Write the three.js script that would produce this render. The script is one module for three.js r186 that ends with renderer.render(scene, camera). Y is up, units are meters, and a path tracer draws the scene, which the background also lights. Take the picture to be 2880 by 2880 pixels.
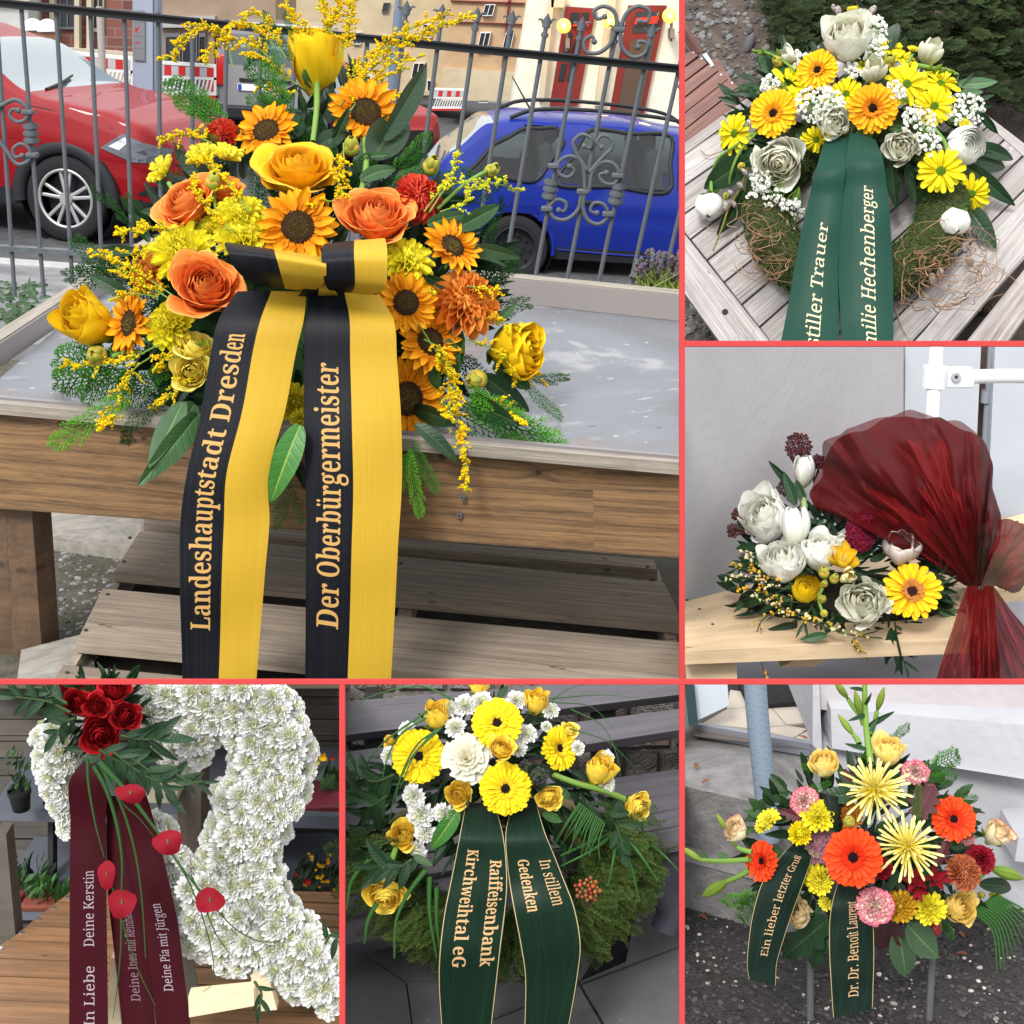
import*as THREE from 'three';
import{mergeGeometries,mergeVertices}from 'three/addons/utils/BufferGeometryUtils.js';
import{RoundedBoxGeometry}from 'three/addons/geometries/RoundedBoxGeometry.js';
import{ImprovedNoise}from 'three/addons/math/ImprovedNoise.js';

// ---------- camera, sky, sun, exposure ----------
const scene=new THREE.Scene();
const CAM=new THREE.Vector3(0,1.75,0),PITCH=20*Math.PI / 180,FPX=1440 / Math.tan(PITCH);
const camera=new THREE.PerspectiveCamera(40,1,0.05,400);
camera.position.copy(CAM);
camera.rotation.set(-PITCH,0,0);
const SUN_DIR=new THREE.Vector3(-0.35,0.86,0.62).normalize();
{// an overcast sky: bright pale cloud all over, a little brighter where the sun stands behind it
 const W=512,H=256,data=new Float32Array(W*H*4),n=new ImprovedNoise();
 for(let j=0;j<H;j++)for(let i=0;i<W;i++){
 const el=((j + 0.5)/ H - 0.5)*Math.PI,az=((i + 0.5)/ W - 0.5)*2*Math.PI;
 const d=new THREE.Vector3(Math.cos(az)*Math.cos(el),Math.sin(el),Math.sin(az)*Math.cos(el));
 const s=Math.max(0,d.dot(SUN_DIR)),up=Math.max(0,d.y);
 const c=n.noise(d.x*3,d.y*6,d.z*3)*0.5 + n.noise(d.x*8,d.y*16,d.z*8)*0.25;
 const L=(0.46 + 0.62*up + 0.5*Math.pow(s,5))*(1 + 0.12*c);
 const k=(j*W + i)*4;
 data[k]=L*0.985;data[k + 1]=L;data[k + 2]=L*1.02;data[k + 3]=1;
}
 const t=new THREE.DataTexture(data,W,H,THREE.RGBAFormat,THREE.FloatType);
 t.mapping=THREE.EquirectangularReflectionMapping;t.magFilter=THREE.LinearFilter;t.minFilter=THREE.LinearFilter;t.needsUpdate=true;
 scene.background=t;scene.environment=t;
}
const sun=new THREE.DirectionalLight(new THREE.Color(1,0.965,0.91),1.5);
sun.position.copy(SUN_DIR).multiplyScalar(30);sun.target.position.set(0,0,-4);
sun.name='sun';sun.castShadow=true;sun.shadow.radius=28;sun.shadow.mapSize.set(4096,4096);
Object.assign(sun.shadow.camera,{left:-14,right:14,top:14,bottom:-14,near:1,far:80});
scene.add(sun,sun.target);
const renderer=new THREE.WebGLRenderer();
renderer.toneMapping=THREE.LinearToneMapping;
renderer.toneMappingExposure=1.9;
renderer.shadowMap.enabled=true;

// ---------- helpers ----------
const V=(x,y,z)=>new THREE.Vector3(x,y,z);
let seedState=7;
const rnd=()=>{seedState=(seedState + 0x6d2b79f5)|0;let t=Math.imul(seedState ^(seedState>>>15),1|seedState);t=(t + Math.imul(t ^(t>>>7),61|t))^ t;return((t ^(t>>>14))>>>0)/ 4294967296;};
const rr=(a,b)=>a +(b - a)*rnd();
const lerp=(a,b,t)=>a +(b - a)*t;
const clamp=(x,a,b)=>Math.min(b,Math.max(a,x));
const smooth=(x,a,b)=>{const t=clamp((x - a)/(b - a),0,1);return t*t*(3 - 2*t);};
const GOLD=2.399963;
const perlin=new ImprovedNoise();
const RIGHT=V(1,0,0),UPV=V(0,Math.cos(PITCH),-Math.sin(PITCH)),FWD=V(0,-Math.sin(PITCH),-Math.cos(PITCH));
function at(X,Y,d){// the point that lies d metres deep along the view axis where the photograph has pixel X, Y
 return CAM.clone().addScaledVector(FWD,d).addScaledVector(RIGHT,(X - 1440)/ FPX*d).addScaledVector(UPV,-(Y - 1440)/ FPX*d);
}
function ray(X,Y){return at(X,Y,1).sub(CAM);}
function onPlane(X,Y,o,n){const r=ray(X,Y);const t=o.clone().sub(CAM).dot(n)/ r.dot(n);return CAM.clone().addScaledVector(r,t);}
const onY=(X,Y,y)=>onPlane(X,Y,V(0,y,0),V(0,1,0));
const onZ=(X,Y,z)=>onPlane(X,Y,V(0,0,z),V(0,0,1));
const depthOf=(p)=>p.clone().sub(CAM).dot(FWD);
// a view of one part of the photograph: its pixel origin and scale, and the region its things may fill
function bay(ox,oy,k,clip){
 const b={ox,oy,k,clip,X:(x)=>ox + x*k,Y:(y)=>oy + y*k};
 b.p=(x,y,d)=>at(b.X(x),b.Y(y),d);
 b.m=(px,d)=>px*k*d / FPX;
 b.onY=(x,y,h)=>onY(b.X(x),b.Y(y),h);
 b.onZ=(x,y,z)=>onZ(b.X(x),b.Y(y),z);
 b.onPl=(x,y,o,n)=>onPlane(b.X(x),b.Y(y),o,n);
 return b;
}
const Z=1 / 2.0125;
const NONE=9e9;
const BIG=bay(0,0,2880 / 1932,[-NONE,1918,-NONE,1917]);
const TR=bay(1920,0,Z,[1918,NONE,-NONE,967]);
const MR=bay(1920,960,Z,[1918,NONE,967,1917]);
const BL=bay(0,1920,Z,[-NONE,963,1917,NONE]);
const BM=bay(960,1920,Z,[963,1918,1917,NONE]);
const BR=bay(1920,1920,Z,[1918,NONE,1917,NONE]);
let here=BIG;

const names={};
function numbered(n){const k=names[n]=(names[n]??-1)+ 1;return k?n + '_' + String(k).padStart(3,'0'):n;}
function tag(o,label,category,group,kind){
 if(label)o.userData.label=label;
 if(category)o.userData.category=category;
 if(group)o.userData.group=group;
 if(kind)o.userData.kind=kind;
 return o;
}
const tops=[];
function top(o,name,label,category,group,kind){o.name=numbered(name);tag(o,label,category,group,kind);scene.add(o);tops.push([o,here]);return o;}
function thing(name,label,category,group){return top(new THREE.Group(),name,label,category,group);}
function part(parent,name,geo,mat,label,kind){const m=new THREE.Mesh(geo,mat);m.name=name;if(label)m.userData.label=label;if(kind)m.userData.kind=kind;parent.add(m);return m;}
function single(name,geo,mat,label,category,group,kind){return top(new THREE.Mesh(geo,mat),name,label,category,group,kind);}
function structure(name,geo,mat,label){return top(new THREE.Mesh(geo,mat),name,label,undefined,undefined,'structure');}

// ---- colour: linear triples unless a CSS/hex colour is given
const C=(c)=>(Array.isArray(c)?new THREE.Color().setRGB(c[0],c[1],c[2]):new THREE.Color(c));
const mix=(a,b,t)=>[0,1,2].map((i)=>lerp(a[i],b[i],t));
function canvasTex(w,h,draw,srgb=true,repeat){
 const c=document.createElement('canvas');c.width=w;c.height=h;draw(c.getContext('2d'),w,h);
 const t=new THREE.CanvasTexture(c);if(srgb)t.colorSpace=THREE.SRGBColorSpace;
 t.wrapS=t.wrapT=THREE.RepeatWrapping;if(repeat)t.repeat.set(repeat[0],repeat[1]);return t;
}
function fieldTex(w,h,f,srgb=false){// f(u, v) -> a grey or a triple, 0..1
 const d=new Uint8Array(w*h*4);
 for(let j=0;j<h;j++)for(let i=0;i<w;i++){
 const r=f(i / w,j / h),k=(j*w + i)*4;
 for(let c=0;c<3;c++)d[k + c]=clamp((Array.isArray(r)?r[c]:r)*255,0,255);
 d[k + 3]=255;
}
 const t=new THREE.DataTexture(d,w,h);t.magFilter=THREE.LinearFilter;t.minFilter=THREE.LinearFilter;t.wrapS=t.wrapT=THREE.RepeatWrapping;if(srgb)t.colorSpace=THREE.SRGBColorSpace;t.needsUpdate=true;return t;
}
function tileNoise(u,v,f,z=0){// noise that repeats over the unit square
 const a=u*2*Math.PI,b=v*2*Math.PI,R=f / 6.2832;
 return perlin.noise(Math.cos(a)*R + z,Math.sin(a)*R + Math.cos(b)*R*1.01,Math.sin(b)*R + 7.3 + z);
}
const fbm=(u,v,f,o=4,z=0)=>{let s=0,a=1,t=0;for(let i=0;i<o;i++){s +=a*tileNoise(u,v,f*2**i,z + i*11.7);t +=a;a*=0.55;}return s / t;};
const sr=(x)=>Math.pow(clamp(x,0,1),1 / 2.2);
const mat=(c,rough=0.7,o={})=>new THREE.MeshPhysicalMaterial({color:C(c),roughness:rough,specularIntensity:0.45,side:THREE.DoubleSide,...o});
// speckled or streaked surface colour: base linear triple, noise amounts
const bumps={};
function noiseMat(base,o={}){
 const{f=6,amp=0.25,streak=1,spots=0,spot=[0.5,0.5,0.5],rep=[1,1],rough=0.8,bump=0.001,tint,tintAmp=0,size=256,z=0}=o;
 const t=fieldTex(size,size,(u,v)=>{
 let n=fbm(u,v,f,4,z),m=streak>1?tileNoise(u,v,1,z):0;
 if(streak>1)n=0.45*n + 0.55*(perlin.noise(u*4,v*f*streak,z + 3)*0.6 + perlin.noise(u*9,v*f*streak*2.3,z)*0.4);
 let c=base.map((x)=>x*(1 + amp*1.8*n + 0.15*m));
 if(tint)c=mix(c,tint,clamp(fbm(u,v,3,3,z + 40)*2.4 + tintAmp,0,1)*0.8);
 if(spots&&fbm(u,v,44,2,z + 9)>0.62 - spots)c=mix(c,spot,0.7);
 return c.map(sr);
},true);
 t.repeat.set(rep[0],rep[1]);
 const key=f>18?'fine':'coarse',b=(bumps[key]??=fieldTex(256,256,(u,v)=>0.5 + 0.5*fbm(u,v,f>18?90:36,3,5))).clone();
 b.repeat.set(rep[0],rep[1]);
 return new THREE.MeshPhysicalMaterial({map:t,bumpMap:b,bumpScale:bump,roughness:rough,specularIntensity:0.5,side:THREE.DoubleSide});
}
// planks: tint of the whole wood by an extra colour factor, grain along u
const woodCache={};
function wood(name,base,dark,o={}){
 if(!woodCache[name]){
 const z=Object.keys(woodCache).length*5.3;
 const{fine=60,knots=2,cracks=0.5,grain=0.8}=o;
 const ks=[];for(let i=0;i<knots;i++)ks.push([rr(0.1,0.9),rr(0.15,0.85),rr(0.02,0.035)]);
 const g=(u,v)=>{
 let w=0,core=0;
 for(const[ku,kv,kr]of ks){const du=(u - ku)*2.2,dv=v - kv,q=Math.hypot(du,dv);w +=kr*1.6*Math.sign(dv||1)*Math.exp(-q*q /(kr*kr*14));core=Math.max(core,1 - smooth(q,kr*0.5,kr));}
 const vv=v + w + 0.02*perlin.noise(u*3,v*3,z);
 const rings=perlin.noise(u*1.2,vv*fine*0.3,z)*0.6 + perlin.noise(u*5,vv*fine,z + 2)*0.5 + perlin.noise(u*30,vv*fine*2.6,z + 4)*0.3;
 return[rings,core];
};
 const map=fieldTex(512,256,(u,v)=>{
 const[r,k]=g(u,v);
 let c=mix(base,dark,clamp(0.37 + r*grain,0,1)*0.92);
 c=mix(c,dark.map((x)=>x*0.45),k*0.85);
 const cr=perlin.noise(u*4,v*fine*0.9,z + 9);
 if(cr>0.62 - 0.14*cracks)c=c.map((x)=>x*0.55);
 const pt=perlin.noise(u*5,v*4,z + 20)+ 0.5*perlin.noise(u*17,v*13,z + 21);
 return c.map((x)=>sr(x*(1 + 0.22*pt)));
},true);
 const bump=bumps[fine>45?'grain':'smoothGrain']??=fieldTex(512,256,(u,v)=>{const[r]=g(u,v);return 0.55 + 0.4*r;});
 woodCache[name]=new THREE.MeshPhysicalMaterial({map,bumpMap:bump,bumpScale:o.bump??0.0012,roughness:o.rough??0.75,side:THREE.DoubleSide});
}
 return woodCache[name];
}
// ---- geometry
function box(w,h,d,r=0.004){return new RoundedBoxGeometry(w,h,d,2,Math.min(r,w / 2.1,h / 2.1,d / 2.1));}
function uvScale(g,su,sv,ou=0,ov=0){const a=g.attributes.uv;for(let i=0;i<a.count;i++)a.setXY(i,a.getX(i)*su + ou,a.getY(i)*sv + ov);return g;}
function move(g,x,y,z){g.translate(x,y,z);return g;}
// a prism board whose top is the quad a,b,c,d (a->b is the grain) with thickness t along -n
function board(a,b,c,d,t,o={}){
 const n=b.clone().sub(a).cross(d.clone().sub(a)).normalize();if(o.flip)n.negate();
 if(!o.flip&&o.up&&n.dot(o.up)<0)n.negate();
 const low=[a,b,c,d].map((p)=>p.clone().addScaledVector(n,-t)),ch=Math.min(t*0.25,o.ch??0.003);
 const ctr=a.clone().add(b).add(c).add(d).multiplyScalar(0.25);
 const inset=[a,b,c,d].map((p)=>p.clone().lerp(ctr,clamp(ch / Math.max(1e-6,p.distanceTo(ctr)),0,0.2)));
 const rim=[a,b,c,d].map((p)=>p.clone().addScaledVector(n,-ch));
 const L=b.distanceTo(a),W=d.distanceTo(a),su=o.su??1.2,sv=o.sv??0.25,ou=rnd(),ov=rnd();
 const pos=[],uv=[],nor=[];
 const quad=(p,q,r,s,tex)=>{const nn=q.clone().sub(p).cross(s.clone().sub(p)).normalize();const T=tex;[[p,0],[q,1],[r,2],[p,0],[r,2],[s,3]].forEach(([v,i])=>{pos.push(v.x,v.y,v.z);nor.push(nn.x,nn.y,nn.z);uv.push(T[i][0],T[i][1]);});};
 const tt=(l,w,o2=0)=>[[ou,ov + o2],[ou + l / su,ov + o2],[ou + l / su,ov + o2 + w / sv],[ou,ov + o2 + w / sv]];
 quad(...inset,tt(L,W));
 for(let i=0;i<4;i++){const j=(i + 1)% 4,l=i % 2?W:L;const e=i % 2?tt(0.06,l):tt(l,t,0.3*i + 0.1);const f=i % 2?[e[0],e[3],e[2],e[1]]:e;quad(rim[i],rim[j],inset[j],inset[i],f);quad(low[i],low[j],rim[j],rim[i],f);}
 quad(low[3],low[2],low[1],low[0],tt(L,W));
 const g=new THREE.BufferGeometry();
 g.setAttribute('position',new THREE.Float32BufferAttribute(pos,3));g.setAttribute('normal',new THREE.Float32BufferAttribute(nor,3));g.setAttribute('uv',new THREE.Float32BufferAttribute(uv,2));
 return g;
}
function poly(points,o={}){// a flat sheet through the points (a fan), uv in metres on its plane
 const nrm=(q)=>{const m=V();for(let i=1;i<q.length - 1;i++)m.add(q[i].clone().sub(q[0]).cross(q[i + 1].clone().sub(q[0])));return m.normalize();};
 let n=nrm(points);if(o.up&&n.dot(o.up)<0){points=points.slice().reverse();n=nrm(points);}
 const e=points[1].clone().sub(points[0]).normalize(),f=n.clone().cross(e),pos=[],uv=[],nor=[];
 for(let i=1;i<points.length - 1;i++)for(const p of[points[0],points[i],points[i + 1]]){const q=p.clone().sub(points[0]);pos.push(p.x,p.y,p.z);nor.push(n.x,n.y,n.z);uv.push(q.dot(e),q.dot(f));}
 const g=new THREE.BufferGeometry();
 g.setAttribute('position',new THREE.Float32BufferAttribute(pos,3));g.setAttribute('normal',new THREE.Float32BufferAttribute(nor,3));g.setAttribute('uv',new THREE.Float32BufferAttribute(uv,2));
 return g;
}
function slab(points,dir){// a solid between a polygon and the same polygon moved along dir, faces outward
 const face=poly(points,{up:dir.clone().negate()}),far=points.map((p)=>p.clone().add(dir)),gs=[face,poly(far,{up:dir})],c=points.reduce((a,p)=>a.add(p),V()).multiplyScalar(1 / points.length).addScaledVector(dir,0.5);
 points.forEach((p,i)=>{const j=(i + 1)% points.length,m=p.clone().add(points[j]).multiplyScalar(0.5).addScaledVector(dir,0.5);gs.push(poly([p,points[j],far[j],far[i]],{up:m.sub(c)}));});
 return mergeGeometries(gs);
}
function tube(points,r0,r1=r0,seg=0,sides=6){// a tapered tube along a smooth curve
 const c=new THREE.CatmullRomCurve3(points),n=seg||Math.max(2,points.length*3),fr=c.computeFrenetFrames(n),pos=[],nor=[],uv=[],idx=[];
 const len=c.getLength();
 for(let i=0;i<=n;i++){
 const p=c.getPointAt(i / n),r=typeof r0==='function'?r0(i / n):lerp(r0,r1,i / n);
 for(let j=0;j<=sides;j++){const a=j / sides*2*Math.PI,v=fr.normals[i].clone().multiplyScalar(Math.cos(a)).addScaledVector(fr.binormals[i],Math.sin(a));pos.push(p.x + v.x*r,p.y + v.y*r,p.z + v.z*r);nor.push(v.x,v.y,v.z);uv.push(j / sides,i / n*len*10);}
}
 for(let i=0;i<n;i++)for(let j=0;j<sides;j++){const a=i*(sides + 1)+ j,b=a + sides + 1;idx.push(a,a + 1,b,b,a + 1,b + 1);}
 const g=new THREE.BufferGeometry();
 g.setAttribute('position',new THREE.Float32BufferAttribute(pos,3));g.setAttribute('normal',new THREE.Float32BufferAttribute(nor,3));g.setAttribute('uv',new THREE.Float32BufferAttribute(uv,2));g.setIndex(idx);
 return g;
}
const merge=(gs)=>{const any=gs.some((g)=>!g.index);return mergeGeometries(gs.map((g)=>{let h=any&&g.index?g.toNonIndexed():g;if(!h.attributes.uv){h=h.clone();h.setAttribute('uv',new THREE.Float32BufferAttribute(new Float32Array(h.attributes.position.count*2),2));}return h;}));};
function paint(g,col){const n=g.attributes.position.count,a=new Float32Array(n*3);for(let i=0;i<n;i++){const c=typeof col==='function'?col(g.attributes.position.getX(i),g.attributes.position.getY(i),g.attributes.position.getZ(i)):col;a.set(c,i*3);}g.setAttribute('color',new THREE.BufferAttribute(a,3));return g;}
// a curved sheet from a function of u in [-1,1] (across) and v in [0,1] (along)
function sheet(nu,nv,f,col){
 const pos=[],uv=[],c=[],idx=[];
 for(let j=0;j<=nv;j++)for(let i=0;i<=nu;i++){const u=i / nu*2 - 1,v=j / nv,p=f(u,v);pos.push(p[0],p[1],p[2]);uv.push(u*0.5 + 0.5,v);if(col)c.push(...col(u,v));}
 for(let j=0;j<nv;j++)for(let i=0;i<nu;i++){const a=j*(nu + 1)+ i,b=a + nu + 1;idx.push(a,a + 1,b,b,a + 1,b + 1);}
 const g=new THREE.BufferGeometry();
 g.setAttribute('position',new THREE.Float32BufferAttribute(pos,3));g.setAttribute('uv',new THREE.Float32BufferAttribute(uv,2));
 if(col)g.setAttribute('color',new THREE.Float32BufferAttribute(c,3));
 g.setIndex(idx);g.computeVertexNormals();return g;
}
// ---- cutting things where a display ends: triangles clipped against the display's bounding planes
function bayPlanes(b){
 const[x0,x1,y0,y1]=b.clip,out=[],mk=(p,q,inside)=>{const n=p.clone().cross(q).normalize();if(n.dot(inside)<0)n.negate();out.push(n);};
 const cx=(Math.max(x0,0)+ Math.min(x1,2880))/ 2,cy=(Math.max(y0,0)+ Math.min(y1,2880))/ 2,mid=ray(cx,cy);
 if(x0>-NONE)mk(ray(x0,0),ray(x0,2880),mid);
 if(x1<NONE)mk(ray(x1,0),ray(x1,2880),mid);
 if(y0>-NONE)mk(ray(0,y0),ray(2880,y0),mid);
 if(y1<NONE)mk(ray(0,y1),ray(2880,y1),mid);
 return out;
}
function clipMesh(m,planes){
 let g=m.geometry.index?m.geometry.toNonIndexed():m.geometry;
 const inv=m.matrixWorld.clone().invert(),keys=Object.keys(g.attributes),sizes=keys.map((k)=>g.attributes[k].itemSize),P=g.attributes.position,out=keys.map(()=>[]),v=V();
 for(let t=0;t<P.count;t +=3){
 let ring=[0,1,2].map((i)=>{v.fromBufferAttribute(P,t + i).applyMatrix4(m.matrixWorld).sub(CAM);return{w:v.clone(),a:keys.map((k)=>{const A=g.attributes[k];return Array.from({length:A.itemSize},(_,c)=>A.getComponent(t + i,c));})};});
 for(const n of planes){
 const next=[];
 for(let i=0;i<ring.length;i++){
 const p=ring[i],q=ring[(i + 1)% ring.length],dp=p.w.dot(n),dq=q.w.dot(n);
 if(dp>=0)next.push(p);
 if(dp*dq<0){const s=dp /(dp - dq);next.push({w:p.w.clone().lerp(q.w,s),a:p.a.map((arr,k)=>arr.map((x,c)=>lerp(x,q.a[k][c],s)))});}
}
 ring=next;if(ring.length<3)break;
}
 for(let i=1;i<ring.length - 1;i++)for(const p of[ring[0],ring[i],ring[i + 1]])p.a.forEach((arr,k)=>out[k].push(...arr));
}
 if(!out[keys.indexOf('position')].length)return false;
 const h=new THREE.BufferGeometry();keys.forEach((k,i)=>h.setAttribute(k,new THREE.Float32BufferAttribute(out[i],sizes[i])));m.geometry=h;return true;
}
function trimAll(){
 scene.updateMatrixWorld(true);
 for(const[o,b]of tops){
 if(!b||o.userData.free){delete o.userData.free;continue;}
 const planes=bayPlanes(b),dead=[];
 o.traverse((m)=>{
 if(!m.isMesh)return;
 if(m.isInstancedMesh){
 const keep=[],M=new THREE.Matrix4(),p=V();
 for(let i=0;i<m.count;i++){m.getMatrixAt(i,M);p.setFromMatrixPosition(M).applyMatrix4(m.matrixWorld).sub(CAM);if(planes.every((n)=>p.dot(n)>0))keep.push(i);}
 if(keep.length<m.count){const cc=m.instanceColor;keep.forEach((i,j)=>{m.getMatrixAt(i,M);m.setMatrixAt(j,M);if(cc){const c=new THREE.Color();m.getColorAt(i,c);m.setColorAt(j,c);}});m.count=keep.length;if(!keep.length)dead.push(m);}
 return;
}
 if(!m.geometry.boundingSphere)m.geometry.computeBoundingSphere();
 const s=m.geometry.boundingSphere.clone().applyMatrix4(m.matrixWorld),c=s.center.clone().sub(CAM);
 let cross=false,out=false;
 for(const n of planes){const d=c.dot(n);if(d<-s.radius)out=true;else if(d<s.radius)cross=true;}
 if(out)dead.push(m);else if(cross&&!clipMesh(m,planes))dead.push(m);
});
 for(const m of dead)m.parent.remove(m);
 let left=false;o.traverse((m)=>{if(m.isMesh)left=true;});
 if(!left)scene.remove(o);
}
 scene.traverse((m)=>{if(m.isMesh)m.castShadow=m.receiveShadow=true;});
}
// ---------- flowers: every flower is built about 1 across, facing +z, and scaled to its place ----------
const veins=fieldTex(64,128,(u,v)=>0.5 + 0.35*perlin.noise(u*26,v*2.5,3)+ 0.15*perlin.noise(u*9,v*3,8));
const pm=(tone=1,o={})=>new THREE.MeshPhysicalMaterial({color:C([tone,tone,tone]),vertexColors:true,roughness:o.rough??0.62,side:THREE.DoubleSide,transmission:o.tr??0.12,thickness:0,sheen:o.sheen??0,sheenRoughness:0.5,bumpMap:veins,bumpScale:o.bump??0.0006,specularIntensity:o.spec??0.3});
const PETAL=[pm(1),pm(0.93),pm(1.05)],SILK=[pm(1,{rough:0.55,tr:0.16,bump:0.0003}),pm(0.95,{rough:0.55,tr:0.16,bump:0.0006}),pm(0.9,{rough:0.6,tr:0.16,bump:0.0008})];
const VELVET=[pm(1,{rough:0.7,tr:0.03,sheen:0.1,bump:0.0004}),pm(0.85,{rough:0.7,tr:0.03,sheen:0.1,bump:0.0004})];
const VC=new THREE.MeshPhysicalMaterial({vertexColors:true,roughness:0.8,specularIntensity:0.2,side:THREE.DoubleSide});
const GREENSTEM=mat([0.16,0.28,0.05],0.55),SEPAL=[pm(1,{tr:0.1})];
const pick=(a)=>a[Math.floor(rnd()*a.length)];
const strapW=(v)=>(0.4 + 0.6*smooth(v,0,0.5))*Math.sqrt(Math.max(0,1 - Math.pow(Math.max(0,(v - 0.78)/ 0.22),2.2)));
const pointW=(v)=>Math.pow(Math.sin(Math.PI*(0.06 + 0.94*Math.pow(v,0.8))),0.75);
const roundW=(v)=>(0.35 + 0.65*smooth(v,0,0.6))*Math.sqrt(Math.max(0,1 - Math.pow(Math.max(0,(v - 0.55)/ 0.45),2.4)));
function strap({L=0.4,W=0.06,w=strapW,a0=0,bend=-0.2,cup=0.15,ridge=0,wave=0,twist=0,nu=4,nv=6,base,tip,mid=0.5,edge}){
 const ys=[0],zs=[0],ph=rnd()*6;
 for(let i=1;i<=24;i++){const a=a0 + bend*(i - 0.5)/ 24;ys.push(ys[i - 1]+ Math.cos(a)*L / 24);zs.push(zs[i - 1]+ Math.sin(a)*L / 24);}
 const ease=(v)=>1 - Math.pow(1 - v,1.75);
 return sheet(nu,nv,(u,v0)=>{
 const v=ease(v0),i=Math.min(23,Math.floor(v*24)),t=v*24 - i,y=lerp(ys[i],ys[i + 1],t),z=lerp(zs[i],zs[i + 1],t),h=W*w(v),a=a0 + bend*v,tw=twist*v;
 const x=u*h,dz=cup*h*(u*u*2 - 0.6)+ ridge*W*Math.cos(u*6.28)*(1 - v*0.5)+ wave*W*Math.sin(v*7 + ph + u*2.4);
 return[x*Math.cos(tw),y - Math.sin(a)*dz,z + Math.cos(a)*dz + x*Math.sin(tw)];
},(u,v0)=>{const v=ease(v0);let c=mix(base,tip,smooth(v,mid - 0.4,mid + 0.4));if(edge)c=mix(c,edge,Math.pow(Math.abs(u),3)*0.8);const k=0.95 + 0.05*Math.cos(u*9);return c.map((x)=>x*k);});
}
function ring(g,geos,mats,n,r,z,elev,jit=0.1,az0=0,sc=1,name='petal'){
 for(let i=0;i<n;i++){
 const m=new THREE.Mesh(pick(geos),pick(mats));m.name=name;
 const az=az0 +(i + rr(-0.5,0.5)*jit*2)/ n*2*Math.PI,e=elev + rr(-1,1)*jit*1.1,s=sc*(1 + rr(-0.7,0.5)*jit);
 m.matrixAutoUpdate=true;
 m.rotation.order='ZXY';m.rotation.set(e,rr(-1,1)*jit*1.4,az - Math.PI / 2);
 m.position.set(Math.cos(az)*r,Math.sin(az)*r,z + rr(-1,1)*0.004);m.scale.setScalar(s);
 g.add(m);
}
}
const blob=(r,d=0)=>new THREE.IcosahedronGeometry(r,d).toNonIndexed();
const small=new THREE.TetrahedronGeometry(1,0),smallOcta=new THREE.OctahedronGeometry(1,0);
function florets(n,R,r,h,colour,dome=0.3,shape=smallOcta,size=1){// a disc packed with florets in a sunflower spiral
 const gs=[];
 for(let i=0;i<n;i++){
 const t=Math.sqrt((i + 0.5)/ n),a=i*GOLD,rad=lerp(r,R,t),z=dome*R*(1 - t*t),s=size*(R - r)/ Math.sqrt(n)*1.1;
 const q=shape.clone();q.scale(s*0.6,s*0.6,s*h*rr(0.7,1.3));q.rotateY(rr(-0.4,0.4));q.rotateX(rr(-0.4,0.4));q.translate(Math.cos(a)*rad,Math.sin(a)*rad,z);
 paint(q,colour(t,a).map((x)=>x*rr(0.75,1.2)));gs.push(q);
}
 return mergeGeometries(gs);
}
const disc=(R,h,seg=20)=>{const g=new THREE.SphereGeometry(R,seg,8,0,2*Math.PI,0,Math.PI / 2);g.rotateX(Math.PI / 2);g.scale(1,1,h / R);return g;};
const make={};
make.sunflower=()=>{
 const g=new THREE.Group(),A=[0.72,0.25,0.004],B=[0.88,0.4,0.008];
 const geos=[0,1,2].map((i)=>strap({L:0.31,W:0.074,w:pointW,a0:0.05,bend:[-0.5,0.35,-0.1][i],cup:0.3,ridge:0.06,wave:0.06,nu:6,base:A,tip:B}));
 ring(g,geos,PETAL,17,0.18,-0.012,0.05,0.16,0.1,1.06);ring(g,geos,PETAL,15,0.185,0.0,0.24,0.2,0.3,0.93);
 const sg=[strap({L:0.27,W:0.045,w:pointW,bend:-0.4,nu:2,nv:4,base:[0.09,0.17,0.03],tip:[0.12,0.25,0.05]})];
 ring(g,sg,SEPAL,12,0.1,-0.05,-0.15,0.25,0,1,'sepal');
 part(g,'flower_centre',disc(0.205,0.035),mat([0.035,0.018,0.006],0.9));
 part(g,'florets',merge([florets(150,0.2,0.12,2.4,(t)=>(rnd()<0.22?[0.3,0.16,0.02]:[0.045,0.02,0.008]),0.14).translate(0,0,0.012),florets(110,0.125,0.0,1.3,()=>(rnd()<0.35?[0.2,0.17,0.03]:[0.09,0.07,0.015]),0.1).translate(0,0,0.026)]),VC,null,'stuff');
 part(g,'receptacle',(()=>{const q=disc(0.16,0.09);q.rotateX(Math.PI);return q;})(),GREENSTEM);
 return g;
};
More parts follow.
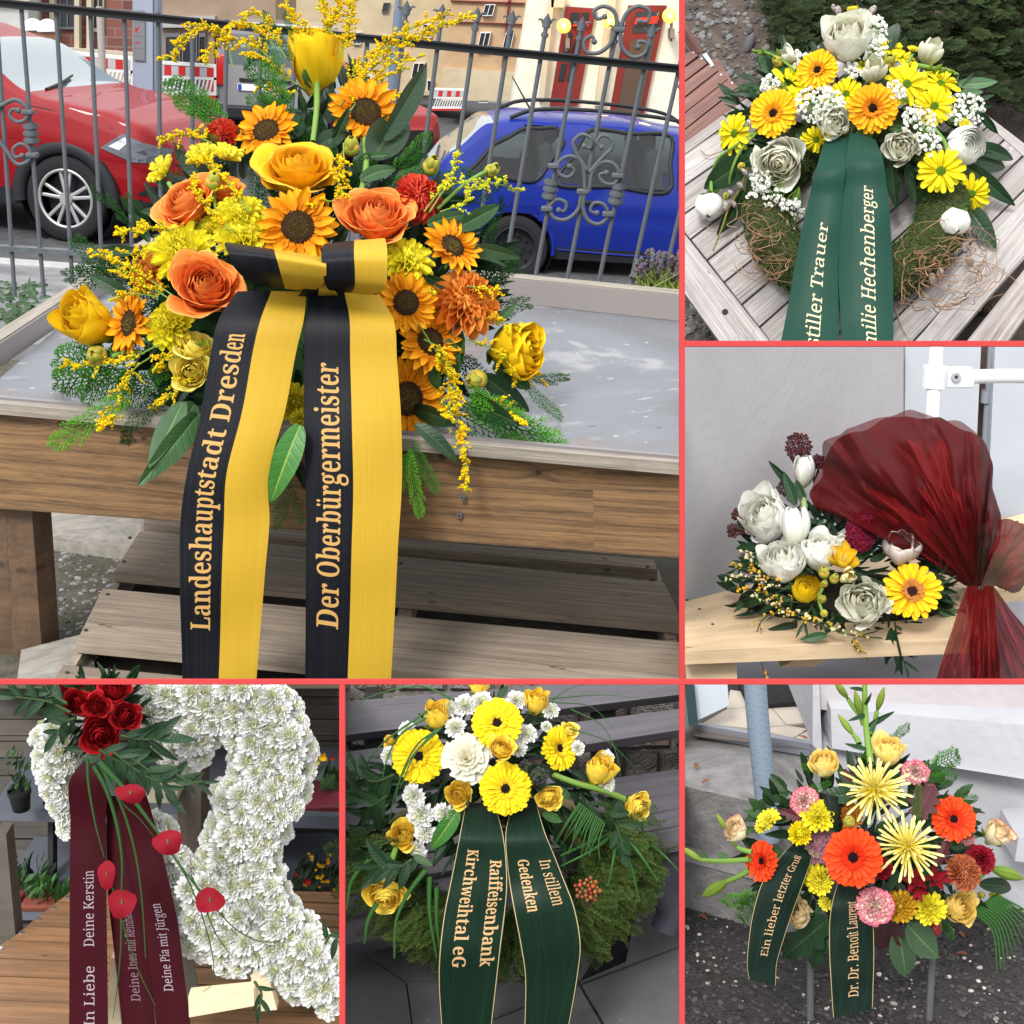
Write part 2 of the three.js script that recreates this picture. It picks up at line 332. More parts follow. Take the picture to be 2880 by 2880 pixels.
function gerbera(A,B,C2,eye,n=24){
 const g=new THREE.Group();
 const geos=[0,1,2].map((i)=>strap({L:0.36,W:0.052,a0:0.12,bend:[-0.35,-0.2,-0.5][i],cup:0.25,ridge:0.05,nu:4,nv:6,base:A,tip:B}));
 ring(g,geos,PETAL,n,0.13,-0.02,0.04,0.1);ring(g,geos,PETAL,n,0.13,-0.008,0.13,0.12,0.14,0.95);
 ring(g,geos,PETAL,Math.round(n*0.8),0.12,0.004,0.25,0.14,0.1,0.72);
 const inner=[strap({L:0.11,W:0.016,a0:0.5,bend:-0.5,nu:2,nv:3,base:C2,tip:C2.map((x)=>x*1.05)})],gs=[];
 for(let i=0;i<90;i++){const q=inner[0].clone(),s=rr(0.7,1.15);q.scale(s,s,s);q.rotateX(rr(0.1,0.6));q.translate(0,0.075 + rr(0,0.05),0.01);q.rotateZ(i*GOLD);gs.push(q);}
 part(g,'inner_petals',mergeGeometries(gs),PETAL[0],null,'stuff');
 part(g,'flower_centre',merge([paint(disc(0.085,0.03),eye),florets(70,0.085,0,1.6,(t)=>eye.map((x)=>x*(t>0.8?2:1)),0.3)]),VC);
 const sg=[strap({L:0.16,W:0.03,w:pointW,bend:0.2,nu:2,nv:3,base:[0.08,0.16,0.03],tip:[0.1,0.2,0.04]})];
 ring(g,sg,SEPAL,10,0.03,-0.06,0.1,0.1,0,1,'sepal');
 return g;
}
const DARKEYE=[0.012,0.006,0.005];
make.gerberaOrange=()=>gerbera([0.85,0.36,0.01],[0.88,0.46,0.012],[0.75,0.24,0.008],DARKEYE,22);
make.gerberaAmber=()=>gerbera([0.88,0.5,0.01],[0.9,0.56,0.012],[0.8,0.32,0.01],DARKEYE,24);
make.gerberaYellow=()=>gerbera([0.88,0.62,0.01],[0.92,0.72,0.015],[0.9,0.64,0.02],DARKEYE,28);
make.gerberaRed=()=>gerbera([0.72,0.045,0.008],[0.82,0.075,0.012],[0.72,0.03,0.006],[0.01,0.003,0.004],26);
make.gerberaLoose=()=>gerbera([0.88,0.5,0.008],[0.92,0.6,0.012],[0.6,0.24,0.05],[0.03,0.008,0.01],15);
function daisy(A,B,centre,n=17){
 const g=new THREE.Group();
 const geos=[0,1,2].map((i)=>strap({L:0.39,W:0.066,w:(v)=>(0.5 + 0.5*smooth(v,0,0.5))*Math.sqrt(Math.max(0,1 - Math.pow(Math.max(0,(v - 0.72)/ 0.28),2.4))),a0:0.15,bend:[-0.5,-0.3,-0.8][i],cup:0.3,ridge:0.08,wave:0.06,nu:6,base:A,tip:B}));
 ring(g,geos,PETAL,n,0.1,-0.01,0.1,0.22);ring(g,geos,PETAL,Math.round(n*0.55),0.09,0.004,0.3,0.28,0.2,0.9);
 part(g,'flower_centre',merge([paint(disc(0.105,0.03),centre.map((x)=>x*0.6)),florets(80,0.105,0,1.4,()=>centre,0.35)]),VC);
 ring(g,[strap({L:0.13,W:0.03,w:pointW,nu:2,nv:3,base:[0.08,0.17,0.03],tip:[0.1,0.2,0.04]})],SEPAL,8,0.02,-0.05,0.2,0.1,0,1,'sepal');
 return g;
}
make.daisy=()=>daisy([0.86,0.72,0.01],[0.9,0.78,0.02],[0.14,0.26,0.02]);
function mum(A,B,core,{layers=7,n=17,L=0.42,W=0.055,w=strapW,curl=0.35,open=0.1,mats=PETAL,joined=false}={}){
 const g=new THREE.Group(),inner=new THREE.Group(),all=[];
 for(let k=0;k<layers;k++){
 const t=k /(layers - 1),len=L*lerp(1,0.36,Math.pow(t,0.9)),cnt=Math.round(lerp(n,n*0.42,t));
 const geos=[0,1].map((i)=>strap({L:len,W:W*lerp(1,0.62,t),w,a0:0.05,bend:(curl + 0.9*t*curl)*(i?1:0.5)+(t<0.2?-0.3:0),cup:0.9,wave:0.05,nu:2 +(t<0.6?2:0),nv:5,base:mix(A,core,t*0.75),tip:mix(B,mix(B,core,0.35),t*t)}));
 ring(joined&&k?inner:g,geos,mats,cnt,0.07*(1 - t),-0.05 + 0.13*t,lerp(open,joined?0.85:1.3,Math.pow(t,1.15)),0.16,k*1.1);
}
 if(joined){inner.updateMatrixWorld(true);part(g,'inner_petals',mergeGeometries(inner.children.map((m)=>m.geometry.clone().applyMatrix4(m.matrixWorld))),mats[0],null,'stuff');}
 part(g,'flower_centre',paint(disc(0.06,0.1),core.map((x)=>x*0.7)),VC);
 ring(g,[strap({L:0.2,W:0.03,w:pointW,nu:2,nv:3,base:[0.07,0.15,0.03],tip:[0.09,0.18,0.04]})],SEPAL,8,0.02,-0.1,0.05,0.1,0,1,'sepal');
 return g;
}
make.mumYellow=()=>mum([0.94,0.8,0.02],[0.96,0.88,0.06],[0.9,0.76,0.02],{layers:8,n:20,curl:0.5});
make.mumSmall=()=>mum([0.94,0.82,0.02],[0.96,0.88,0.06],[0.8,0.66,0.02],{layers:6,n:18,curl:0.32,W:0.072,open:0.2});
make.mumSideways=()=>mum([0.94,0.82,0.03],[0.96,0.88,0.09],[0.8,0.66,0.02],{layers:4,n:14,curl:0.2,W:0.065,open:0.6});
make.spider=()=>mum([0.94,0.8,0.04],[0.95,0.88,0.45],[0.94,0.74,0.01],{layers:7,n:20,L:0.46,W:0.021,curl:0.16,w:(v)=>(0.7 + 0.3*smooth(v,0.5,0.9))*Math.sqrt(Math.max(0,1 - Math.pow(Math.max(0,(v - 0.9)/ 0.1),2))),open:0.06});
make.mumWhite=()=>mum([0.95,0.95,0.9],[0.97,0.97,0.96],[0.72,0.78,0.14],{layers:5,n:16,curl:0.22,W:0.1,open:0.12,w:(v)=>(0.4 + 0.6*smooth(v,0,0.5))*Math.sqrt(Math.max(0,1 - Math.pow(Math.max(0,(v - 0.55)/ 0.45),1.8))),joined:true});
make.pompon=()=>{// a button chrysanthemum: short petals packed into a ball
 return mum([0.92,0.74,0.01],[0.95,0.84,0.02],[0.85,0.72,0.02],{layers:8,n:24,L:0.3,W:0.05,w:roundW,curl:1.0,open:-0.1});
};
function dahlia(A,B,n=95,deep=0.5,W=0.075,mats=PETAL){// cupped petals in a spiral from the flat rim to the closed heart
 const g=new THREE.Group(),sizes=[0,1,2,3].map((k)=>{const s=lerp(1,0.38,k / 3);return[0,1].map(()=>strap({L:0.34*s,W:W*s,w:roundW,a0:0,bend:0.25 + 0.35*k / 3,cup:1.5,nu:4,nv:4,base:A,tip:B,mid:0.55,wave:0.05}));});
 for(let i=0;i<n;i++){
 const t=i / n,az=i*GOLD,el=lerp(-0.45,1.45,Math.pow(t,0.9)),k=Math.min(3,Math.floor(t*4)),r0=lerp(0.16,0.02,t);
 const m=new THREE.Mesh(pick(sizes[k]),pick(mats));m.name='petal';m.rotation.order='ZXY';m.rotation.set(el + rr(-0.08,0.08),rr(-0.15,0.15),az - Math.PI / 2);
 m.position.set(Math.cos(az)*r0,Math.sin(az)*r0,lerp(-0.04,0.06,t)*deep*2);g.add(m);
}
 part(g,'flower_centre',paint(disc(0.12,0.12),A.map((x)=>x*0.6)),VC);
 return g;
}
make.dahliaOrange=()=>dahlia([0.85,0.22,0.025],[0.92,0.42,0.08]);
make.dahliaRed=()=>dahlia([0.72,0.05,0.03],[0.8,0.11,0.06]);
make.dahliaBronze=()=>dahlia([0.5,0.13,0.04],[0.68,0.25,0.12]);
make.dahliaAmber=()=>dahlia([0.75,0.42,0.02],[0.85,0.58,0.05]);
make.dahliaRust=()=>dahlia([0.5,0.2,0.02],[0.72,0.36,0.06],70);
make.dahliaWine=()=>dahlia([0.16,0.006,0.012],[0.26,0.012,0.02],80,0.5,0.075,VELVET);
// a rose: petals wound about a bud, each a curved shell; open 0 = bud, 1 = full
function rose({inner,mid,edge,open=0.8,n:n0=20,mats=SILK,point=0.07,back,sepals=true,gape=0}){
 const g=new THREE.Group(),n=n0 + 6;
 for(let i=0;i<n;i++){
 const t=i /(n - 1),q=Math.pow(t,0.85),R=lerp(0.055,lerp(0.25,0.4,open),q),zb=-0.3,zt=lerp(0.24,lerp(0.25,0.08,open),Math.pow(t,1.4))+ gape*(1 - t)*-0.1,half=lerp(2.5,1.0,Math.pow(t,0.5)),flare=(open*0.16 + 0.03)*Math.pow(t,1.8),ph=rnd()*6,roll=0.05*open*t*rr(0.5,1.9),wob=0.022 + 0.035*t,skew=rr(-0.09,0.09)*t,rndEdge=rnd();
 const col=(u,v)=>{const k=smooth(v,0.55,1.02),e=smooth(Math.max(v*1.02,Math.abs(u)*0.9*v),0.86,1.02);let c=mix(mix(inner,mid,q),mid,k*0.4);c=mix(c,edge,e*(0.35 + 0.65*t));c=v<0.35?mix(back??c,c,smooth(v,0.1,0.5)):c;const tone=1 + 0.1*perlin.noise(u*3.5 + i,v*4,ph)+ 0.05*Math.sin(u*21 + ph);return[c[0]*tone,c[1]*tone,c[2]*tone*(1 - 0.12*e*rndEdge)];};
 const geo=sheet(12,9,(u,v)=>{
 const ve=v*(1 + skew*u - 0.2*Math.pow(Math.abs(u),3.2)+ point*Math.exp(-u*u*14)*t),hgt=zb +(zt - zb)*Math.pow(ve,0.95);
 let rad=R*(0.14 + 0.86*Math.pow(Math.sin(Math.min(1,ve*1.25)*Math.PI / 2),0.8))+ flare*smooth(ve,0.55,1.05)*(1 - 0.3*u*u)+ 0.03*u*(1 - t)- 0.055*(1 - t)*smooth(ve,0.62,1)+ 0.05*open*t*Math.pow(Math.abs(u),3)*smooth(ve,0.5,1);
 rad*=1 -(1 - open)*0.3*smooth(ve,0.5,1.05);
 rad +=wob*Math.sin(u*3.1 + ph)*smooth(ve,0.3,1)*(0.3 + t)+ 0.02*(0.3 + t)*Math.sin(u*7 + ph*2)*smooth(ve,0.7,1)+ 0.012*perlin.noise(u*3 + ph,ve*5,i);
 const a=u*half*(0.55 + 0.45*smooth(ve,0,0.7)),z=hgt - roll*2.2*Math.pow(smooth(ve,0.78,1.08),2)- 0.05*t*u*u*open;
 return[Math.cos(a)*rad,Math.sin(a)*rad,z*(1 + 0.55*Math.max(0,0.6 - open))];
},col);
 geo.rotateZ(i*GOLD);const m=new THREE.Mesh(geo,pick(mats));m.name='petal';m.rotation.set(rr(-0.05,0.05),rr(-0.05,0.05),0);g.add(m);
}
 if(sepals){
 ring(g,[strap({L:0.36,W:0.05,w:pointW,a0:-0.2,bend:0.9,nu:2,nv:5,base:[0.08,0.17,0.03],tip:[0.1,0.22,0.04]})],SEPAL,5,0.03,-0.31,0.5,0.25,0,1,'sepal');
 part(g,'hip',(()=>{const q=new THREE.SphereGeometry(0.07,10,8);q.scale(1,1,1.1);q.translate(0,0,-0.34);return q;})(),GREENSTEM);
}
 return g;
}
const Y1=[0.88,0.52,0.006],Y2=[0.9,0.6,0.012];
make.roseYellow=()=>rose({inner:Y1,mid:Y2,edge:[0.9,0.66,0.02],open:0.25,n:13});
make.roseYellowBud=()=>rose({inner:Y1,mid:Y2,edge:[0.9,0.62,0.02],open:0.05,n:9});
make.roseYellowOpen=()=>rose({inner:[0.86,0.42,0.006],mid:[0.9,0.54,0.01],edge:[0.88,0.42,0.05],open:1,n:17});
make.roseLemon=()=>rose({inner:[0.94,0.72,0.05],mid:[0.95,0.82,0.16],edge:[0.95,0.86,0.3],open:0.7,n:18});
make.roseOrange=()=>rose({inner:[0.88,0.17,0.05],mid:[0.9,0.27,0.05],edge:[0.9,0.5,0.14],open:0.8,n:22,back:[0.85,0.12,0.035]});
make.roseCream=()=>rose({inner:[0.94,0.9,0.68],mid:[0.96,0.96,0.88],edge:[0.96,0.96,0.9],open:0.32,n:19});
make.roseCreamOpen=()=>rose({inner:[0.94,0.88,0.64],mid:[0.96,0.96,0.88],edge:[0.96,0.96,0.91],open:0.5,n:20});
make.roseWhite=()=>rose({inner:[0.95,0.94,0.8],mid:[0.97,0.97,0.93],edge:[0.97,0.97,0.95],open:0.3,n:16});
make.roseRed=()=>rose({inner:[0.3,0.004,0.008],mid:[0.36,0.006,0.01],edge:[0.4,0.008,0.014],open:0.75,n:22,mats:VELVET});
make.roseGold=()=>rose({inner:[0.92,0.58,0.02],mid:[0.94,0.72,0.08],edge:[0.95,0.8,0.22],open:0.6,n:20});
make.roseGoldBud=()=>rose({inner:[0.92,0.58,0.02],mid:[0.94,0.68,0.07],edge:[0.94,0.74,0.14],open:0.2,n:12});
make.rosePeach=()=>rose({inner:[0.95,0.7,0.12],mid:[0.95,0.79,0.27],edge:[0.95,0.66,0.3],open:0.4,n:12,back:[0.92,0.62,0.2]});
make.roseBicolour=()=>rose({inner:[0.92,0.84,0.4],mid:[0.94,0.88,0.6],edge:[0.55,0.03,0.07],open:0.3,n:11});
make.cabbage=()=>{// an ornamental cabbage: ruffled leaves
 const g=new THREE.Group();
 for(let k=0;k<26;k++){
 const t=k / 25,L=lerp(0.14,0.46,t),ph=rnd()*6;
 const geo=sheet(14,6,(u,v)=>{const a=lerp(1.25,0.1,t),w=L*0.62*Math.pow(v,0.6)*(1 - 0.15*v),x=u*w,fr=smooth(v,0.6,1)*0.05*L*3,y=Math.cos(a)*L*v*(1 - 0.12*u*u),z=Math.sin(a)*L*v + fr*0.5*Math.sin(u*11 + ph)+ 0.1*L*u*u;return[x,y,z];},
(u,v)=>mix([0.72,0.66,0.42],[0.8,0.79,0.7],smooth(v,0.1,0.8)*(0.4 + 0.6*t)));
 geo.rotateZ(k*GOLD);const m=new THREE.Mesh(geo,pick(SILK));m.name='leaf';m.position.z=-0.08*t;g.add(m);
}
 return g;
};
function carnation(A,E){
 const g=new THREE.Group();
 for(let k=0;k<44;k++){
 const t=k / 43,L=lerp(0.3,0.46,t),el=lerp(1.45,0.0,Math.pow(t,0.7)),ph=rnd()*6;
 const geo=sheet(12,5,(u,v)=>{const w=L*0.5*(0.12 + 0.88*v*v),tooth=v>0.95?0.035*Math.abs(Math.sin(u*13 + ph)):0,y=L*(v - tooth)*(1 - 0.1*u*u),z=smooth(v,0.3,1)*0.045*Math.sin(u*8 + ph)+ 0.03*Math.sin(u*17 + ph)*v*v;return[u*w,y,z];},(u,v)=>mix(A,E,smooth(v,0.9,1.0)));
 const m=new THREE.Mesh(geo,pick(SILK));m.name='petal';m.rotation.order='ZXY';m.rotation.set(el + rr(-0.15,0.15),rr(-0.2,0.2),k*GOLD);m.position.z=-0.22 + 0.05*(1 - t);g.add(m);
}
 part(g,'calyx',(()=>{const q=new THREE.CylinderGeometry(0.1,0.07,0.26,10);q.rotateX(Math.PI / 2);q.translate(0,0,-0.32);return q;})(),GREENSTEM);
 return g;
}
make.carnationPink=()=>carnation([0.94,0.86,0.72],[0.7,0.08,0.2]);
make.carnationRed=()=>carnation([0.26,0.006,0.014],[0.34,0.012,0.03]);
function cupFlower(n,{L=0.6,W=0.22,close=0.9,base,tip,wide=pointW,mats=SILK,rings=2}){// tulip, freesia, anemone: petals bent up into a cup about +z
 const g=new THREE.Group();
 for(let r=0;r<rings;r++){
 const geos=[0,1].map((i)=>strap({L,W,w:wide,a0:0.35,bend:close + i*0.08,cup:0.55,nu:6,nv:8,base,tip}));
 ring(g,geos,mats,n,0.012 + 0.02*(1 - r),-0.3,0.35 + 0.14*r,0.06,r*Math.PI / n);
}
 return g;
}
make.tulip=()=>cupFlower(3,{L:0.95,W:0.22,close:1.35,base:[0.8,0.8,0.62],tip:[0.86,0.86,0.83],wide:(v)=>Math.pow(Math.sin(Math.PI*(0.1 + 0.87*Math.pow(v,0.85))),0.6)});
make.freesia=()=>{const g=cupFlower(3,{L:0.7,W:0.19,close:0.35,base:[0.7,0.5,0.02],tip:[0.9,0.6,0.03],wide:roundW});ring(g,[strap({L:0.4,W:0.012,nu:2,nv:3,bend:0.1,base:[0.8,0.7,0.3],tip:[0.85,0.8,0.5]})],PETAL,5,0.02,-0.2,1.25,0.1,0,1,'stamen');return g;};
make.freesiaWhite=()=>cupFlower(3,{L:0.8,W:0.19,close:0.9,base:[0.75,0.74,0.4],tip:[0.85,0.84,0.7],wide:roundW});
make.freesiaCream=()=>cupFlower(3,{L:0.85,W:0.16,close:1.15,base:[0.8,0.6,0.1],tip:[0.86,0.78,0.4],wide:roundW});
make.anemone=()=>cupFlower(4,{L:0.72,W:0.25,close:0.75,base:[0.55,0.42,0.36],tip:[0.72,0.62,0.56],wide:roundW});
make.alstroemeria=()=>cupFlower(3,{L:0.7,W:0.13,close:0.1,base:[0.35,0.02,0.03],tip:[0.36,0.014,0.035]});
function ranunculus(A,B,n=26,ball=0.9){
 const g=new THREE.Group();
 for(let i=0;i<n;i++){
 const t=i /(n - 1),R=lerp(0.08,0.46,t),half=lerp(1.6,0.95,t),lim=lerp(0.9,ball,t)*Math.PI*lerp(0.92,0.8,t);
 const geo=sheet(8,6,(u,v)=>{const th=Math.PI -(0.04 + v*0.96)*lim*(1 - 0.06*u*u),a=u*half*(0.4 + 0.6*Math.sin(v*2.2));const r=R*(1 + 0.02*Math.sin(u*4 + i));return[Math.cos(a)*Math.sin(th)*r,Math.sin(a)*Math.sin(th)*r,Math.cos(th)*r*0.92];},(u,v)=>mix(A,B,smooth(v,0,0.7)));
 geo.rotateZ(i*GOLD);const m=new THREE.Mesh(geo,pick(SILK));m.name='petal';m.rotation.set(rr(-0.06,0.06),rr(-0.06,0.06),0);g.add(m);
}
 ring(g,[strap({L:0.34,W:0.09,w:pointW,bend:0.3,nu:2,nv:4,base:[0.14,0.24,0.06],tip:[0.2,0.34,0.1]})],SEPAL,5,0.03,-0.44,-0.1,0.2,0,1,'sepal');
 return g;
}
make.ranunculusWhite=()=>ranunculus([0.84,0.86,0.7],[0.93,0.93,0.88]);
make.ranunculusBall=()=>ranunculus([0.8,0.83,0.68],[0.92,0.92,0.87],24,1.2);
make.ranunculusYellow=()=>ranunculus([0.6,0.45,0.01],[0.85,0.6,0.01],22,0.8);
make.budGreen=()=>{const g=cupFlower(5,{L:0.9,W:0.26,close:1.5,base:[0.16,0.26,0.03],tip:[0.42,0.42,0.06],wide:roundW,rings:1});part(g,'bud',paint((()=>{const q=new THREE.SphereGeometry(0.34,14,10);q.scale(1,1,1.1);return q;})(),(x,y,z)=>(z>0.1?[0.6,0.34,0.06]:[0.28,0.34,0.04])),VC);return g;};
make.hydrangea=()=>{const g=new THREE.Group(),A=[0.26,0.1,0.14],B=[0.36,0.19,0.2];for(let i=0;i<26;i++){const t=Math.sqrt(i / 26),a=i*GOLD,z=0.2*(1 - t*t),f=new THREE.Group();f.name='floret';const geo=[strap({L:0.12,W:0.058,w:roundW,bend:-0.2,cup:0.3,nu:2,nv:3,base:rnd()<0.4?[0.3,0.3,0.16]:A,tip:mix(A,B,rnd())})];ring(f,geo,PETAL,4,0.008,0,0.15,0.12,rnd()*6);f.position.set(Math.cos(a)*t*0.42,Math.sin(a)*t*0.42,z + rr(-0.03,0.03));f.rotation.set(-Math.sin(a)*t*0.8,Math.cos(a)*t*0.8,0);g.add(f);}return g;};
make.lilyBud=()=>{const g=new THREE.Group();for(let k=0;k<6;k++){const geo=sheet(4,12,(u,v)=>{const r=0.13*Math.pow(Math.sin(Math.PI*(0.04 + 0.94*v)),0.75)*(v>0.5?1 - 0.25*(v - 0.5):1),a=u*0.56,rad=r*(1 - 0.12*u*u);return[Math.cos(a)*rad,Math.sin(a)*rad,v - 0.5];},(u,v)=>mix([0.1,0.2,0.02],[0.24,0.32,0.05],v*0.6 + 0.4*(1 - u*u)));geo.rotateZ(k*Math.PI / 3);part(g,'tepal',geo,SEPAL[0]);}return g;};
// leaves lie along +y, about 1 long, upper face +z
function leafGeo({W=0.18,bend=-0.5,fold=0.25,wave=0.04,base=[0.03,0.09,0.02],rib=[0.12,0.22,0.05],w=pointW,lobes=0,teeth=0}){
 const ys=[0],zs=[0],ph=rnd()*6;for(let i=1;i<=24;i++){const a=bend*((i - 0.5)/ 24 - 0.35);ys.push(ys[i - 1]+ Math.cos(a)/ 24);zs.push(zs[i - 1]+ Math.sin(a)/ 24);}
 const cols=[-1,-0.55,-0.1,0,0.1,0.55,1];
 return sheet(6,14,(u0,v)=>{
 const u=cols[Math.round((u0 + 1)*3)],i=Math.min(23,Math.floor(v*24)),t=v*24 - i,h=0.72*W*w(v)*(1 + lobes*0.35*Math.sin(v*25)*Math.abs(u))*(1 + teeth*0.06*Math.sin(v*60))+ 0.004;
 return[u*h,lerp(ys[i],ys[i + 1],t)- lobes*0.05*Math.abs(u),lerp(zs[i],zs[i + 1],t)+ fold*h*Math.abs(u)+ wave*W*Math.sin(v*9 + ph + u)*Math.abs(u)-(Math.abs(u)<0.05?0.006:0)];
},(u0,v)=>{const u=cols[Math.round((u0 + 1)*3)];return Math.abs(u)<0.05?rib:base.map((x)=>x*(0.92 + 0.16*perlin.noise(u*2,v*6,ph)));});
}
const leafBump=fieldTex(64,256,(u,v)=>{const k=Math.abs(u - 0.5)*2;const s=Math.abs(((v*9 - k*1.3)% 1 + 1)% 1 - 0.5)*2;return 0.5 + 0.3*smooth(s,0,0.35)- 0.2 + 0.1*perlin.noise(u*20,v*40,1);});
const GLOSS=[1,0.82,1.15].map((k)=>new THREE.MeshPhysicalMaterial({color:C([k,k,k]),vertexColors:true,roughness:0.36,side:THREE.DoubleSide,transmission:0.08,thickness:0,bumpMap:leafBump,bumpScale:0.0015,specularIntensity:0.55}));
const MATTE=[1,0.8,1.2].map((k)=>new THREE.MeshPhysicalMaterial({color:C([k,k,k]),vertexColors:true,roughness:0.6,side:THREE.DoubleSide,transmission:0.12,thickness:0,bumpMap:leafBump,bumpScale:0.0012}));
const LEAVES={
 laurel:[0,1,2].map((i)=>leafGeo({W:0.17,bend:[-0.7,0.35,-0.3][i],base:[0.035,0.1,0.028],rib:[0.14,0.26,0.08]})),
 laurelGrey:[0,1].map((i)=>leafGeo({W:0.18,bend:[-0.4,0.2][i],base:[0.075,0.15,0.07],rib:[0.2,0.32,0.1]})),
 bright:[0,1].map((i)=>leafGeo({W:0.2,bend:[-0.3,-0.6][i],base:[0.05,0.19,0.03],rib:[0.3,0.42,0.08]})),
 round:[0,1].map((i)=>leafGeo({W:0.32,bend:[-0.5,0.3][i],base:[0.035,0.1,0.025],rib:[0.09,0.18,0.05],teeth:1})),
 dark:[0,1,2].map((i)=>leafGeo({W:0.19,bend:[-0.6,0.3,-0.2][i],base:[0.014,0.045,0.016],rib:[0.05,0.1,0.035]})),
 narrow:[0,1].map((i)=>leafGeo({W:0.13,bend:[-0.5,0.2][i],base:[0.018,0.055,0.02],rib:[0.05,0.11,0.04]})),
 blade:[0,1].map((i)=>leafGeo({W:0.035,bend:[-1.2,-0.6][i],base:[0.025,0.08,0.02],rib:[0.05,0.13,0.03],fold:0.6})),
 oak:[0,1].map((i)=>leafGeo({W:0.3,bend:[-0.5,0.2][i],base:[0.07,0.008,0.012],rib:[0.12,0.02,0.02],lobes:1})),
 fatsia:[0,1].map((i)=>leafGeo({W:0.17,bend:[-0.6,0.1][i],base:[0.02,0.06,0.022],rib:[0.06,0.13,0.05],lobes:0.8})),
};
// a flat spray of a scale-leaved conifer: a stem along +y with branchlets in one plane
function frondGeo(o={}){
 const{n=11,L=0.34,sub=3,base=[0.02,0.085,0.012],tip=[0.06,0.19,0.02],fat=0.0095,droop=-0.3}=o,gs=[];
 const seg=(p,q,r,c0,c1)=>{// one branchlet: a string of overlapping scales
 const d=q.clone().sub(p),len=d.length(),k=Math.max(2,Math.round(len / 0.042)),ang=Math.atan2(d.x,d.y);
 for(let i=0;i<k;i++){const t=i / k,g=smallOcta.clone();g.scale(r*(1.15 - 0.5*t)*(i % 2?1.25:0.9),len / k*0.75,r*0.55);g.rotateZ(-ang);const m=p.clone().lerp(q,t + 0.5 / k);g.translate(m.x,m.y,m.z);paint(g,mix(c0,c1,t).map((x)=>x*rr(0.8,1.2)));gs.push(g);}
};
 const z=(y)=>droop*y*y*0.5 + 0.02*Math.sin(y*9);
 for(let i=0;i<10;i++)seg(V(0,i / 10,z(i / 10)),V(0,(i + 1)/ 10,z((i + 1)/ 10)),fat*lerp(1.3,0.8,i / 10),base,i>7?tip:base);
 for(let i=1;i<=n;i++)for(const s of[-1,1]){
 const y=(i - 0.4 + s*0.22)/(n + 0.6),l=L*Math.pow(Math.sin(Math.PI*(0.16 + 0.8*y)),0.8)*rr(0.75,1.1),a=0.75 + rr(-0.12,0.12),p=V(0,y,z(y)),q=V(s*Math.sin(a)*l,y + Math.cos(a)*l,z(y)- 0.15*l + rr(-0.02,0.02));
 seg(p,q,fat,base,tip);
 for(let j=1;j<=sub;j++)for(const s2 of[-1,1]){const t=j /(sub + 1),b=a + s2*0.6,l2=l*0.42*(1.1 - t)+ 0.02,o2=p.clone().lerp(q,t);seg(o2,V(o2.x + s*Math.sin(b)*l2,o2.y + Math.cos(b)*l2,o2.z - 0.01),fat*0.85,base,tip);}
}
 return mergeGeometries(gs);
}
const FROND=new THREE.MeshPhysicalMaterial({vertexColors:true,roughness:0.8,specularIntensity:0.1,side:THREE.DoubleSide});
const FRONDS={green:[0,1].map(()=>frondGeo({})),light:[frondGeo({base:[0.05,0.2,0.015],tip:[0.13,0.36,0.03]})],dark:[0,1].map(()=>frondGeo({base:[0.01,0.04,0.01],tip:[0.02,0.08,0.015],n:9})),grey:[0,1,2].map(()=>frondGeo({base:[0.03,0.06,0.016],tip:[0.14,0.19,0.045],n:9,L:0.3,sub:2,fat:0.011,droop:-0.6}))};

// ---- placing
function aim(o,b,x,y,d,size,tx=0,ty=0,roll=0){// size in metres; tx, ty turn the face to the right and up, away from the viewer
 const p=b.p(x,y,d),toCam=CAM.clone().sub(p).normalize(),z=toCam.addScaledVector(RIGHT,tx).addScaledVector(UPV,ty).normalize();
 const xa=UPV.clone().cross(z);if(xa.lengthSq()<0.01)xa.copy(RIGHT);xa.normalize();const ya=z.clone().cross(xa);
 o.quaternion.setFromRotationMatrix(new THREE.Matrix4().makeBasis(xa,ya,z)).multiply(new THREE.Quaternion().setFromAxisAngle(V(0,0,1),roll));
 o.position.copy(p);o.scale.setScalar(size);return o;
}
const protos={};
const wide=(o)=>{let m=0;const v=V();o.updateMatrixWorld(true);const b=[9,-9,9,-9];o.traverse((q)=>{if(!q.isMesh||/sepal|stem|hip|calyx/.test(q.name))return;const p=q.geometry.attributes.position;for(let i=0;i<p.count;i +=3){v.fromBufferAttribute(p,i).applyMatrix4(q.matrixWorld);b[0]=Math.min(b[0],v.x);b[1]=Math.max(b[1],v.x);b[2]=Math.min(b[2],v.y);b[3]=Math.max(b[3],v.y);}});m=(b[1]- b[0]+ b[3]- b[2])/ 2;return m;};
function proto(kind,variants=2){const v=Math.floor(rnd()*variants),k=kind + v;if(!protos[k]){protos[k]=make[kind]();protos[k].userData.w=kind==='lilyBud'?1:wide(protos[k]);}return protos[k];}
const INFO={
 sunflower:['sunflower','sunflower'],gerbera:['gerbera','gerbera'],daisy:['daisy','daisy'],mum:['chrysanthemum','chrysanthemum'],spider:['chrysanthemum','chrysanthemum'],pompon:['chrysanthemum','chrysanthemum'],dahlia:['dahlia','dahlia'],rose:['rose','rose'],cabbage:['ornamental_cabbage','ornamental cabbage'],carnation:['carnation','carnation'],tulip:['tulip','tulip'],freesia:['freesia','freesia'],anemone:['anemone','anemone'],alstroemeria:['lily','lily'],ranunculus:['ranunculus','ranunculus'],bud:['flower_bud','bud'],hydrangea:['hydrangea','hydrangea'],lilyBud:['lily_bud','lily bud'],
};
const infoOf=(kind)=>INFO[Object.keys(INFO).filter((k)=>kind.startsWith(k)).sort((a,b)=>b.length - a.length)[0]];
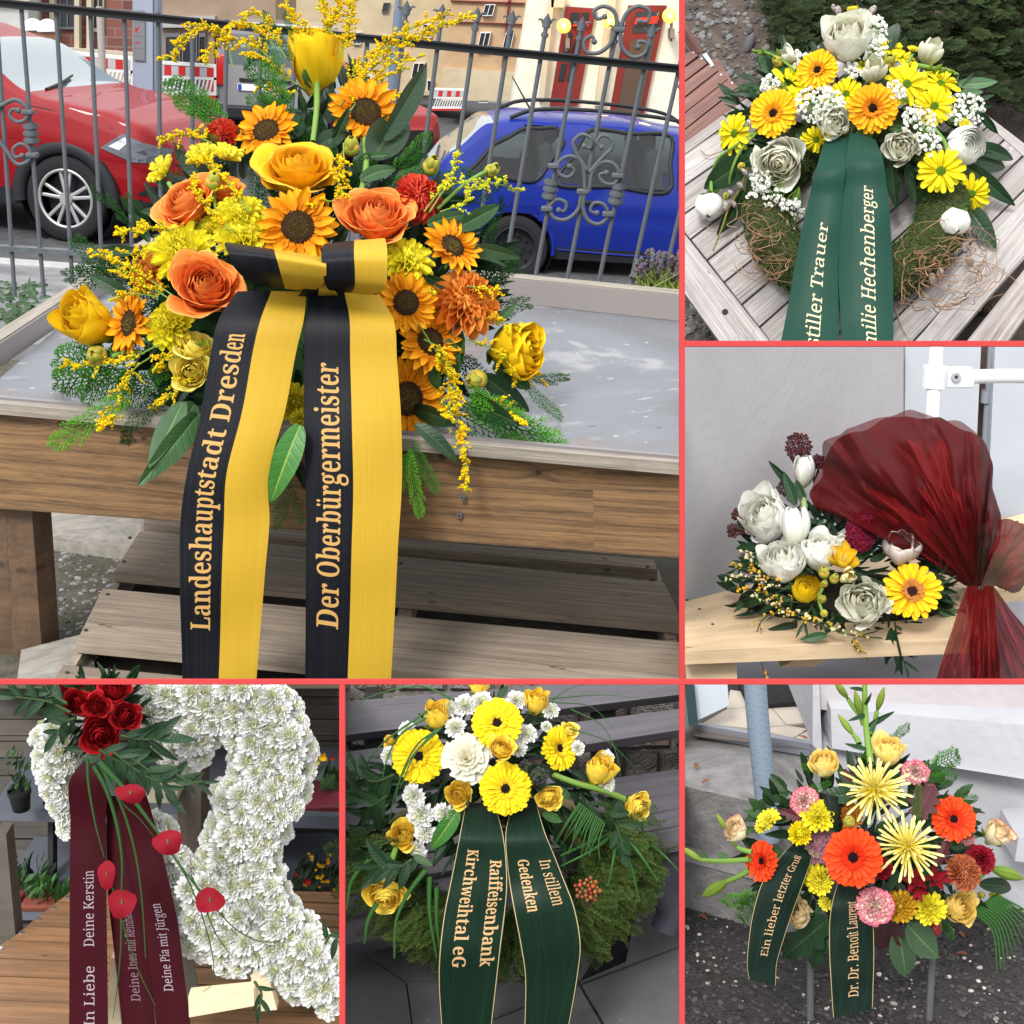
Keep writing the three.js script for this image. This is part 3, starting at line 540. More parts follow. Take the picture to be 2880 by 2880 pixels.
// rows: [kind, x, y, diameter in pixels of this view, turn right, turn up, label, depth shift]
function flower(kind,x,y,dia,tx,ty,label,dz=0,group){
 const d=here.depth(x,y)+ dz,o=proto(kind).clone(),[n,c]=infoOf(kind),w=o.userData.w;delete o.userData.w;
 aim(o,here,x,y,d,here.m(dia,d)/ w*(here.grow??1),tx,ty,kind.startsWith('lilyBud')?0:rnd()*6.28);
 top(o,n,label,c,group??(n==='sunflower'?'sunflowers of the tall arrangement':undefined));
 return o;
}
const flowers=(rows)=>rows.forEach((r)=>flower(...r));
// a thing with a long axis given by two ends in the view: a leaf, a bud, a frond
function lay(o,b,x0,y0,x1,y1,d0,d1,faceRoll=0){
 const p=b.p(x0,y0,d0),q=b.p(x1,y1,d1),y=q.clone().sub(p),len=y.length();y.normalize();
 let z=CAM.clone().sub(p).normalize();const xa=y.clone().cross(z).normalize();z=xa.clone().cross(y);
 o.quaternion.setFromRotationMatrix(new THREE.Matrix4().makeBasis(xa,y,z)).multiply(new THREE.Quaternion().setFromAxisAngle(V(0,1,0),faceRoll));
 o.position.copy(p);o.scale.setScalar(len);return o;
}
function leaf(kind,x0,y0,x1,y1,label,o={}){
 const d0=here.depth(x0,y0)+(o.dz??0),d1=here.depth(x1,y1)+(o.dz1??o.dz??0),g=new THREE.Group();
 part(g,'blade',pick(LEAVES[kind]),o.mat??pick(kind==='oak'?MATTE:GLOSS));lay(g,here,x0,y0,x1,y1,d0,d1,o.roll??rr(-0.5,0.5));if(o.w)g.scale.x*=o.w;
 return top(g,'leaf',label,'leaf',o.group);
}
function frond(kind,x0,y0,x1,y1,label,o={}){
 const d0=here.depth(x0,y0)+(o.dz??0),d1=here.depth(x1,y1)+(o.dz1??o.dz??0),m=new THREE.Mesh(pick(FRONDS[kind]),FROND);
 lay(m,here,x0,y0,x1,y1,d0,d1,o.roll??rr(-0.6,0.6));m.scale.x*=(o.w??1)*0.75;
 return top(m,'conifer_sprig',label,'conifer sprig',o.group);
}
// many leaves or fronds nobody could count, filling the heart of an arrangement
function filler(name,label,category,geos,mats,n,spot,o={}){
 const g=new THREE.Group(),k=geos.length,lists=geos.map(()=>[]);
 const t=new THREE.Object3D();
 for(let i=0;i<n;i++){const s=spot(i);lay(t,here,s[0],s[1],s[2],s[3],s[4],s[5],rr(-1.2,1.2));if(o.w)t.scale.x*=o.w;t.updateMatrix();lists[i % k].push(t.matrix.clone());}
 lists.forEach((l,i)=>{if(!l.length)return;const m=new THREE.InstancedMesh(geos[i],mats[i % mats.length],l.length);m.name=o.part??'leaves';m.userData.kind='stuff';l.forEach((x,j)=>{m.setMatrixAt(j,x);const q=rr(0.6,1.25);m.setColorAt(j,new THREE.Color(q,q,q));});g.add(m);});
 return top(g,name,label,category,undefined,'stuff');
}
function stem(owner,pts,r,m=GREENSTEM,name='stem'){// [x, y, depth shift] in the view; the stem belongs to its flower
 const q=new THREE.Mesh(tube(pts.map(([x,y,dz])=>here.p(x,y,here.depth(x,y)+(dz??0))),r,r*0.8,pts.length*4),m);q.name=name;
 owner.updateMatrixWorld(true);owner.attach(q);return q;
}
const labelled=(l)=>tops.find(([o])=>o.userData.label===l)[0];
// a spray of tiny flowers along a curve
const floretGeo=(()=>{const q=smallOcta.clone();return q;})();
function spray(name,label,cat,pts,o={}){
 const{n=120,size=0.004,spread=0.012,colour=[0.75,0.45,0.006],r=0.0016,taper=0.5,group}=o,g=new THREE.Group(),P=pts.map(([x,y,dz])=>here.p(x,y,here.depth(x,y)+(dz??0))),c=new THREE.CatmullRomCurve3(P),gs=[];
 part(g,'stem',tube(P,r,r*0.5,16,5),o.stemMat??GREENSTEM);
 const nb=o.branches??Math.max(6,Math.round(n / 16)),twigs=[];
 for(let b=0;b<nb;b++){// side twigs, each a soft tassel of florets
 const t=0.14 + 0.86*(b + rnd()*0.6)/ nb,p0=c.getPointAt(Math.min(1,t)),tan=c.getTangentAt(Math.min(1,t)),dir=V(rr(-1,1),rr(-0.4,1),rr(-1,1)).normalize().addScaledVector(tan,0.9).normalize(),len=spread*2.3*(1.2 - taper*t)*rr(0.6,1.2),tip=p0.clone().addScaledVector(dir,len).add(V(0,-len*0.18,0)),m=p0.clone().lerp(tip,0.5).add(V(0,len*0.12,0));
 twigs.push(tube([p0,m,tip],r*0.45,r*0.25,4,3));const k=Math.round(n / nb),cv=new THREE.QuadraticBezierCurve3(p0,m,tip);
 for(let i=0;i<k;i++){const q=(i % 3?smallOcta:small).clone(),w=size*rr(0.5,1.2),p=cv.getPoint(0.15 + 0.85*(i + rnd())/ k).add(V(rr(-1,1),rr(-0.5,1),rr(-1,1)).multiplyScalar(size*1.1));q.scale(w,w*rr(0.8,1.5),w);q.rotateX(rnd()*3);q.rotateZ(rnd()*3);q.translate(p.x,p.y,p.z);const h=rnd()<0.16?[colour[0]*0.6,colour[1]*0.85,colour[2]]:colour;paint(q,h.map((x)=>x*rr(0.75,1.2)));gs.push(q);}
}
 part(g,'twigs',mergeGeometries(twigs),o.stemMat??GREENSTEM,null,'stuff');
 part(g,'florets',mergeGeometries(gs),VC,null,'stuff');
 return top(g,name,label,cat,group);
}
// ribbon: rows [xLeft, yLeft, xRight, yRight, depth shift]; the print is a canvas drawn with its length along +x
function ribbonGeo(rows,o={}){
 const at0=(x,y,z)=>here.p(x,y,(typeof here.rib==='function'?here.rib(x,y):here.rib)+(z??0)),L=rows.map((r)=>at0(r[0],r[1],r[4])),R=rows.map((r)=>at0(r[2],r[3],r[5]??r[4])),cl=new THREE.CatmullRomCurve3(L),cr=new THREE.CatmullRomCurve3(R),nv=o.nv??48,nu=10;
 return sheet(nu,nv,(u,v)=>{const a=cl.getPoint(v),b=cr.getPoint(v),p=a.clone().lerp(b,u*0.5 + 0.5),w=a.distanceTo(b);p.addScaledVector(FWD,-(1 - u*u)*w*(o.sag??0.05)+ 0.012*w*Math.sin(v*9 + u*2)+(o.wave??0.01)*w*Math.sin(v*23 + u));return[p.x,p.y,p.z];});
}
// clouds of tiny white flowers on wiry stems
const starGeo=(()=>{const gs=[];for(let i=0;i<7;i++){const q=smallOcta.clone();q.scale(0.42,0.42,0.3);q.translate(i?Math.cos(i*1.047)*0.6:0,i?Math.sin(i*1.047)*0.6:0,i?0:0.25);gs.push(paint(q,i?[0.84,0.84,0.82]:[0.5,0.52,0.35]));}return mergeGeometries(gs);})();
function cloud(label,cx,cy,rx,ry,n,bx,by,dz=-0.03,size=0.0085){
 const g=new THREE.Group(),fl=[],st=[],base=here.p(bx,by,here.depth(bx,by)+ dz + 0.04);
 for(let i=0;i<n;i++){const a=rnd()*6.28,r=Math.sqrt(rnd()),x=cx + rx*r*Math.cos(a),y=cy + ry*r*Math.sin(a),p=here.p(x,y,here.depth(x,y)+ dz + rr(-0.03,0.03)),s=size*rr(0.6,1.15),q=starGeo.clone();q.scale(s,s,s);q.rotateX(rr(-0.9,0.3));q.rotateY(rr(-0.8,0.8));q.translate(p.x,p.y,p.z);fl.push(q);if(i % 2===0)st.push(tube([base,base.clone().lerp(p,0.55).add(V(rr(-1,1),rr(-1,1),0).multiplyScalar(0.012)),p],0.0009,0.0006,4,3));}
 part(g,'stems',mergeGeometries(st),GREENSTEM,null,'stuff');part(g,'florets',mergeGeometries(fl),VC,null,'stuff');return top(g,'babys_breath',label,'baby\u2019s breath');
}
// a bunch of berries or tight buds
function berries(label,name,cat,cx,cy,rx,ry,n,r,colour,o={}){
 const g=new THREE.Group(),gs=[],base=o.base??[cx,cy + ry*1.5],st=[],b=here.p(base[0],base[1],here.depth(...base)+(o.dz??-0.02)+ 0.03),B=new THREE.IcosahedronGeometry(1,1);
 for(let i=0;i<n;i++){const a=i*GOLD,q=Math.sqrt((i + 0.5)/ n),x=cx + rx*q*Math.cos(a),y=cy + ry*q*Math.sin(a),p=here.p(x,y,here.depth(x,y)+(o.dz??-0.02)- 0.6*here.m(rx,4)*Math.sqrt(1 - q*q)+ rr(-0.006,0.006)),e=B.clone(),s=r*rr(0.75,1.2);e.scale(s,s*1.1,s);e.translate(p.x,p.y,p.z);gs.push(paint(e,colour.map((v)=>v*rr(0.6,1.4))));if(i % 3===0)st.push(tube([b,b.clone().lerp(p,0.6).add(V(rr(-0.005,0.005),0,0)),p],0.0016,0.001,3,4));}
 part(g,'stems',mergeGeometries(st),o.stem??mat([0.09,0.04,0.03],0.7),null,'stuff');part(g,o.part??'berries',mergeGeometries(gs),VC,null,'stuff');return top(g,name,label,cat);
}
const blades=(label,list,o={})=>{const g=new THREE.Group();list.forEach((pts)=>part(g,'blade',tube(pts.map(([x,y,z])=>here.p(x,y,here.depth(x,y)+(z??-0.03))),o.r??0.0022,(o.r??0.0022)*0.3,18,5),o.m??mat([0.03,0.1,0.02],0.5)));return top(g,o.name??'grass_blades',label,o.cat??'grass');};
function ribbonTex(W,H,draw){// W pixels across, H along; drawn as the ribbon is seen, its upper end at the top
 const c=document.createElement('canvas');c.width=W;c.height=H;const x=c.getContext('2d');x.save();draw(x,W,H);x.restore();
 const t=new THREE.CanvasTexture(c);t.colorSpace=THREE.SRGBColorSpace;t.flipY=false;t.wrapS=t.wrapT=THREE.ClampToEdgeWrapping;return t;
}
// a line of print along the ribbon: (cx, cy) where it starts, reading up (-1) or down (1), its length and letter size in pixels
function print(x,str,cx,cy,dir,len,size,colour,o={}){
 x.save();x.translate(cx,cy);x.rotate(dir*Math.PI / 2);if(o.slant)x.transform(1,0,-o.slant,1,0,0);
 x.font=`${o.bold ? 'bold ' : ''}${size}px serif`;x.textBaseline='alphabetic';x.scale(len / x.measureText(str).width,1);x.fillStyle=colour;x.fillText(str,0,0);x.restore();
}
function weave(x,W,H,c0,c1,n=260){for(let i=0;i<n;i++){x.fillStyle=i % 2?c0:c1;x.fillRect(rnd()*W,0,1.5,H);}for(let i=0;i<n*2.5;i++){x.fillStyle=i % 2?c0:c1;x.fillRect(0,rnd()*H,W,1.2);}}
const satin=(map,o={})=>new THREE.MeshPhysicalMaterial({map,roughness:o.rough??0.48,side:THREE.DoubleSide,bumpMap:veins,bumpScale:0.0003,specularIntensity:o.spec??0.25});
// ---------- the street display: tall arrangement on a table, fence, parked cars ----------
here=BIG;
const GB=-0.05,TT=0.73;
BIG.depth=(x,y)=>{const r2=((x - 560)/ 520)**2 +((y - 590)/ 420)**2;const d=3.86 - 0.42*Math.sqrt(Math.max(0,1 - Math.min(1,r2)))+(y<330?0.02:0);return y>600&&y<790?Math.min(d,depthOf(BIG.onY(x,y,TT))- 0.05):y>=790?Math.min(d,3.4):d;};
BIG.rib=3.33;
const GREY=[0.36,0.36,0.37];
// grounds: one sheet far out, the yard, the road and its pavement
const asphalt=noiseMat([0.075,0.075,0.08],{f:14,amp:0.35,spots:0.12,spot:[0.2,0.2,0.2],rep:[0.8,0.8],rough:0.9,bump:0.004});
const dirt=noiseMat([0.085,0.075,0.06],{f:9,amp:0.5,spots:0.16,spot:[0.24,0.23,0.22],rep:[1.6,1.6],rough:0.95,bump:0.006,tint:[0.06,0.07,0.035],tintAmp:-0.2});
const concrete=noiseMat([0.3,0.28,0.25],{f:16,amp:0.3,spots:0.12,spot:[0.16,0.15,0.13],rep:[1.5,1.5],rough:0.9,bump:0.003});
const farGround=structure('ground',poly([V(-150,-0.9,30),V(150,-0.9,30),V(150,-0.9,-200),V(-150,-0.9,-200)],{up:V(0,1,0)}),noiseMat([0.16,0.16,0.155],{f:8,amp:0.2,rep:[0.25,0.25],rough:0.95}),'grey open ground around the displays');
farGround.userData.free=true;
structure('yard_ground',slab([V(-2.6,GB,-3.5),V(1.6,GB,-3.5),V(1.6,GB,-7.3),V(-3.2,GB,-7.3)].reverse(),V(0,-0.2,0)),dirt,'bare earth with small stones under the table');
// gravel lying on the earth beside the pallet
{const n=420,m=new THREE.InstancedMesh(new THREE.DodecahedronGeometry(1,0),mat([1,1,1],0.9),n),o=new THREE.Object3D(),c=new THREE.Color();
 for(let i=0;i<n;i++){const p=BIG.onY(rr(60,230),rr(1010,1275),GB);o.position.copy(p);const s=0.004 + 0.011*rnd()**3;o.scale.set(s*rr(0.8,1.6),s*0.5,s);o.rotation.set(rr(-0.3,0.3),rnd()*6,0);o.updateMatrix();m.setMatrixAt(i,o.matrix);const g=rr(0.1,0.3);m.setColorAt(i,c.setRGB(g,g*0.98,g*0.96));}
 top(m,'gravel','small grey stones scattered on the earth beside the pallet',undefined,undefined,'stuff');}
for(const[q,l]of[[[[78,964],[285,975],[258,1034],[85,1012]],'pale concrete slab lying behind the table leg'],[[[40,1226],[160,1195],[178,1250],[90,1300],[30,1300]],'cracked concrete slab at the foot of the table leg']])
 single('paving_slab',slab(q.map(([x,y])=>BIG.onY(x,y,GB + 0.05)).reverse(),V(0,-0.06,0)),concrete,l,'paving slab');
// the road falls a little to the right, as the yard does
const ROLL=-0.075,roadY=(x)=>ROLL*(x + 3.4);
const roadPt=(x,z)=>V(x,roadY(x),z);
structure('road',poly([roadPt(-9,-9.2),roadPt(7,-9.2),roadPt(9,-30),roadPt(-12,-30)],{up:V(0,1,0)}),asphalt,'asphalt road behind the fence');
structure('pavement',slab([roadPt(-9,-7.31),roadPt(7,-7.31),roadPt(7,-9.3),roadPt(-9,-9.3)].map((p)=>p.add(V(0,0.1,0))).reverse(),V(0,-0.2,0)),noiseMat([0.2,0.2,0.205],{f:7,amp:0.35,rep:[0.9,0.9],rough:0.92,bump:0.004,tint:[0.11,0.11,0.115],tintAmp:0.1}),'grey pavement behind the fence');
single('kerb',slab([roadPt(-9,-9.3),roadPt(7,-9.3),roadPt(7,-9.5),roadPt(-9,-9.5)].map((p)=>p.add(V(0,0.115,0))).reverse(),V(0,-0.2,0)),noiseMat([0.36,0.36,0.36],{f:10,amp:0.2,rep:[1,1]}),'pale granite kerb between pavement and road','kerb');
// low green plants left of the table
here=BIG;
{const geos=LEAVES.round,list=[];const g=new THREE.Group(),o=new THREE.Object3D(),m=new THREE.InstancedMesh(geos[0],MATTE[1],420);
 for(let i=0;i<420;i++){const p=BIG.onY(rr(-10,80),rr(565,640),GB + 0.03);o.position.copy(p).add(V(0,rr(0,0.12),0));o.scale.setScalar(rr(0.04,0.08));o.rotation.set(rr(-1.6,-0.4),rr(-1,1),rnd()*6);o.updateMatrix();m.setMatrixAt(i,o.matrix);}
 m.name='leaves';m.userData.kind='stuff';g.add(m);top(g,'ground_cover','low green leafy ground cover beside the left table rail',undefined,undefined,'stuff');}
// ---- buildings over the road
const wallMat=(c,o={})=>noiseMat(c,{f:8,amp:0.12,rep:[0.5,0.5],rough:0.9,bump:0.003,...o});
const GLASSD=new THREE.MeshPhysicalMaterial({color:C([0.03,0.035,0.04]),roughness:0.08,metalness:0,specularIntensity:1});
const WHITEP=mat([0.72,0.72,0.7],0.5),REDP=mat([0.17,0.022,0.02],0.5),STONE=mat([0.5,0.44,0.34],0.85),LEAD=mat([0.14,0.15,0.17],0.6);
const quadPx=(b,z,pts)=>pts.map(([x,y])=>b.onZ(x,y,z));
function panel(parent,name,m,z,pts,thick=0.12,label){return part(parent,name,slab(quadPx(BIG,z,pts),V(0,0,-thick)),m,label);}
function windowPx(g,z,pts,frame=WHITEP,bars=1){// a window: reveal, frame, pane
 const q=quadPx(BIG,z,pts),ctr=q.reduce((a,p)=>a.add(p),V()).multiplyScalar(0.25),w=new THREE.Group();
 const inn=q.map((p)=>p.clone().lerp(ctr,0.14)),f=new THREE.Mesh(mergeGeometries([0,1,2,3].map((i)=>slab([q[i],q[(i + 1)% 4],inn[(i + 1)% 4],inn[i]].map((p)=>p.clone().add(V(0,0,0.02))),V(0,0,-0.1)))),frame);f.name='window';g.add(f);
 part(f,'pane',slab(inn.map((p)=>p.clone().add(V(0,0,0.0))),V(0,0,-0.02)),GLASSD);
 if(bars){const a=inn[0].clone().lerp(inn[1],0.46),b=inn[0].clone().lerp(inn[1],0.54),c=inn[3].clone().lerp(inn[2],0.54),d=inn[3].clone().lerp(inn[2],0.46);part(f,'glazing_bar',slab([a,b,c,d].map((p)=>p.clone().add(V(0,0,0.025))),V(0,0,-0.03)),frame);}
}
const building=(label)=>thing('building',label,'building');
{// brick building at the far left
 const g=building('dark red brick building with pale stone plinth behind the workers'),z=-21,BR1=[0.17,0.06,0.045];
 const brickM=new THREE.MeshPhysicalMaterial({map:fieldTex(256,256,(u,v)=>{const row=Math.floor(v*16),uu=(u*8 +(row % 2)*0.5)% 1,vv=(v*16)% 1,j=uu<0.06||vv<0.12;const n=perlin.noise(Math.floor(u*8 +(row % 2)*0.5)*3.7,row*5.1,2);return(j?[0.2,0.15,0.13]:BR1.map((c)=>c*(1 + 0.5*n))).map(sr);},true),roughness:0.9});
 brickM.map.repeat.set(0.5,0.5);
 panel(g,'wall',brickM,z,[[52,100],[300,110],[300,-120],[52,-120]].reverse(),2);
 panel(g,'plinth',STONE,z + 0.3,[[100,165],[252,165],[252,100],[100,88]].reverse(),0.3);
 for(const x of[93,140,163])panel(g,'pilaster',STONE,z + 0.15,[[x,110],[x + 9,110],[x + 9,-120],[x,-120]].reverse(),0.15);
 panel(g,'drainpipe',LEAD,z + 0.12,[[65,90],[70,90],[70,-120],[65,-120]].reverse(),0.06);
 windowPx(g,z + 0.03,[[113,-6],[143,-6],[143,55],[113,55]].reverse(),LEAD,1);windowPx(g,z + 0.03,[[176,-40],[196,-40],[196,60],[176,60]].reverse(),STONE,1);
 const w=building('white rendered house edge beside the brick building');panel(w,'wall',wallMat([0.55,0.55,0.53]),z + 0.6,[[-20,120],[53,120],[53,-120],[-20,-120]].reverse(),1.5);panel(w,'cornice',STONE,z + 0.7,[[-20,6],[55,6],[55,-4],[-20,-4]].reverse(),0.2);
 const s=building('shop front with large dark windows behind the information pillar');
 panel(s,'wall',wallMat([0.3,0.22,0.16]),z,[[300,170],[520,170],[520,-120],[300,-120]].reverse(),2);
 for(const[a,b]of[[312,340],[344,372],[376,388],[408,440],[446,500]])windowPx(s,z + 0.04,[[a,62],[b,62],[b,172],[a,172]].reverse().map((p)=>p),LEAD,0);
 panel(s,'fascia',mat([0.36,0.36,0.35],0.7),z + 0.12,[[300,52],[405,52],[405,30],[300,30]].reverse(),0.2);
 panel(s,'awning',mat([0.04,0.2,0.05],0.7),z + 0.2,[[318,150],[340,150],[340,132],[318,132]].reverse(),0.05,'small green sign in the shop window');
}
{// pale houses in the middle
 const z=-25,a=building('cream apartment house with white windows behind the goldenrod'),Y=wallMat([0.55,0.45,0.3]);
 panel(a,'wall',Y,z,[[500,190],[838,190],[852,-120],[500,-120]].reverse(),3);
 for(const[x,y,w,h,l]of[[796,45,20,26,2],[778,118,21,30,3],[716,70,10,24,2],[668,60,14,24,2],[722,5,12,18,2],[748,172,24,14,0],[806,150,14,36,0],[590,50,16,26,1],[560,110,16,28,1]])windowPx(a,z + 0.03,[[x - l,y + h],[x + w - l,y + h],[x + w + l,y],[x + l,y]].reverse(),h<20?LEAD:WHITEP,h>20?1:0);
 panel(a,'string_course',STONE,z + 0.12,[[500,178],[838,180],[838,172],[500,170]].reverse(),0.12);
 panel(a,'drainpipe',mat([0.2,0.26,0.36],0.5),z + 0.1,[[738,190],[745,190],[757,-120],[750,-120]].reverse(),0.1);
 const b=building('peach brick house with red banding beside the cream house'),P=wallMat([0.5,0.34,0.2]);const zb=-24;
 panel(b,'wall',P,zb,[[836,190],[980,190],[1015,-120],[848,-120]].reverse(),3);
 panel(b,'ground_floor',wallMat([0.55,0.46,0.32]),zb + 0.1,[[834,190],[982,190],[990,138],[836,128]].reverse(),0.2);
 for(const y of[40,88,0])panel(b,'brick_band',REDP,zb + 0.05,[[850,y + 2],[990,y + 8],[990,y + 5],[850,y]].reverse(),0.1);
 panel(b,'brick_band',REDP,zb + 0.05,[[946,128],[949,128],[968,-50],[964,-50]].reverse(),0.1);
 for(const[x,y,w,h,l]of[[903,60,20,36,4],[950,62,16,36,4],[912,8,20,22,3],[905,158,18,36,2]])windowPx(b,zb + 0.06,[[x - l,y + h],[x + w - l,y + h],[x + w + l,y],[x + l,y]].reverse(),WHITEP,1);
}
{// white house with the two red doors and glowing lamps
 const z=-18,g=building('white house with two dark red doors and round yellow lamps'),W=wallMat([0.72,0.7,0.6]);
 panel(g,'wall',W,z,[[960,230],[1400,260],[1460,-120],[1018,-120]].reverse(),3);
 panel(g,'moulding',STONE,z + 0.14,[[1016,190],[1026,190],[1058,-120],[1046,-120]].reverse(),0.15);
 panel(g,'moulding',STONE,z + 0.14,[[1122,200],[1136,200],[1178,-120],[1164,-120]].reverse(),0.15);
 panel(g,'moulding',STONE,z + 0.14,[[1040,14],[1064,14],[1068,-12],[1040,-12]].reverse(),0.3);
 const d1=panel(g,'door',REDP,z + 0.06,[[1037,200],[1090,200],[1125,16],[1068,12]].reverse(),0.1,'dark red glazed double door');
 for(const q of[[[1053,152],[1064,152],[1070,120],[1059,120]],[[1070,152],[1081,152],[1088,120],[1077,120]],[[1062,105],[1073,105],[1080,62],[1070,62]],[[1080,105],[1092,105],[1100,62],[1088,62]],[[1072,52],[1090,52],[1094,24],[1078,24]],[[1094,52],[1108,52],[1112,24],[1098,24]]])part(d1,'pane',slab(quadPx(BIG,z + 0.075,q.slice().reverse()),V(0,0,-0.01)),GLASSD);
 const d2=panel(g,'door',REDP,z + 0.06,[[1150,215],[1215,215],[1258,10],[1186,10]].reverse(),0.1,'dark red door frame around a dark brown panel for the shaded inside');
 part(d2,'doorway_shade_panel',slab(quadPx(BIG,z + 0.07,[[1163,215],[1207,215],[1236,74],[1190,74]].reverse()),V(0,0,-0.005)),mat([0.085,0.055,0.042],0.7));part(d2,'pane',slab(quadPx(BIG,z + 0.07,[[1192,62],[1240,62],[1247,22],[1200,22]].reverse()),V(0,0,-0.005)),GLASSD);  // flat brown panel, its dark tone put in for the shaded inside of the doorway
 const AW=mat([0.5,0.03,0.018],0.6);panel(g,'banner',AW,z + 0.12,[[1080,50],[1110,50],[1114,40],[1083,42]].reverse(),0.03);panel(g,'banner',AW,z + 0.12,[[1196,46],[1240,44],[1243,30],[1200,34]].reverse(),0.03);
 const glow=new THREE.MeshStandardMaterial({color:C([0.8,0.5,0.1]),emissive:C([1,0.5,0.06]),emissiveIntensity:0.8,roughness:0.4});
[[1064,49,'round yellow wall lamp left of the red door'],[1150,40,'round yellow wall lamp between the two red doors'],[1263,30,'round yellow wall lamp right of the brown doorway panel']].forEach(([x,y,l])=>{
 const t=thing('wall_lamp',l,'lamp','yellow lamps on the white house'),p=BIG.onZ(x,y,z + 0.34);t.position.copy(p);
 part(t,'lamp_shade',new THREE.SphereGeometry(0.085,16,12),glow);part(t,'bracket',move(new THREE.CylinderGeometry(0.015,0.02,0.3,8),0.04,-0.14,-0.12),LEAD);part(t,'mount',move(box(0.05,0.12,0.3,0.01),0.05,-0.2,-0.2),LEAD);
 const li=new THREE.PointLight(new THREE.Color(1,0.55,0.15),0.5);li.position.set(0,0,0.1);li.shadow.radius=4;li.castShadow=true;li.name='lamp_light';t.add(li);
});
}
// ---- site barriers, pillar, sign post, people
function barrier(pts,z,label,n){// white plastic barrier with a red and white striped board over slanted slats
 const g=thing('site_barrier',label,'barrier','striped site barriers along the road works'),[a,b,c,d]=quadPx(BIG,z,pts);// top-left, top-right, bottom-right, bottom-left
 const P=(u,v)=>a.clone().lerp(b,u).lerp(d.clone().lerp(c,u),v),q=(u0,v0,u1,v1,sk=0)=>[P(u0,v0),P(u0 + sk,v1),P(u1 + sk,v1),P(u1,v0)];
 const WP=mat([0.68,0.68,0.67],0.5),RP=mat([0.5,0.03,0.03],0.45),GP=mat([0.42,0.42,0.44],0.5);
 part(g,'frame',mergeGeometries([slab(q(0,0,1,0.1),V(0,0,-0.06)),slab(q(0,0.42,1,0.5),V(0,0,-0.06)),slab(q(0,0.9,1,1),V(0,0,-0.06)),slab(q(0,0.1,0.04,0.9),V(0,0,-0.06)),slab(q(0.96,0.1,1,0.9),V(0,0,-0.06))]),WP);
 for(let i=0;i<n;i++)part(g,'stripe',slab(q(0.04 + 0.92*i / n,0.12,0.04 + 0.92*(i + 1)/ n,0.41),V(0,0,-0.03)),i % 2?RP:GP);
 for(let i=0;i<n*1.6;i++){const u=0.08 + 0.84*i /(n*1.6);part(g,'slat',slab(q(u + 0.05,0.5,u + 0.08,0.9,-0.05),V(0,0,-0.03)),WP);}
 part(g,'foot',slab(q(0.02,1.0,0.98,1.1),V(0,0,-0.2)),RP);
}
barrier([[112,94],[252,108],[252,168],[112,166]],-15.5,'striped white and red barrier between red car and information pillar',9);
barrier([[292,114],[408,122],[408,180],[292,180]],-15,'striped white and red barrier between pillar and silver van',8);
barrier([[818,166],[880,168],[874,205],[812,205]],-17,'striped barrier behind the tail of the blue car',7);
{const g=thing('information_pillar','grey blue information pillar with dark panels and red print','information pillar'),z=-14.2,M1=mat([0.3,0.34,0.42],0.4),M2=mat([0.16,0.17,0.19],0.4);
 panel(g,'column',M1,z,[[250,182],[288,182],[288,-60],[250,-60]].reverse(),0.2);panel(g,'side_post',mat([0.2,0.23,0.3],0.4),z - 0.02,[[289,182],[297,182],[297,-60],[289,-60]].reverse(),0.2);
 const pr=canvasTex(128,256,(x,w,h)=>{x.fillStyle='#77797d';x.fillRect(0,0,w,h);x.strokeStyle='#55585c';x.lineWidth=3;for(const y of[60,132,196]){x.beginPath();x.moveTo(0,y);x.lineTo(w,y);x.stroke();}x.fillStyle='#a8323a';x.fillRect(20,88,30,26);x.beginPath();x.moveTo(40,96);x.lineTo(84,70);x.lineTo(52,108);x.fill();x.fillRect(24,160,12,14);x.fillRect(40,162,44,8);x.fillStyle='#e8e8e8';x.fillRect(4,8,26,34);});
 part(g,'panel',(()=>{const q=poly(quadPx(BIG,z + 0.02,[[251,113],[273,115],[273,20],[251,20]]));const uv=q.attributes.uv;[[0,0],[1,0],[1,1],[0,0],[1,1],[0,1]].forEach((t,i)=>uv.setXY(i,t[0],t[1]));return q;})(),new THREE.MeshPhysicalMaterial({map:pr,roughness:0.4,side:THREE.DoubleSide}));}
single('sign_post',tube([BIG.onZ(188,12,-14),BIG.onZ(195,165,-14)],0.035,0.035,4,8),noiseMat([0.4,0.37,0.34],{f:20,amp:0.5,rep:[1,2]}),'thin worn grey post before the first barrier','post');
// a street pole and a yellow sign among the far houses
single('street_pole',tube([BIG.onZ(752,20,-20),BIG.onZ(738,195,-20)],0.06,0.07,4,8),mat([0.15,0.2,0.28],0.5),'slim blue grey pole in front of the cream house','pole');
single('yellow_sign',slab(quadPx(BIG,-20,[[669,140],[680,141],[681,124],[670,123]].reverse()),V(0,0,-0.03)),mat([0.75,0.42,0.02],0.5),'small yellow sign between goldenrod and cream house','sign');
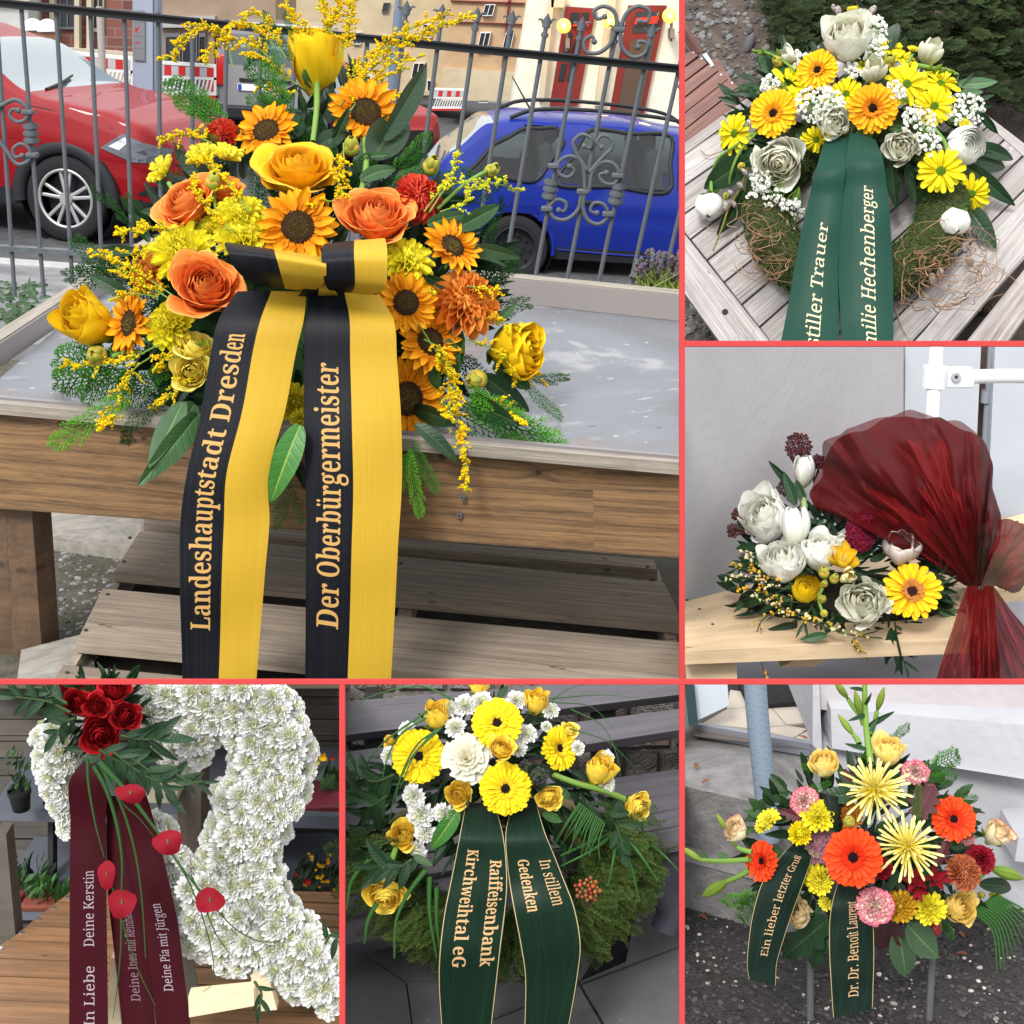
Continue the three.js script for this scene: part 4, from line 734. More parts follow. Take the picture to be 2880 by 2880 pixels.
// people at the road works: one continuous body each, from capsules joined by a smooth minimum
function personGeo(){
 const J=[[0,0.9,0,0,1.35,0,0.15,0.17],[0,1.35,0,0,1.52,0,0.07,0.06],[0,1.6,0.01,0,1.68,0.01,0.095,0.1],[-0.2,1.4,0,-0.27,1.12,0.02,0.065,0.05],[-0.27,1.12,0.02,-0.22,0.88,0.12,0.05,0.035],[0.2,1.4,0,0.27,1.12,0.02,0.065,0.05],[0.27,1.12,0.02,0.22,0.88,0.12,0.05,0.035],[-0.1,0.9,0,-0.11,0.48,0.02,0.1,0.065],[-0.11,0.48,0.02,-0.11,0.05,0,0.065,0.045],[0.1,0.9,0,0.11,0.48,0.02,0.1,0.065],[0.11,0.48,0.02,0.11,0.05,0,0.065,0.045],[-0.11,0.04,0,-0.12,0.04,0.16,0.045,0.04],[0.11,0.04,0,0.12,0.04,0.16,0.045,0.04],[-0.15,1.4,0,0.15,1.4,0,0.09,0.09]];
 const field=(p)=>{let s=0;for(const[ax,ay,az,bx,by,bz,ra,rb]of J){const dx=bx - ax,dy=by - ay,dz=bz - az,t=clamp(((p[0]- ax)*dx +(p[1]- ay)*dy +(p[2]- az)*dz)/(dx*dx + dy*dy + dz*dz),0,1),d=Math.hypot(p[0]- ax - dx*t,p[1]- ay - dy*t,p[2]- az - dz*t)- lerp(ra,rb,t);s +=Math.exp(-d / 0.022);}return -0.022*Math.log(s);};
 // a ray-cast skin: rings of points around the body axis are pulled onto the field from a lattice of cells
 const nx=20,ny=52,nz=14,x0=-0.4,y0=-0.03,z0=-0.25,cx=0.8 / nx,cy=1.86 / ny,cz=0.52 / nz,val=new Float32Array((nx + 1)*(ny + 1)*(nz + 1)),id=(i,j,k)=>(i*(ny + 1)+ j)*(nz + 1)+ k;
 for(let i=0;i<=nx;i++)for(let j=0;j<=ny;j++)for(let k=0;k<=nz;k++)val[id(i,j,k)]=field([x0 + i*cx,y0 + j*cy,z0 + k*cz]);
 const vid=new Map(),pos=[],idx=[];
 const cell=(i,j,k)=>{const key=id(i,j,k);if(vid.has(key))return vid.get(key);let n=0,s=[0,0,0];const c=[];for(let b=0;b<8;b++)c.push(val[id(i +(b&1),j +(b>>1&1),k +(b>>2))]);for(let b=0;b<8;b++)for(const m of[1,2,4])if(!(b&m)){const e=b|m;if((c[b]<0)!==(c[e]<0)){const t=c[b]/(c[b]- c[e]);s[0]+=(b&1)+(m===1?t:0);s[1]+=(b>>1&1)+(m===2?t:0);s[2]+=(b>>2)+(m===4?t:0);n++;}}pos.push(x0 +(i + s[0]/ n)*cx,y0 +(j + s[1]/ n)*cy,z0 +(k + s[2]/ n)*cz);vid.set(key,pos.length / 3 - 1);return pos.length / 3 - 1;};
 for(let i=1;i<nx;i++)for(let j=1;j<ny;j++)for(let k=1;k<nz;k++){
 const a=val[id(i,j,k)]<0;const quad=(p,q,r,s,f)=>(f?idx.push(p,q,r,p,r,s):idx.push(p,r,q,p,s,r));
 if(a !==(val[id(i + 1,j,k)]<0))quad(cell(i,j - 1,k - 1),cell(i,j,k - 1),cell(i,j,k),cell(i,j - 1,k),a);
 if(a !==(val[id(i,j + 1,k)]<0))quad(cell(i - 1,j,k - 1),cell(i - 1,j,k),cell(i,j,k),cell(i,j,k - 1),a);
 if(a !==(val[id(i,j,k + 1)]<0))quad(cell(i - 1,j - 1,k),cell(i,j - 1,k),cell(i,j,k),cell(i - 1,j,k),a);
}
 const g=new THREE.BufferGeometry();g.setAttribute('position',new THREE.Float32BufferAttribute(pos,3));g.setIndex(idx);g.computeVertexNormals();
 return paint(g,(x,y,z)=>(y>1.5?[0.45,0.25,0.17]:y<0.1?[0.03,0.03,0.03]:y<0.92?[0.05,0.06,0.12]:Math.abs(x)>0.22&&y<0.95?[0.45,0.25,0.17]:Math.abs(Math.abs(x)- 0.1)<0.05?[0.85,0.16,0.05]:[0.04,0.06,0.3]));
}
{const bodyGeo=personGeo(),helmet=(()=>{const q=new THREE.SphereGeometry(0.125,18,10,0,6.2832,0,1.75);q.scale(1,1,1.15);const brim=new THREE.TorusGeometry(0.125,0.012,6,20);brim.rotateX(Math.PI / 2);brim.scale(1,1,1.2);brim.translate(0,-0.02,0.01);return merge([q,brim]);})();
[[91,57,17.5,'person in white helmet, blue jacket and orange braces facing away',0.2,[0.75,0.75,0.75]],[63,55,18.5,'person in white helmet half hidden by the fence bar',2.6,[0.75,0.75,0.75]],[276,138,17,'person in orange bending low behind the first barrier',1.2,[0.7,0.2,0.04]]].forEach(([x,y,d,l,yaw,hc])=>{
 const g=thing('person',l,'person','people at the road works'),p=BIG.p(x,y,d);g.position.set(p.x,p.y - 1.7,p.z);g.rotation.y=yaw;part(g,'body',bodyGeo,VC);part(g,'helmet',move(helmet.clone(),0,1.71,0.0),mat(hc,0.3));});
}
// ---- vehicles
const TYRE=mat([0.018,0.018,0.02],0.85),BLACKP=mat([0.02,0.021,0.024],0.5),ALLOY=new THREE.MeshPhysicalMaterial({color:C([0.5,0.5,0.5]),metalness:0.7,roughness:0.35}),CARGLASS=new THREE.MeshPhysicalMaterial({color:C([0.62,0.72,0.72]),roughness:0.02,transmission:1,thickness:0,ior:1.5});
const SCREEN=new THREE.MeshPhysicalMaterial({color:C([0.1,0.15,0.17]),roughness:0.06,ior:2.4,clearcoat:1});
const curve=(pts)=>(x)=>{if(x<=pts[0][0])return pts[0][1];for(let i=1;i<pts.length;i++)if(x<=pts[i][0]){const t=(x - pts[i - 1][0])/(pts[i][0]- pts[i - 1][0]);return lerp(pts[i - 1][1],pts[i][1],t*t*(3 - 2*t)*0.5 + t*0.5);}return pts[pts.length - 1][1];};
function wheelGroup(parent,x,r,z,side,alloy){
 const w=new THREE.Group();w.name='wheel';w.position.set(x,r,z);parent.add(w);
 const ty=new THREE.LatheGeometry([[0.66,-0.1],[0.72,-0.12],[0.94,-0.115],[1,-0.08],[1,0.08],[0.94,0.115],[0.72,0.12],[0.66,0.1]].map(([a,b])=>new THREE.Vector2(a*r,b)),40);ty.rotateX(Math.PI / 2);part(w,'tyre',ty,TYRE);
 const gs=[],rim=new THREE.TorusGeometry(r*0.655,0.014,8,40);rim.translate(0,0,side*0.1);gs.push(rim);
 if(alloy){for(let i=0;i<5;i++)for(const o of[-0.21,0.21]){const s=box(r*0.085,r*0.6,0.03,0.008);s.translate(0,r*0.36,side*0.075);s.rotateZ(i*2*Math.PI / 5 + o);gs.push(s);}const hub=new THREE.CylinderGeometry(r*0.15,r*0.17,0.05,20);hub.rotateX(Math.PI / 2);hub.translate(0,0,side*0.08);gs.push(hub);}
 else{const d=new THREE.LatheGeometry([[0.02,0.05],[0.2,0.06],[0.3,0.02],[0.5,0.05],[0.6,0.03],[0.65,0.06]].map(([a,b])=>new THREE.Vector2(a*r,b)),30);d.rotateX(Math.PI / 2*side);gs.push(d);for(let i=0;i<9;i++){const h=new THREE.CylinderGeometry(r*0.05,r*0.05,0.02,8);h.rotateX(Math.PI / 2);h.translate(Math.cos(i*0.698)*r*0.44,Math.sin(i*0.698)*r*0.44,side*0.06);gs.push(h);}}
 part(w,'rim',merge(gs),alloy?ALLOY:BLACKP);part(w,'brake_disc',(()=>{const q=new THREE.CylinderGeometry(r*0.6,r*0.6,0.02,24);q.rotateX(Math.PI / 2);q.translate(0,0,side*0.0);return q;})(),BLACKP);
}
const within=(P,x,y)=>{let c=false;for(let i=0,j=P.length - 1;i<P.length;j=i++){const[a,b]=P[i],[e,f]=P[j];if((b>y)!==(f>y)&&x<(e - a)*(y - b)/(f - b)+ a)c=!c;}return c;};
function car(name,label,o){// length along x with the front at +x; sections lofted from sill to roof
 const g=thing(name,label,'car'),ys=curve(o.shoulder),yr=curve(o.roof),hw=curve(o.width),sill=curve(o.sill??[[-3,0.26],[3,0.26]]),NX=150,x0=o.ends[0],x1=o.ends[1],S=26;
 const paintM=new THREE.MeshPhysicalMaterial({color:C(o.colour),roughness:0.5,specularIntensity:0.3,clearcoat:0.4,clearcoatRoughness:0.05,side:THREE.DoubleSide});
 const sec=(x,s)=>{const w=hw(x),a=sill(x),b=ys(x),c=Math.max(yr(x),b + 0.012),up=c - b,wr=w - Math.min(0.3,up*0.42)- 0.02;// s: 0 sill, .45 shoulder, .8 roof edge, 1 middle
 if(s<0.45){const t=s / 0.45;return[w*(0.93 + 0.07*Math.sin(Math.min(1,t*1.25)*Math.PI / 2)- 0.025*smooth(t,0.75,1))- 0.012*smooth(t,0.52,0.58)+ 0.012*smooth(t,0.6,0.75),lerp(a,b,t)];}
 if(s<0.75){const t=(s - 0.45)/ 0.3,e=smooth(t,0.7,1);return[lerp(w*0.975,wr,t)- 0.05*e*e,b + up*(t<0.86?t*1.06:lerp(0.9116,0.965,(t - 0.86)/ 0.14))];}
 const t=(s - 0.75)/ 0.25;return[(wr - 0.05)*(1 - t),b + up*(0.965 + 0.035*Math.sin(t*Math.PI / 2))];};
 const nose=(x)=>1 - Math.pow(smooth(x,x1 - 0.28,x1),2.2)*(o.blunt??0.22)- Math.pow(1 - smooth(x,x0,x0 + 0.22),2.2)*0.16;
 const Pt=(i,j,side)=>{const x=lerp(x0,x1,i / NX),[w,y]=sec(x,j / S);return V(x,y,side*w*nose(x));};
 const sets={body:[],windscreen:[],rear_window:[],sill_trim:[]},R=o.wheelR*1.16;
 for(const side of[1,-1])for(let i=0;i<NX;i++)for(let j=0;j<S;j++){
 const q=[Pt(i,j,side),Pt(i + 1,j,side),Pt(i + 1,j + 1,side),Pt(i,j + 1,side)],c=q[0].clone().add(q[2]).multiplyScalar(0.5);
 if(j<12&&o.wheels.some((w)=>Math.hypot(c.x - w,c.y - o.wheelR)<R))continue;
 if(j>=12&&j<20&&(o.windows??[]).some((w)=>within(w,c.x,c.y)))continue;
 let k='body';if(j>18.6&&c.x>o.screen[0]&&c.x<o.screen[1])k='windscreen';if(j>18.6&&o.back&&c.x>o.back[0]&&c.x<o.back[1])k='rear_window';if(j<2)k='sill_trim';
 sets[k].push(side>0?q:[q[1],q[0],q[3],q[2]]);
}
 for(const k in sets)if(sets[k].length){const pos=[],nn=[];for(const q of sets[k])for(const i of[0,1,2,0,2,3])pos.push(q[i].x,q[i].y,q[i].z);let b=new THREE.BufferGeometry();b.setAttribute('position',new THREE.Float32BufferAttribute(pos,3));b=mergeVertices(b,1e-4);b.computeVertexNormals();part(g,k,b,k==='body'?paintM:k==='sill_trim'?BLACKP:SCREEN);}
 for(const e of[0,NX]){const ring2=[];for(let j=0;j<=S;j++)ring2.push(Pt(e,j,1));const pts=[...ring2,...ring2.slice(0,-1).reverse().map((p)=>V(p.x,p.y,-p.z))];const ctr=V(pts[0].x,(pts[0].y + ring2[S].y)/ 2,0),pos=[];pts.forEach((p,i)=>{const q=pts[(i + 1)% pts.length];pos.push(...ctr.toArray(),...p.toArray(),...q.toArray());});const b=new THREE.BufferGeometry();b.setAttribute('position',new THREE.Float32BufferAttribute(pos,3));b.computeVertexNormals();part(g,e?'front_bumper':'rear_bumper',b,o.endsDark?BLACKP:paintM);}
 part(g,'underbody',move(box(x1 - x0 - 0.5,0.2,1.3,0.05),(x0 + x1)/ 2,0.33,0),BLACKP);
 const zAt=(x,y)=>{let lo=0,hi=0.75;for(let k=0;k<22;k++){const m=(lo + hi)/ 2;sec(x,m)[1]<y?lo=m:hi=m;}return sec(x,lo)[0]*nose(x);};
 const onSide=(pts,lift)=>{const sh=new THREE.ShapeGeometry(new THREE.Shape(pts.map(([x,y])=>new THREE.Vector2(x,y))),1);let s=sh.toNonIndexed();for(let r=0;r<2;r++){const p=s.attributes.position,out=[];for(let t=0;t<p.count;t +=3){const[a,b,c]=[0,1,2].map((i)=>V().fromBufferAttribute(p,t + i)),ab=a.clone().lerp(b,0.5),bc=b.clone().lerp(c,0.5),ca=c.clone().lerp(a,0.5);for(const v of[a,ab,ca,ab,b,bc,ca,bc,c,ab,bc,ca])out.push(v.x,v.y,v.z);}s=new THREE.BufferGeometry();s.setAttribute('position',new THREE.Float32BufferAttribute(out,3));}const p=s.attributes.position;for(let i=0;i<p.count;i++)p.setZ(i,zAt(p.getX(i),p.getY(i))+ lift);s.computeVertexNormals();return s;};
 const line=(pts,r)=>tube(pts.map(([x,y])=>V(x,y,zAt(x,y)- r*0.1)),r,r,pts.length*4,5);
 for(const w of o.windows??[]){const q=onSide(w,0.006);part(g,'side_window',q,CARGLASS);const r2=q.clone();r2.scale(1,1,-1);part(g,'side_window',r2,CARGLASS);}
 for(const w of o.windows??[])for(const s of[1,-1])part(g,'window_seal',tube([...w,w[0],w[1]].flatMap(([x,y],i,a)=>(i?[0.5,1].map((t)=>{const X=lerp(a[i - 1][0],x,t),Y=lerp(a[i - 1][1],y,t);return V(X,Y,s*(zAt(X,Y)+ 0.002));}):[])),0.02,0.02,60,6),BLACKP);
{const SEAT=mat([0.05,0.052,0.058],0.9),fl=move(box(2.6,0.06,1.4,0.02),-0.2,0.62,0);part(g,'cabin_floor',fl,SEAT);for(const x of[-0.75,0.25])for(const z of[-0.38,0.38]){const back=box(0.14,0.62,0.46,0.06);back.rotateZ(0.22);back.translate(x - 0.2,0.95,z);const head=box(0.1,0.18,0.24,0.05);head.translate(x - 0.3,1.3,z);part(g,'seat',merge([back,head,move(box(0.5,0.14,0.48,0.06),x + 0.05,0.68,z)]),SEAT);}part(g,'dashboard',move(box(0.35,0.2,1.3,0.08),0.85,0.88,0),SEAT);const sw=new THREE.TorusGeometry(0.17,0.016,8,24);sw.rotateY(1.3);sw.translate(0.58,0.98,-0.36);part(g,'steering_wheel',sw,BLACKP);}
 for(const l of o.seams??[])part(g,'door_seam',line(l,0.004),BLACKP);
 for(const[x,y]of o.handles??[])part(g,'door_handle',move(box(0.2,0.035,0.04,0.012),x,y,zAt(x,y)+ 0.012),o.handleM??BLACKP);
 for(const w of o.wheels)for(const s of[1,-1]){wheelGroup(g,w,o.wheelR,s*(hw(w)- 0.13),s,o.alloy);const arch=new THREE.TorusGeometry(R,o.archT??0.035,6,40,Math.PI*1.06);arch.rotateZ(-0.1);arch.scale(1,1,0.7);arch.translate(w,o.wheelR,s*(hw(w)- 0.03));part(g,'wheel_arch',arch,o.archM??paintM);const liner=new THREE.CylinderGeometry(R,R,0.5,30,1,true);liner.rotateX(Math.PI / 2);liner.translate(w,o.wheelR,s*(hw(w)- 0.3));part(g,'wheel_housing',liner,BLACKP);}
 g.userData.side=undefined;delete g.userData.side;
 return{g,onSide,zAt,line,paintM};
}
const LAMP=new THREE.MeshPhysicalMaterial({color:C([0.06,0.07,0.09]),roughness:0.08,clearcoat:1}),TAIL=new THREE.MeshPhysicalMaterial({color:C([0.5,0.015,0.012]),roughness:0.15,clearcoat:1}),CHROME=mat([0.6,0.6,0.62],0.2,{metalness:0.9});
const suv={colour:[0.23,0.0035,0.007],ends:[-2.15,2.12],wheelR:0.33,wheels:[-1.3,1.3],screen:[0.42,1.02],back:[-1.98,-1.55],alloy:true,archM:BLACKP,archT:0.06,blunt:0.3,endsDark:true,
 shoulder:[[-2.15,0.85],[-1.9,1.0],[-0.5,0.99],[0.9,0.99],[1.3,0.93],[1.8,0.8],[2.12,0.6]],roof:[[-2.15,1.0],[-1.9,1.2],[-1.5,1.5],[-0.8,1.58],[0,1.56],[0.45,1.44],[1.0,1.1],[1.15,1.06],[1.6,1.0],[1.9,0.91],[2.12,0.7]],width:[[-2.15,0.78],[-1.6,0.9],[0,0.9],[1.5,0.9],[1.9,0.86],[2.12,0.76]],
 windows:[[[-1.5,1.03],[-0.45,1.03],[-0.45,1.42],[-1.2,1.42]],[[-0.35,1.03],[0.62,1.05],[0.2,1.36],[-0.35,1.42]]],seams:[[[0.78,0.98],[0.8,0.7],[0.75,0.4]],[[-0.4,1.0],[-0.4,0.45]],[[0.8,1.02],[1.2,0.98],[1.7,0.87]]],handles:[[-0.1,0.86],[-1.1,0.86]]};
{const r=car('red_car','red car with alloy wheels parked behind the left fence bars',suv),p=BIG.p(140,454,10.9);
 part(r.g,'headlight',r.onSide([[1.62,0.73],[1.78,0.84],[2.06,0.72],[2.04,0.63],[1.85,0.64]],0.012),LAMP);part(r.g,'fog_lamp_trim',r.onSide([[1.86,0.4],[2.08,0.5],[2.08,0.36]],0.01),BLACKP);part(r.g,'lower_cladding',r.onSide([[1.66,0.27],[2.1,0.29],[2.1,0.36],[1.68,0.36]],0.008),BLACKP);
 part(r.g,'lamp_insert',r.onSide([[1.68,0.745],[1.8,0.815],[1.84,0.79],[1.76,0.72]],0.016),CHROME);
 part(r.g,'wiper',tube([V(1.02,1.1,0.55),V(0.96,1.13,0.2),V(0.9,1.17,-0.1)],0.012,0.01,8,5),BLACKP);part(r.g,'mirror',move(box(0.14,0.14,0.22,0.05),0.62,1.08,1.0),r.paintM);
 r.g.rotation.set(0,-0.2,-0.045,'ZYX');const off=V(1.3,0,0.78).applyEuler(r.g.rotation);r.g.position.copy(p.sub(off));r.g.position.y=p.y;}
{const far=car('distant_red_car','small red car facing this way beyond the blue car',{...suv,archM:undefined,seams:[],handles:[]}),p=BIG.p(762,222,17);part(far.g,'headlight',far.onSide([[1.55,0.72],[1.8,0.82],[2.08,0.72],[2.06,0.6],[1.8,0.64]],0.012),CHROME);part(far.g,'mirror',move(box(0.14,0.14,0.22,0.05),0.62,1.08,1.0),BLACKP);
 far.g.rotation.set(0,-0.75,-0.06,'ZYX');far.g.scale.setScalar(0.8);far.g.position.copy(p).add(V(-1.2,-0.62,-1));}
{const r=car('blue_car','bright blue estate car with roof rails parked behind the fence',{colour:[0.005,0.018,0.21],ends:[-2.05,2.1],wheelR:0.31,wheels:[-1.25,1.25],screen:[0.4,1.1],back:[-2.02,-1.5],alloy:false,blunt:0.2,archT:0.02,
 shoulder:[[-2.05,0.84],[-1.9,0.92],[0,0.9],[1.2,0.88],[2.1,0.62]],roof:[[-2.05,0.95],[-1.85,1.16],[-1.55,1.42],[-1.2,1.49],[-0.3,1.5],[0.4,1.42],[1.1,0.98],[1.6,0.9],[2.1,0.68]],width:[[-2.05,0.76],[-1.8,0.84],[0,0.85],[1.6,0.84],[2.1,0.74]],sill:[[-3,0.24],[3,0.24]],
 windows:[[[-1.72,0.95],[-1.1,0.94],[-0.86,1.27],[-0.93,1.39],[-1.22,1.37],[-1.5,1.21]],[[-0.92,0.93],[0.13,0.925],[0.13,1.385],[-0.62,1.39]],[[0.26,0.925],[1.02,0.93],[0.56,1.3],[0.26,1.37]]],
 trims:[[[-1.78,0.935],[-1.02,0.925],[-0.68,1.4],[-0.85,1.405],[-1.2,1.39],[-1.54,1.23]],[[-0.95,0.915],[0.15,0.91],[0.15,1.4],[-0.63,1.405]]],
 seams:[[[-1.05,0.9],[-0.98,0.68],[-0.86,0.48],[-0.6,0.3]],[[0.2,1.38],[0.2,0.92],[0.16,0.3]],[[-2.0,0.62],[-1.7,0.61]]],handles:[[-0.62,0.78],[0.4,0.77]]});
 part(r.g,'tail_light',r.onSide([[-2.0,0.62],[-1.9,0.62],[-1.82,0.9],[-1.94,0.9]],0.012),TAIL);part(r.g,'fuel_flap',r.line(Array.from({length:17},(_,i)=>[-1.4 + 0.1*Math.cos(i*0.393),0.78 + 0.1*Math.sin(i*0.393)]),0.0035),BLACKP);
 part(r.g,'sill_line',r.line([[-0.85,0.33],[0,0.31],[0.9,0.32]],0.012),r.paintM);
 for(const s of[1,-1])part(r.g,'roof_rail',tube([V(-1.35,1.45,s*0.56),V(-1.15,1.53,s*0.56),V(-0.2,1.555,s*0.56),V(0.35,1.49,s*0.56),V(0.5,1.4,s*0.57)],0.02,0.02,24,6),BLACKP);
 part(r.g,'aerial',tube([V(-1.1,1.49,0),V(-1.3,1.78,0.02)],0.01,0.005,4,5),BLACKP);part(r.g,'rear_wiper',tube([V(-1.99,1.06,0.5),V(-1.95,1.12,0.1)],0.015,0.012,4,5),BLACKP);
 const p=BIG.p(964,531,11.1);r.g.scale.setScalar(0.85);r.g.rotation.set(0,0.1,-0.075,'ZYX');const off=V(-1.25*0.85,0,0.74*0.85).applyEuler(r.g.rotation);r.g.position.copy(p.sub(off));}
{const g=thing('silver_van','silver grey van seen from the rear behind conifer sprigs','van'),p=BIG.p(406,217,14.5),SV=new THREE.MeshPhysicalMaterial({color:C([0.3,0.3,0.31]),roughness:0.35,clearcoat:0.8,metalness:0.3});
 g.position.copy(p).add(V(0,-0.14,0));g.rotation.set(0,0.06,-0.06);g.scale.setScalar(0.6);
 part(g,'body',(()=>{const q=box(1.9,1.25,4.2,0.14);q.translate(0.95,0.85,-2.1);return q;})(),SV);part(g,'roof',move(box(1.8,0.35,3.9,0.16),0.95,1.6,-2.1),SV);
 part(g,'rear_window',move(box(1.5,0.42,0.05,0.02),0.95,1.3,0.0),CARGLASS);part(g,'bumper',move(box(1.94,0.24,0.2,0.06),0.95,0.3,0.02),BLACKP);part(g,'side_strip',move(box(0.05,1.0,0.3,0.02),0.0,1.2,-0.2),BLACKP);
 for(const x of[0.09,1.81])part(g,'tail_light',move(box(0.16,0.5,0.1,0.03),x,0.98,0.0),TAIL);
 part(g,'number_plate',move(box(0.5,0.11,0.02,0.005),0.62,0.72,0.02),mat([0.75,0.75,0.75],0.4));part(g,'plate_badge',move(box(0.06,0.1,0.02,0.004),0.41,0.72,0.026),mat([0.02,0.06,0.4],0.4));part(g,'trim_bar',move(box(0.9,0.06,0.02,0.01),0.85,0.84,0.02),BLACKP);
 for(const x of[0.2,1.7])wheelGroup(g,x,0.3,-0.5,1,false);}
// ---- the iron fence
{const g=thing('iron_fence','grey wrought iron fence with spear tips and scrolls behind the table','fence'),z=-7.4,IRON=noiseMat([0.105,0.118,0.135],{f:10,amp:0.3,rep:[2,2],rough:0.55,bump:0.001}),DARKI=mat([0.025,0.028,0.032],0.6);
 const P=(x,y,dz=0)=>BIG.onZ(x,y,z + dz),K=(zx,zy,dz)=>P(637.3 + zx / 3,zy / 3,dz),A=(zx,zy,dz)=>P(zx / 3,zy / 3,dz);
 const rail=(a,b,c,d,dz,th,m,name)=>part(g,name,slab([P(...a,dz),P(...b,dz),P(...c,dz),P(...d,dz)],V(0,0,-th)),m);
 rail([-20,12],[1300,140],[1300,126],[-20,-2],0.03,0.02,DARKI,'rail');rail([-20,-1],[1300,127],[1300,124],[-20,-4],0.05,0.07,DARKI,'rail_flange');
 rail([-20,472],[1300,560],[1300,551],[-20,463],0.03,0.06,IRON,'rail');
 const bars=[[-24,-20,-25,560],[-8,13,28,560],[40,13,83,560],[105,13,137,540],[170,17,195,560],[234,23,252,560],[298,23,306,560],[363,33,362,560],[428,37,418,560],[494,42,474,560],[560,50,530,560],[628,60,588,560],[694,68,646,560],[760,74,704,560]];
 for(let i=0;i<9;i++)bars.push([826.6 + i*65.2,80 + i*6,765 + i*58.5,560 + i*6]);
 bars.forEach(([x0,y0,x1,y1],i)=>{
 part(g,'bar',tube([P(x0,y0),P(x1,y1)],0.0115,0.0115,2,8),IRON);
 if(i>12){// spear tip with two curled leaves and a collar
 const dx=(x0 - x1)/(y1 - y0),T=(h,o=0)=>P(x0 + dx*h + o,y0 - h),f=new THREE.Group();f.name='spear_tip';g.add(f);
 part(f,'shaft',tube([T(0),T(30),T(36),T(44),T(58),T(74)],(t)=>(t<0.4?0.0115:t<0.5?0.019:t<0.62?0.011:t<0.8?0.021:0.021*(1 - t)*5),0,30,8),IRON);
 for(const s of[-1,1])part(f,'leaf',tube([T(44),T(54,s*6),T(62,s*12),T(60,s*17)],(t)=>0.011*(1 - 0.6*t),0,10,6),IRON);
}
});
 const scrolls=[
[K,[[1400,1085],[1392,970],[1370,905],[1305,885],[1248,925],[1255,985],[1308,1002],[1340,962],[1312,942]]],[K,[[1405,960],[1350,865],[1334,805],[1380,762],[1432,785],[1428,838],[1395,828]]],
[K,[[1425,975],[1500,890],[1553,832],[1540,780],[1495,768],[1466,808],[1492,835]]],[K,[[1420,1085],[1446,965],[1500,918],[1562,930],[1592,990],[1560,1042],[1500,1030],[1480,990],[1520,978]]],
[K,[[1380,1090],[1358,1190],[1290,1243],[1222,1230],[1200,1172],[1240,1130],[1292,1150],[1282,1195],[1250,1190]]],[K,[[1395,1090],[1388,1180],[1420,1250],[1480,1268],[1530,1222],[1508,1160],[1450,1150],[1430,1195],[1466,1206]]],
[K,[[1585,165],[1562,62],[1500,36],[1450,65],[1470,106],[1512,95]]],[K,[[1597,165],[1640,70],[1700,36],[1760,60],[1755,120],[1708,122]]],[K,[[1572,170],[1540,250],[1470,300],[1402,290],[1398,228],[1440,205],[1452,236]]],[K,[[1598,180],[1610,270],[1670,324],[1738,300],[1745,246],[1702,236],[1700,266]]],
[A,[[-60,640],[20,590],[90,565],[150,610],[150,670],[100,690],[55,655],[70,620],[105,625]]],[A,[[-30,760],[40,860],[100,930],[165,905],[165,840],[120,815],[75,845],[85,890],[125,882]]]];
 for(const[F,pts]of scrolls){part(g,'scroll',tube(pts.map(([x,y])=>F(x,y,0.02)),(t)=>0.0115*(1 - 0.25*t),0,44,8),IRON);const[ex,ey]=pts[pts.length - 1],b=new THREE.SphereGeometry(0.015,10,8);const e=F(ex,ey,0.02);b.translate(e.x,e.y,e.z);part(g,'scroll_eye',b,IRON);}
 const bead=(F,x0,y0,x1,y1)=>part(g,'baluster',tube(Array.from({length:9},(_,i)=>F(lerp(x0,x1,i / 8),lerp(y0,y1,i / 8),0.0)),(t)=>0.02 + 0.021*Math.pow(Math.abs(Math.sin(t*Math.PI*3)),0.6),0,36,12),IRON);
 bead(K,1212,1010,1195,1130);bead(K,1592,1035,1568,1160);bead(A,172,695,180,815);
 for(const[F,x,y]of[[K,1385,1085],[K,1590,168],[K,1222,940],[K,1584,995],[K,1183,1182],[K,1530,1212],[A,158,635],[A,183,878]]){const q=box(0.06,0.028,0.05,0.01),c=F(x,y,0.01);q.translate(c.x,c.y,c.z);part(g,'clasp',q,IRON);}
}
// lavender in front of the fence at the right
{const g=thing('lavender','faded lavender plant growing behind the table at the fence','plant'),P=(x,y,dz=0)=>BIG.p(x,y,6.6 + dz),gs=[],ls=[];
 for(let i=0;i<46;i++){const x=rr(1188,1290),tipY=rr(470,525)+(x<1215?14:0),b=P(lerp(x,1240,0.3),552,rr(-0.1,0.1)),t=P(x,tipY,rr(-0.12,0.12));ls.push(tube([b,b.clone().lerp(t,0.5).add(V(rr(-0.02,0.02),0,0)),t],0.003,0.002,4,4));for(let k=0;k<9;k++){const q=smallOcta.clone();q.scale(0.012,0.014,0.012);q.rotateY(k);const c=t.clone().lerp(b,k*0.028);q.translate(c.x + rr(-0.006,0.006),c.y,c.z);gs.push(paint(q,[0.13,0.11,0.13].map((v)=>v*rr(0.7,1.5))));}}
 for(let i=0;i<160;i++){const b=P(rr(1205,1290),556,rr(-0.15,0.1)),t=P(rr(1195,1295),rr(505,545),rr(-0.15,0.15));ls.push(tube([b,b.clone().lerp(t,0.5),t],0.006,0.002,2,4));}
 part(g,'leaves',merge(ls),mat([0.2,0.26,0.06],0.8),null,'stuff');part(g,'flowers',merge(gs),VC,null,'stuff');}
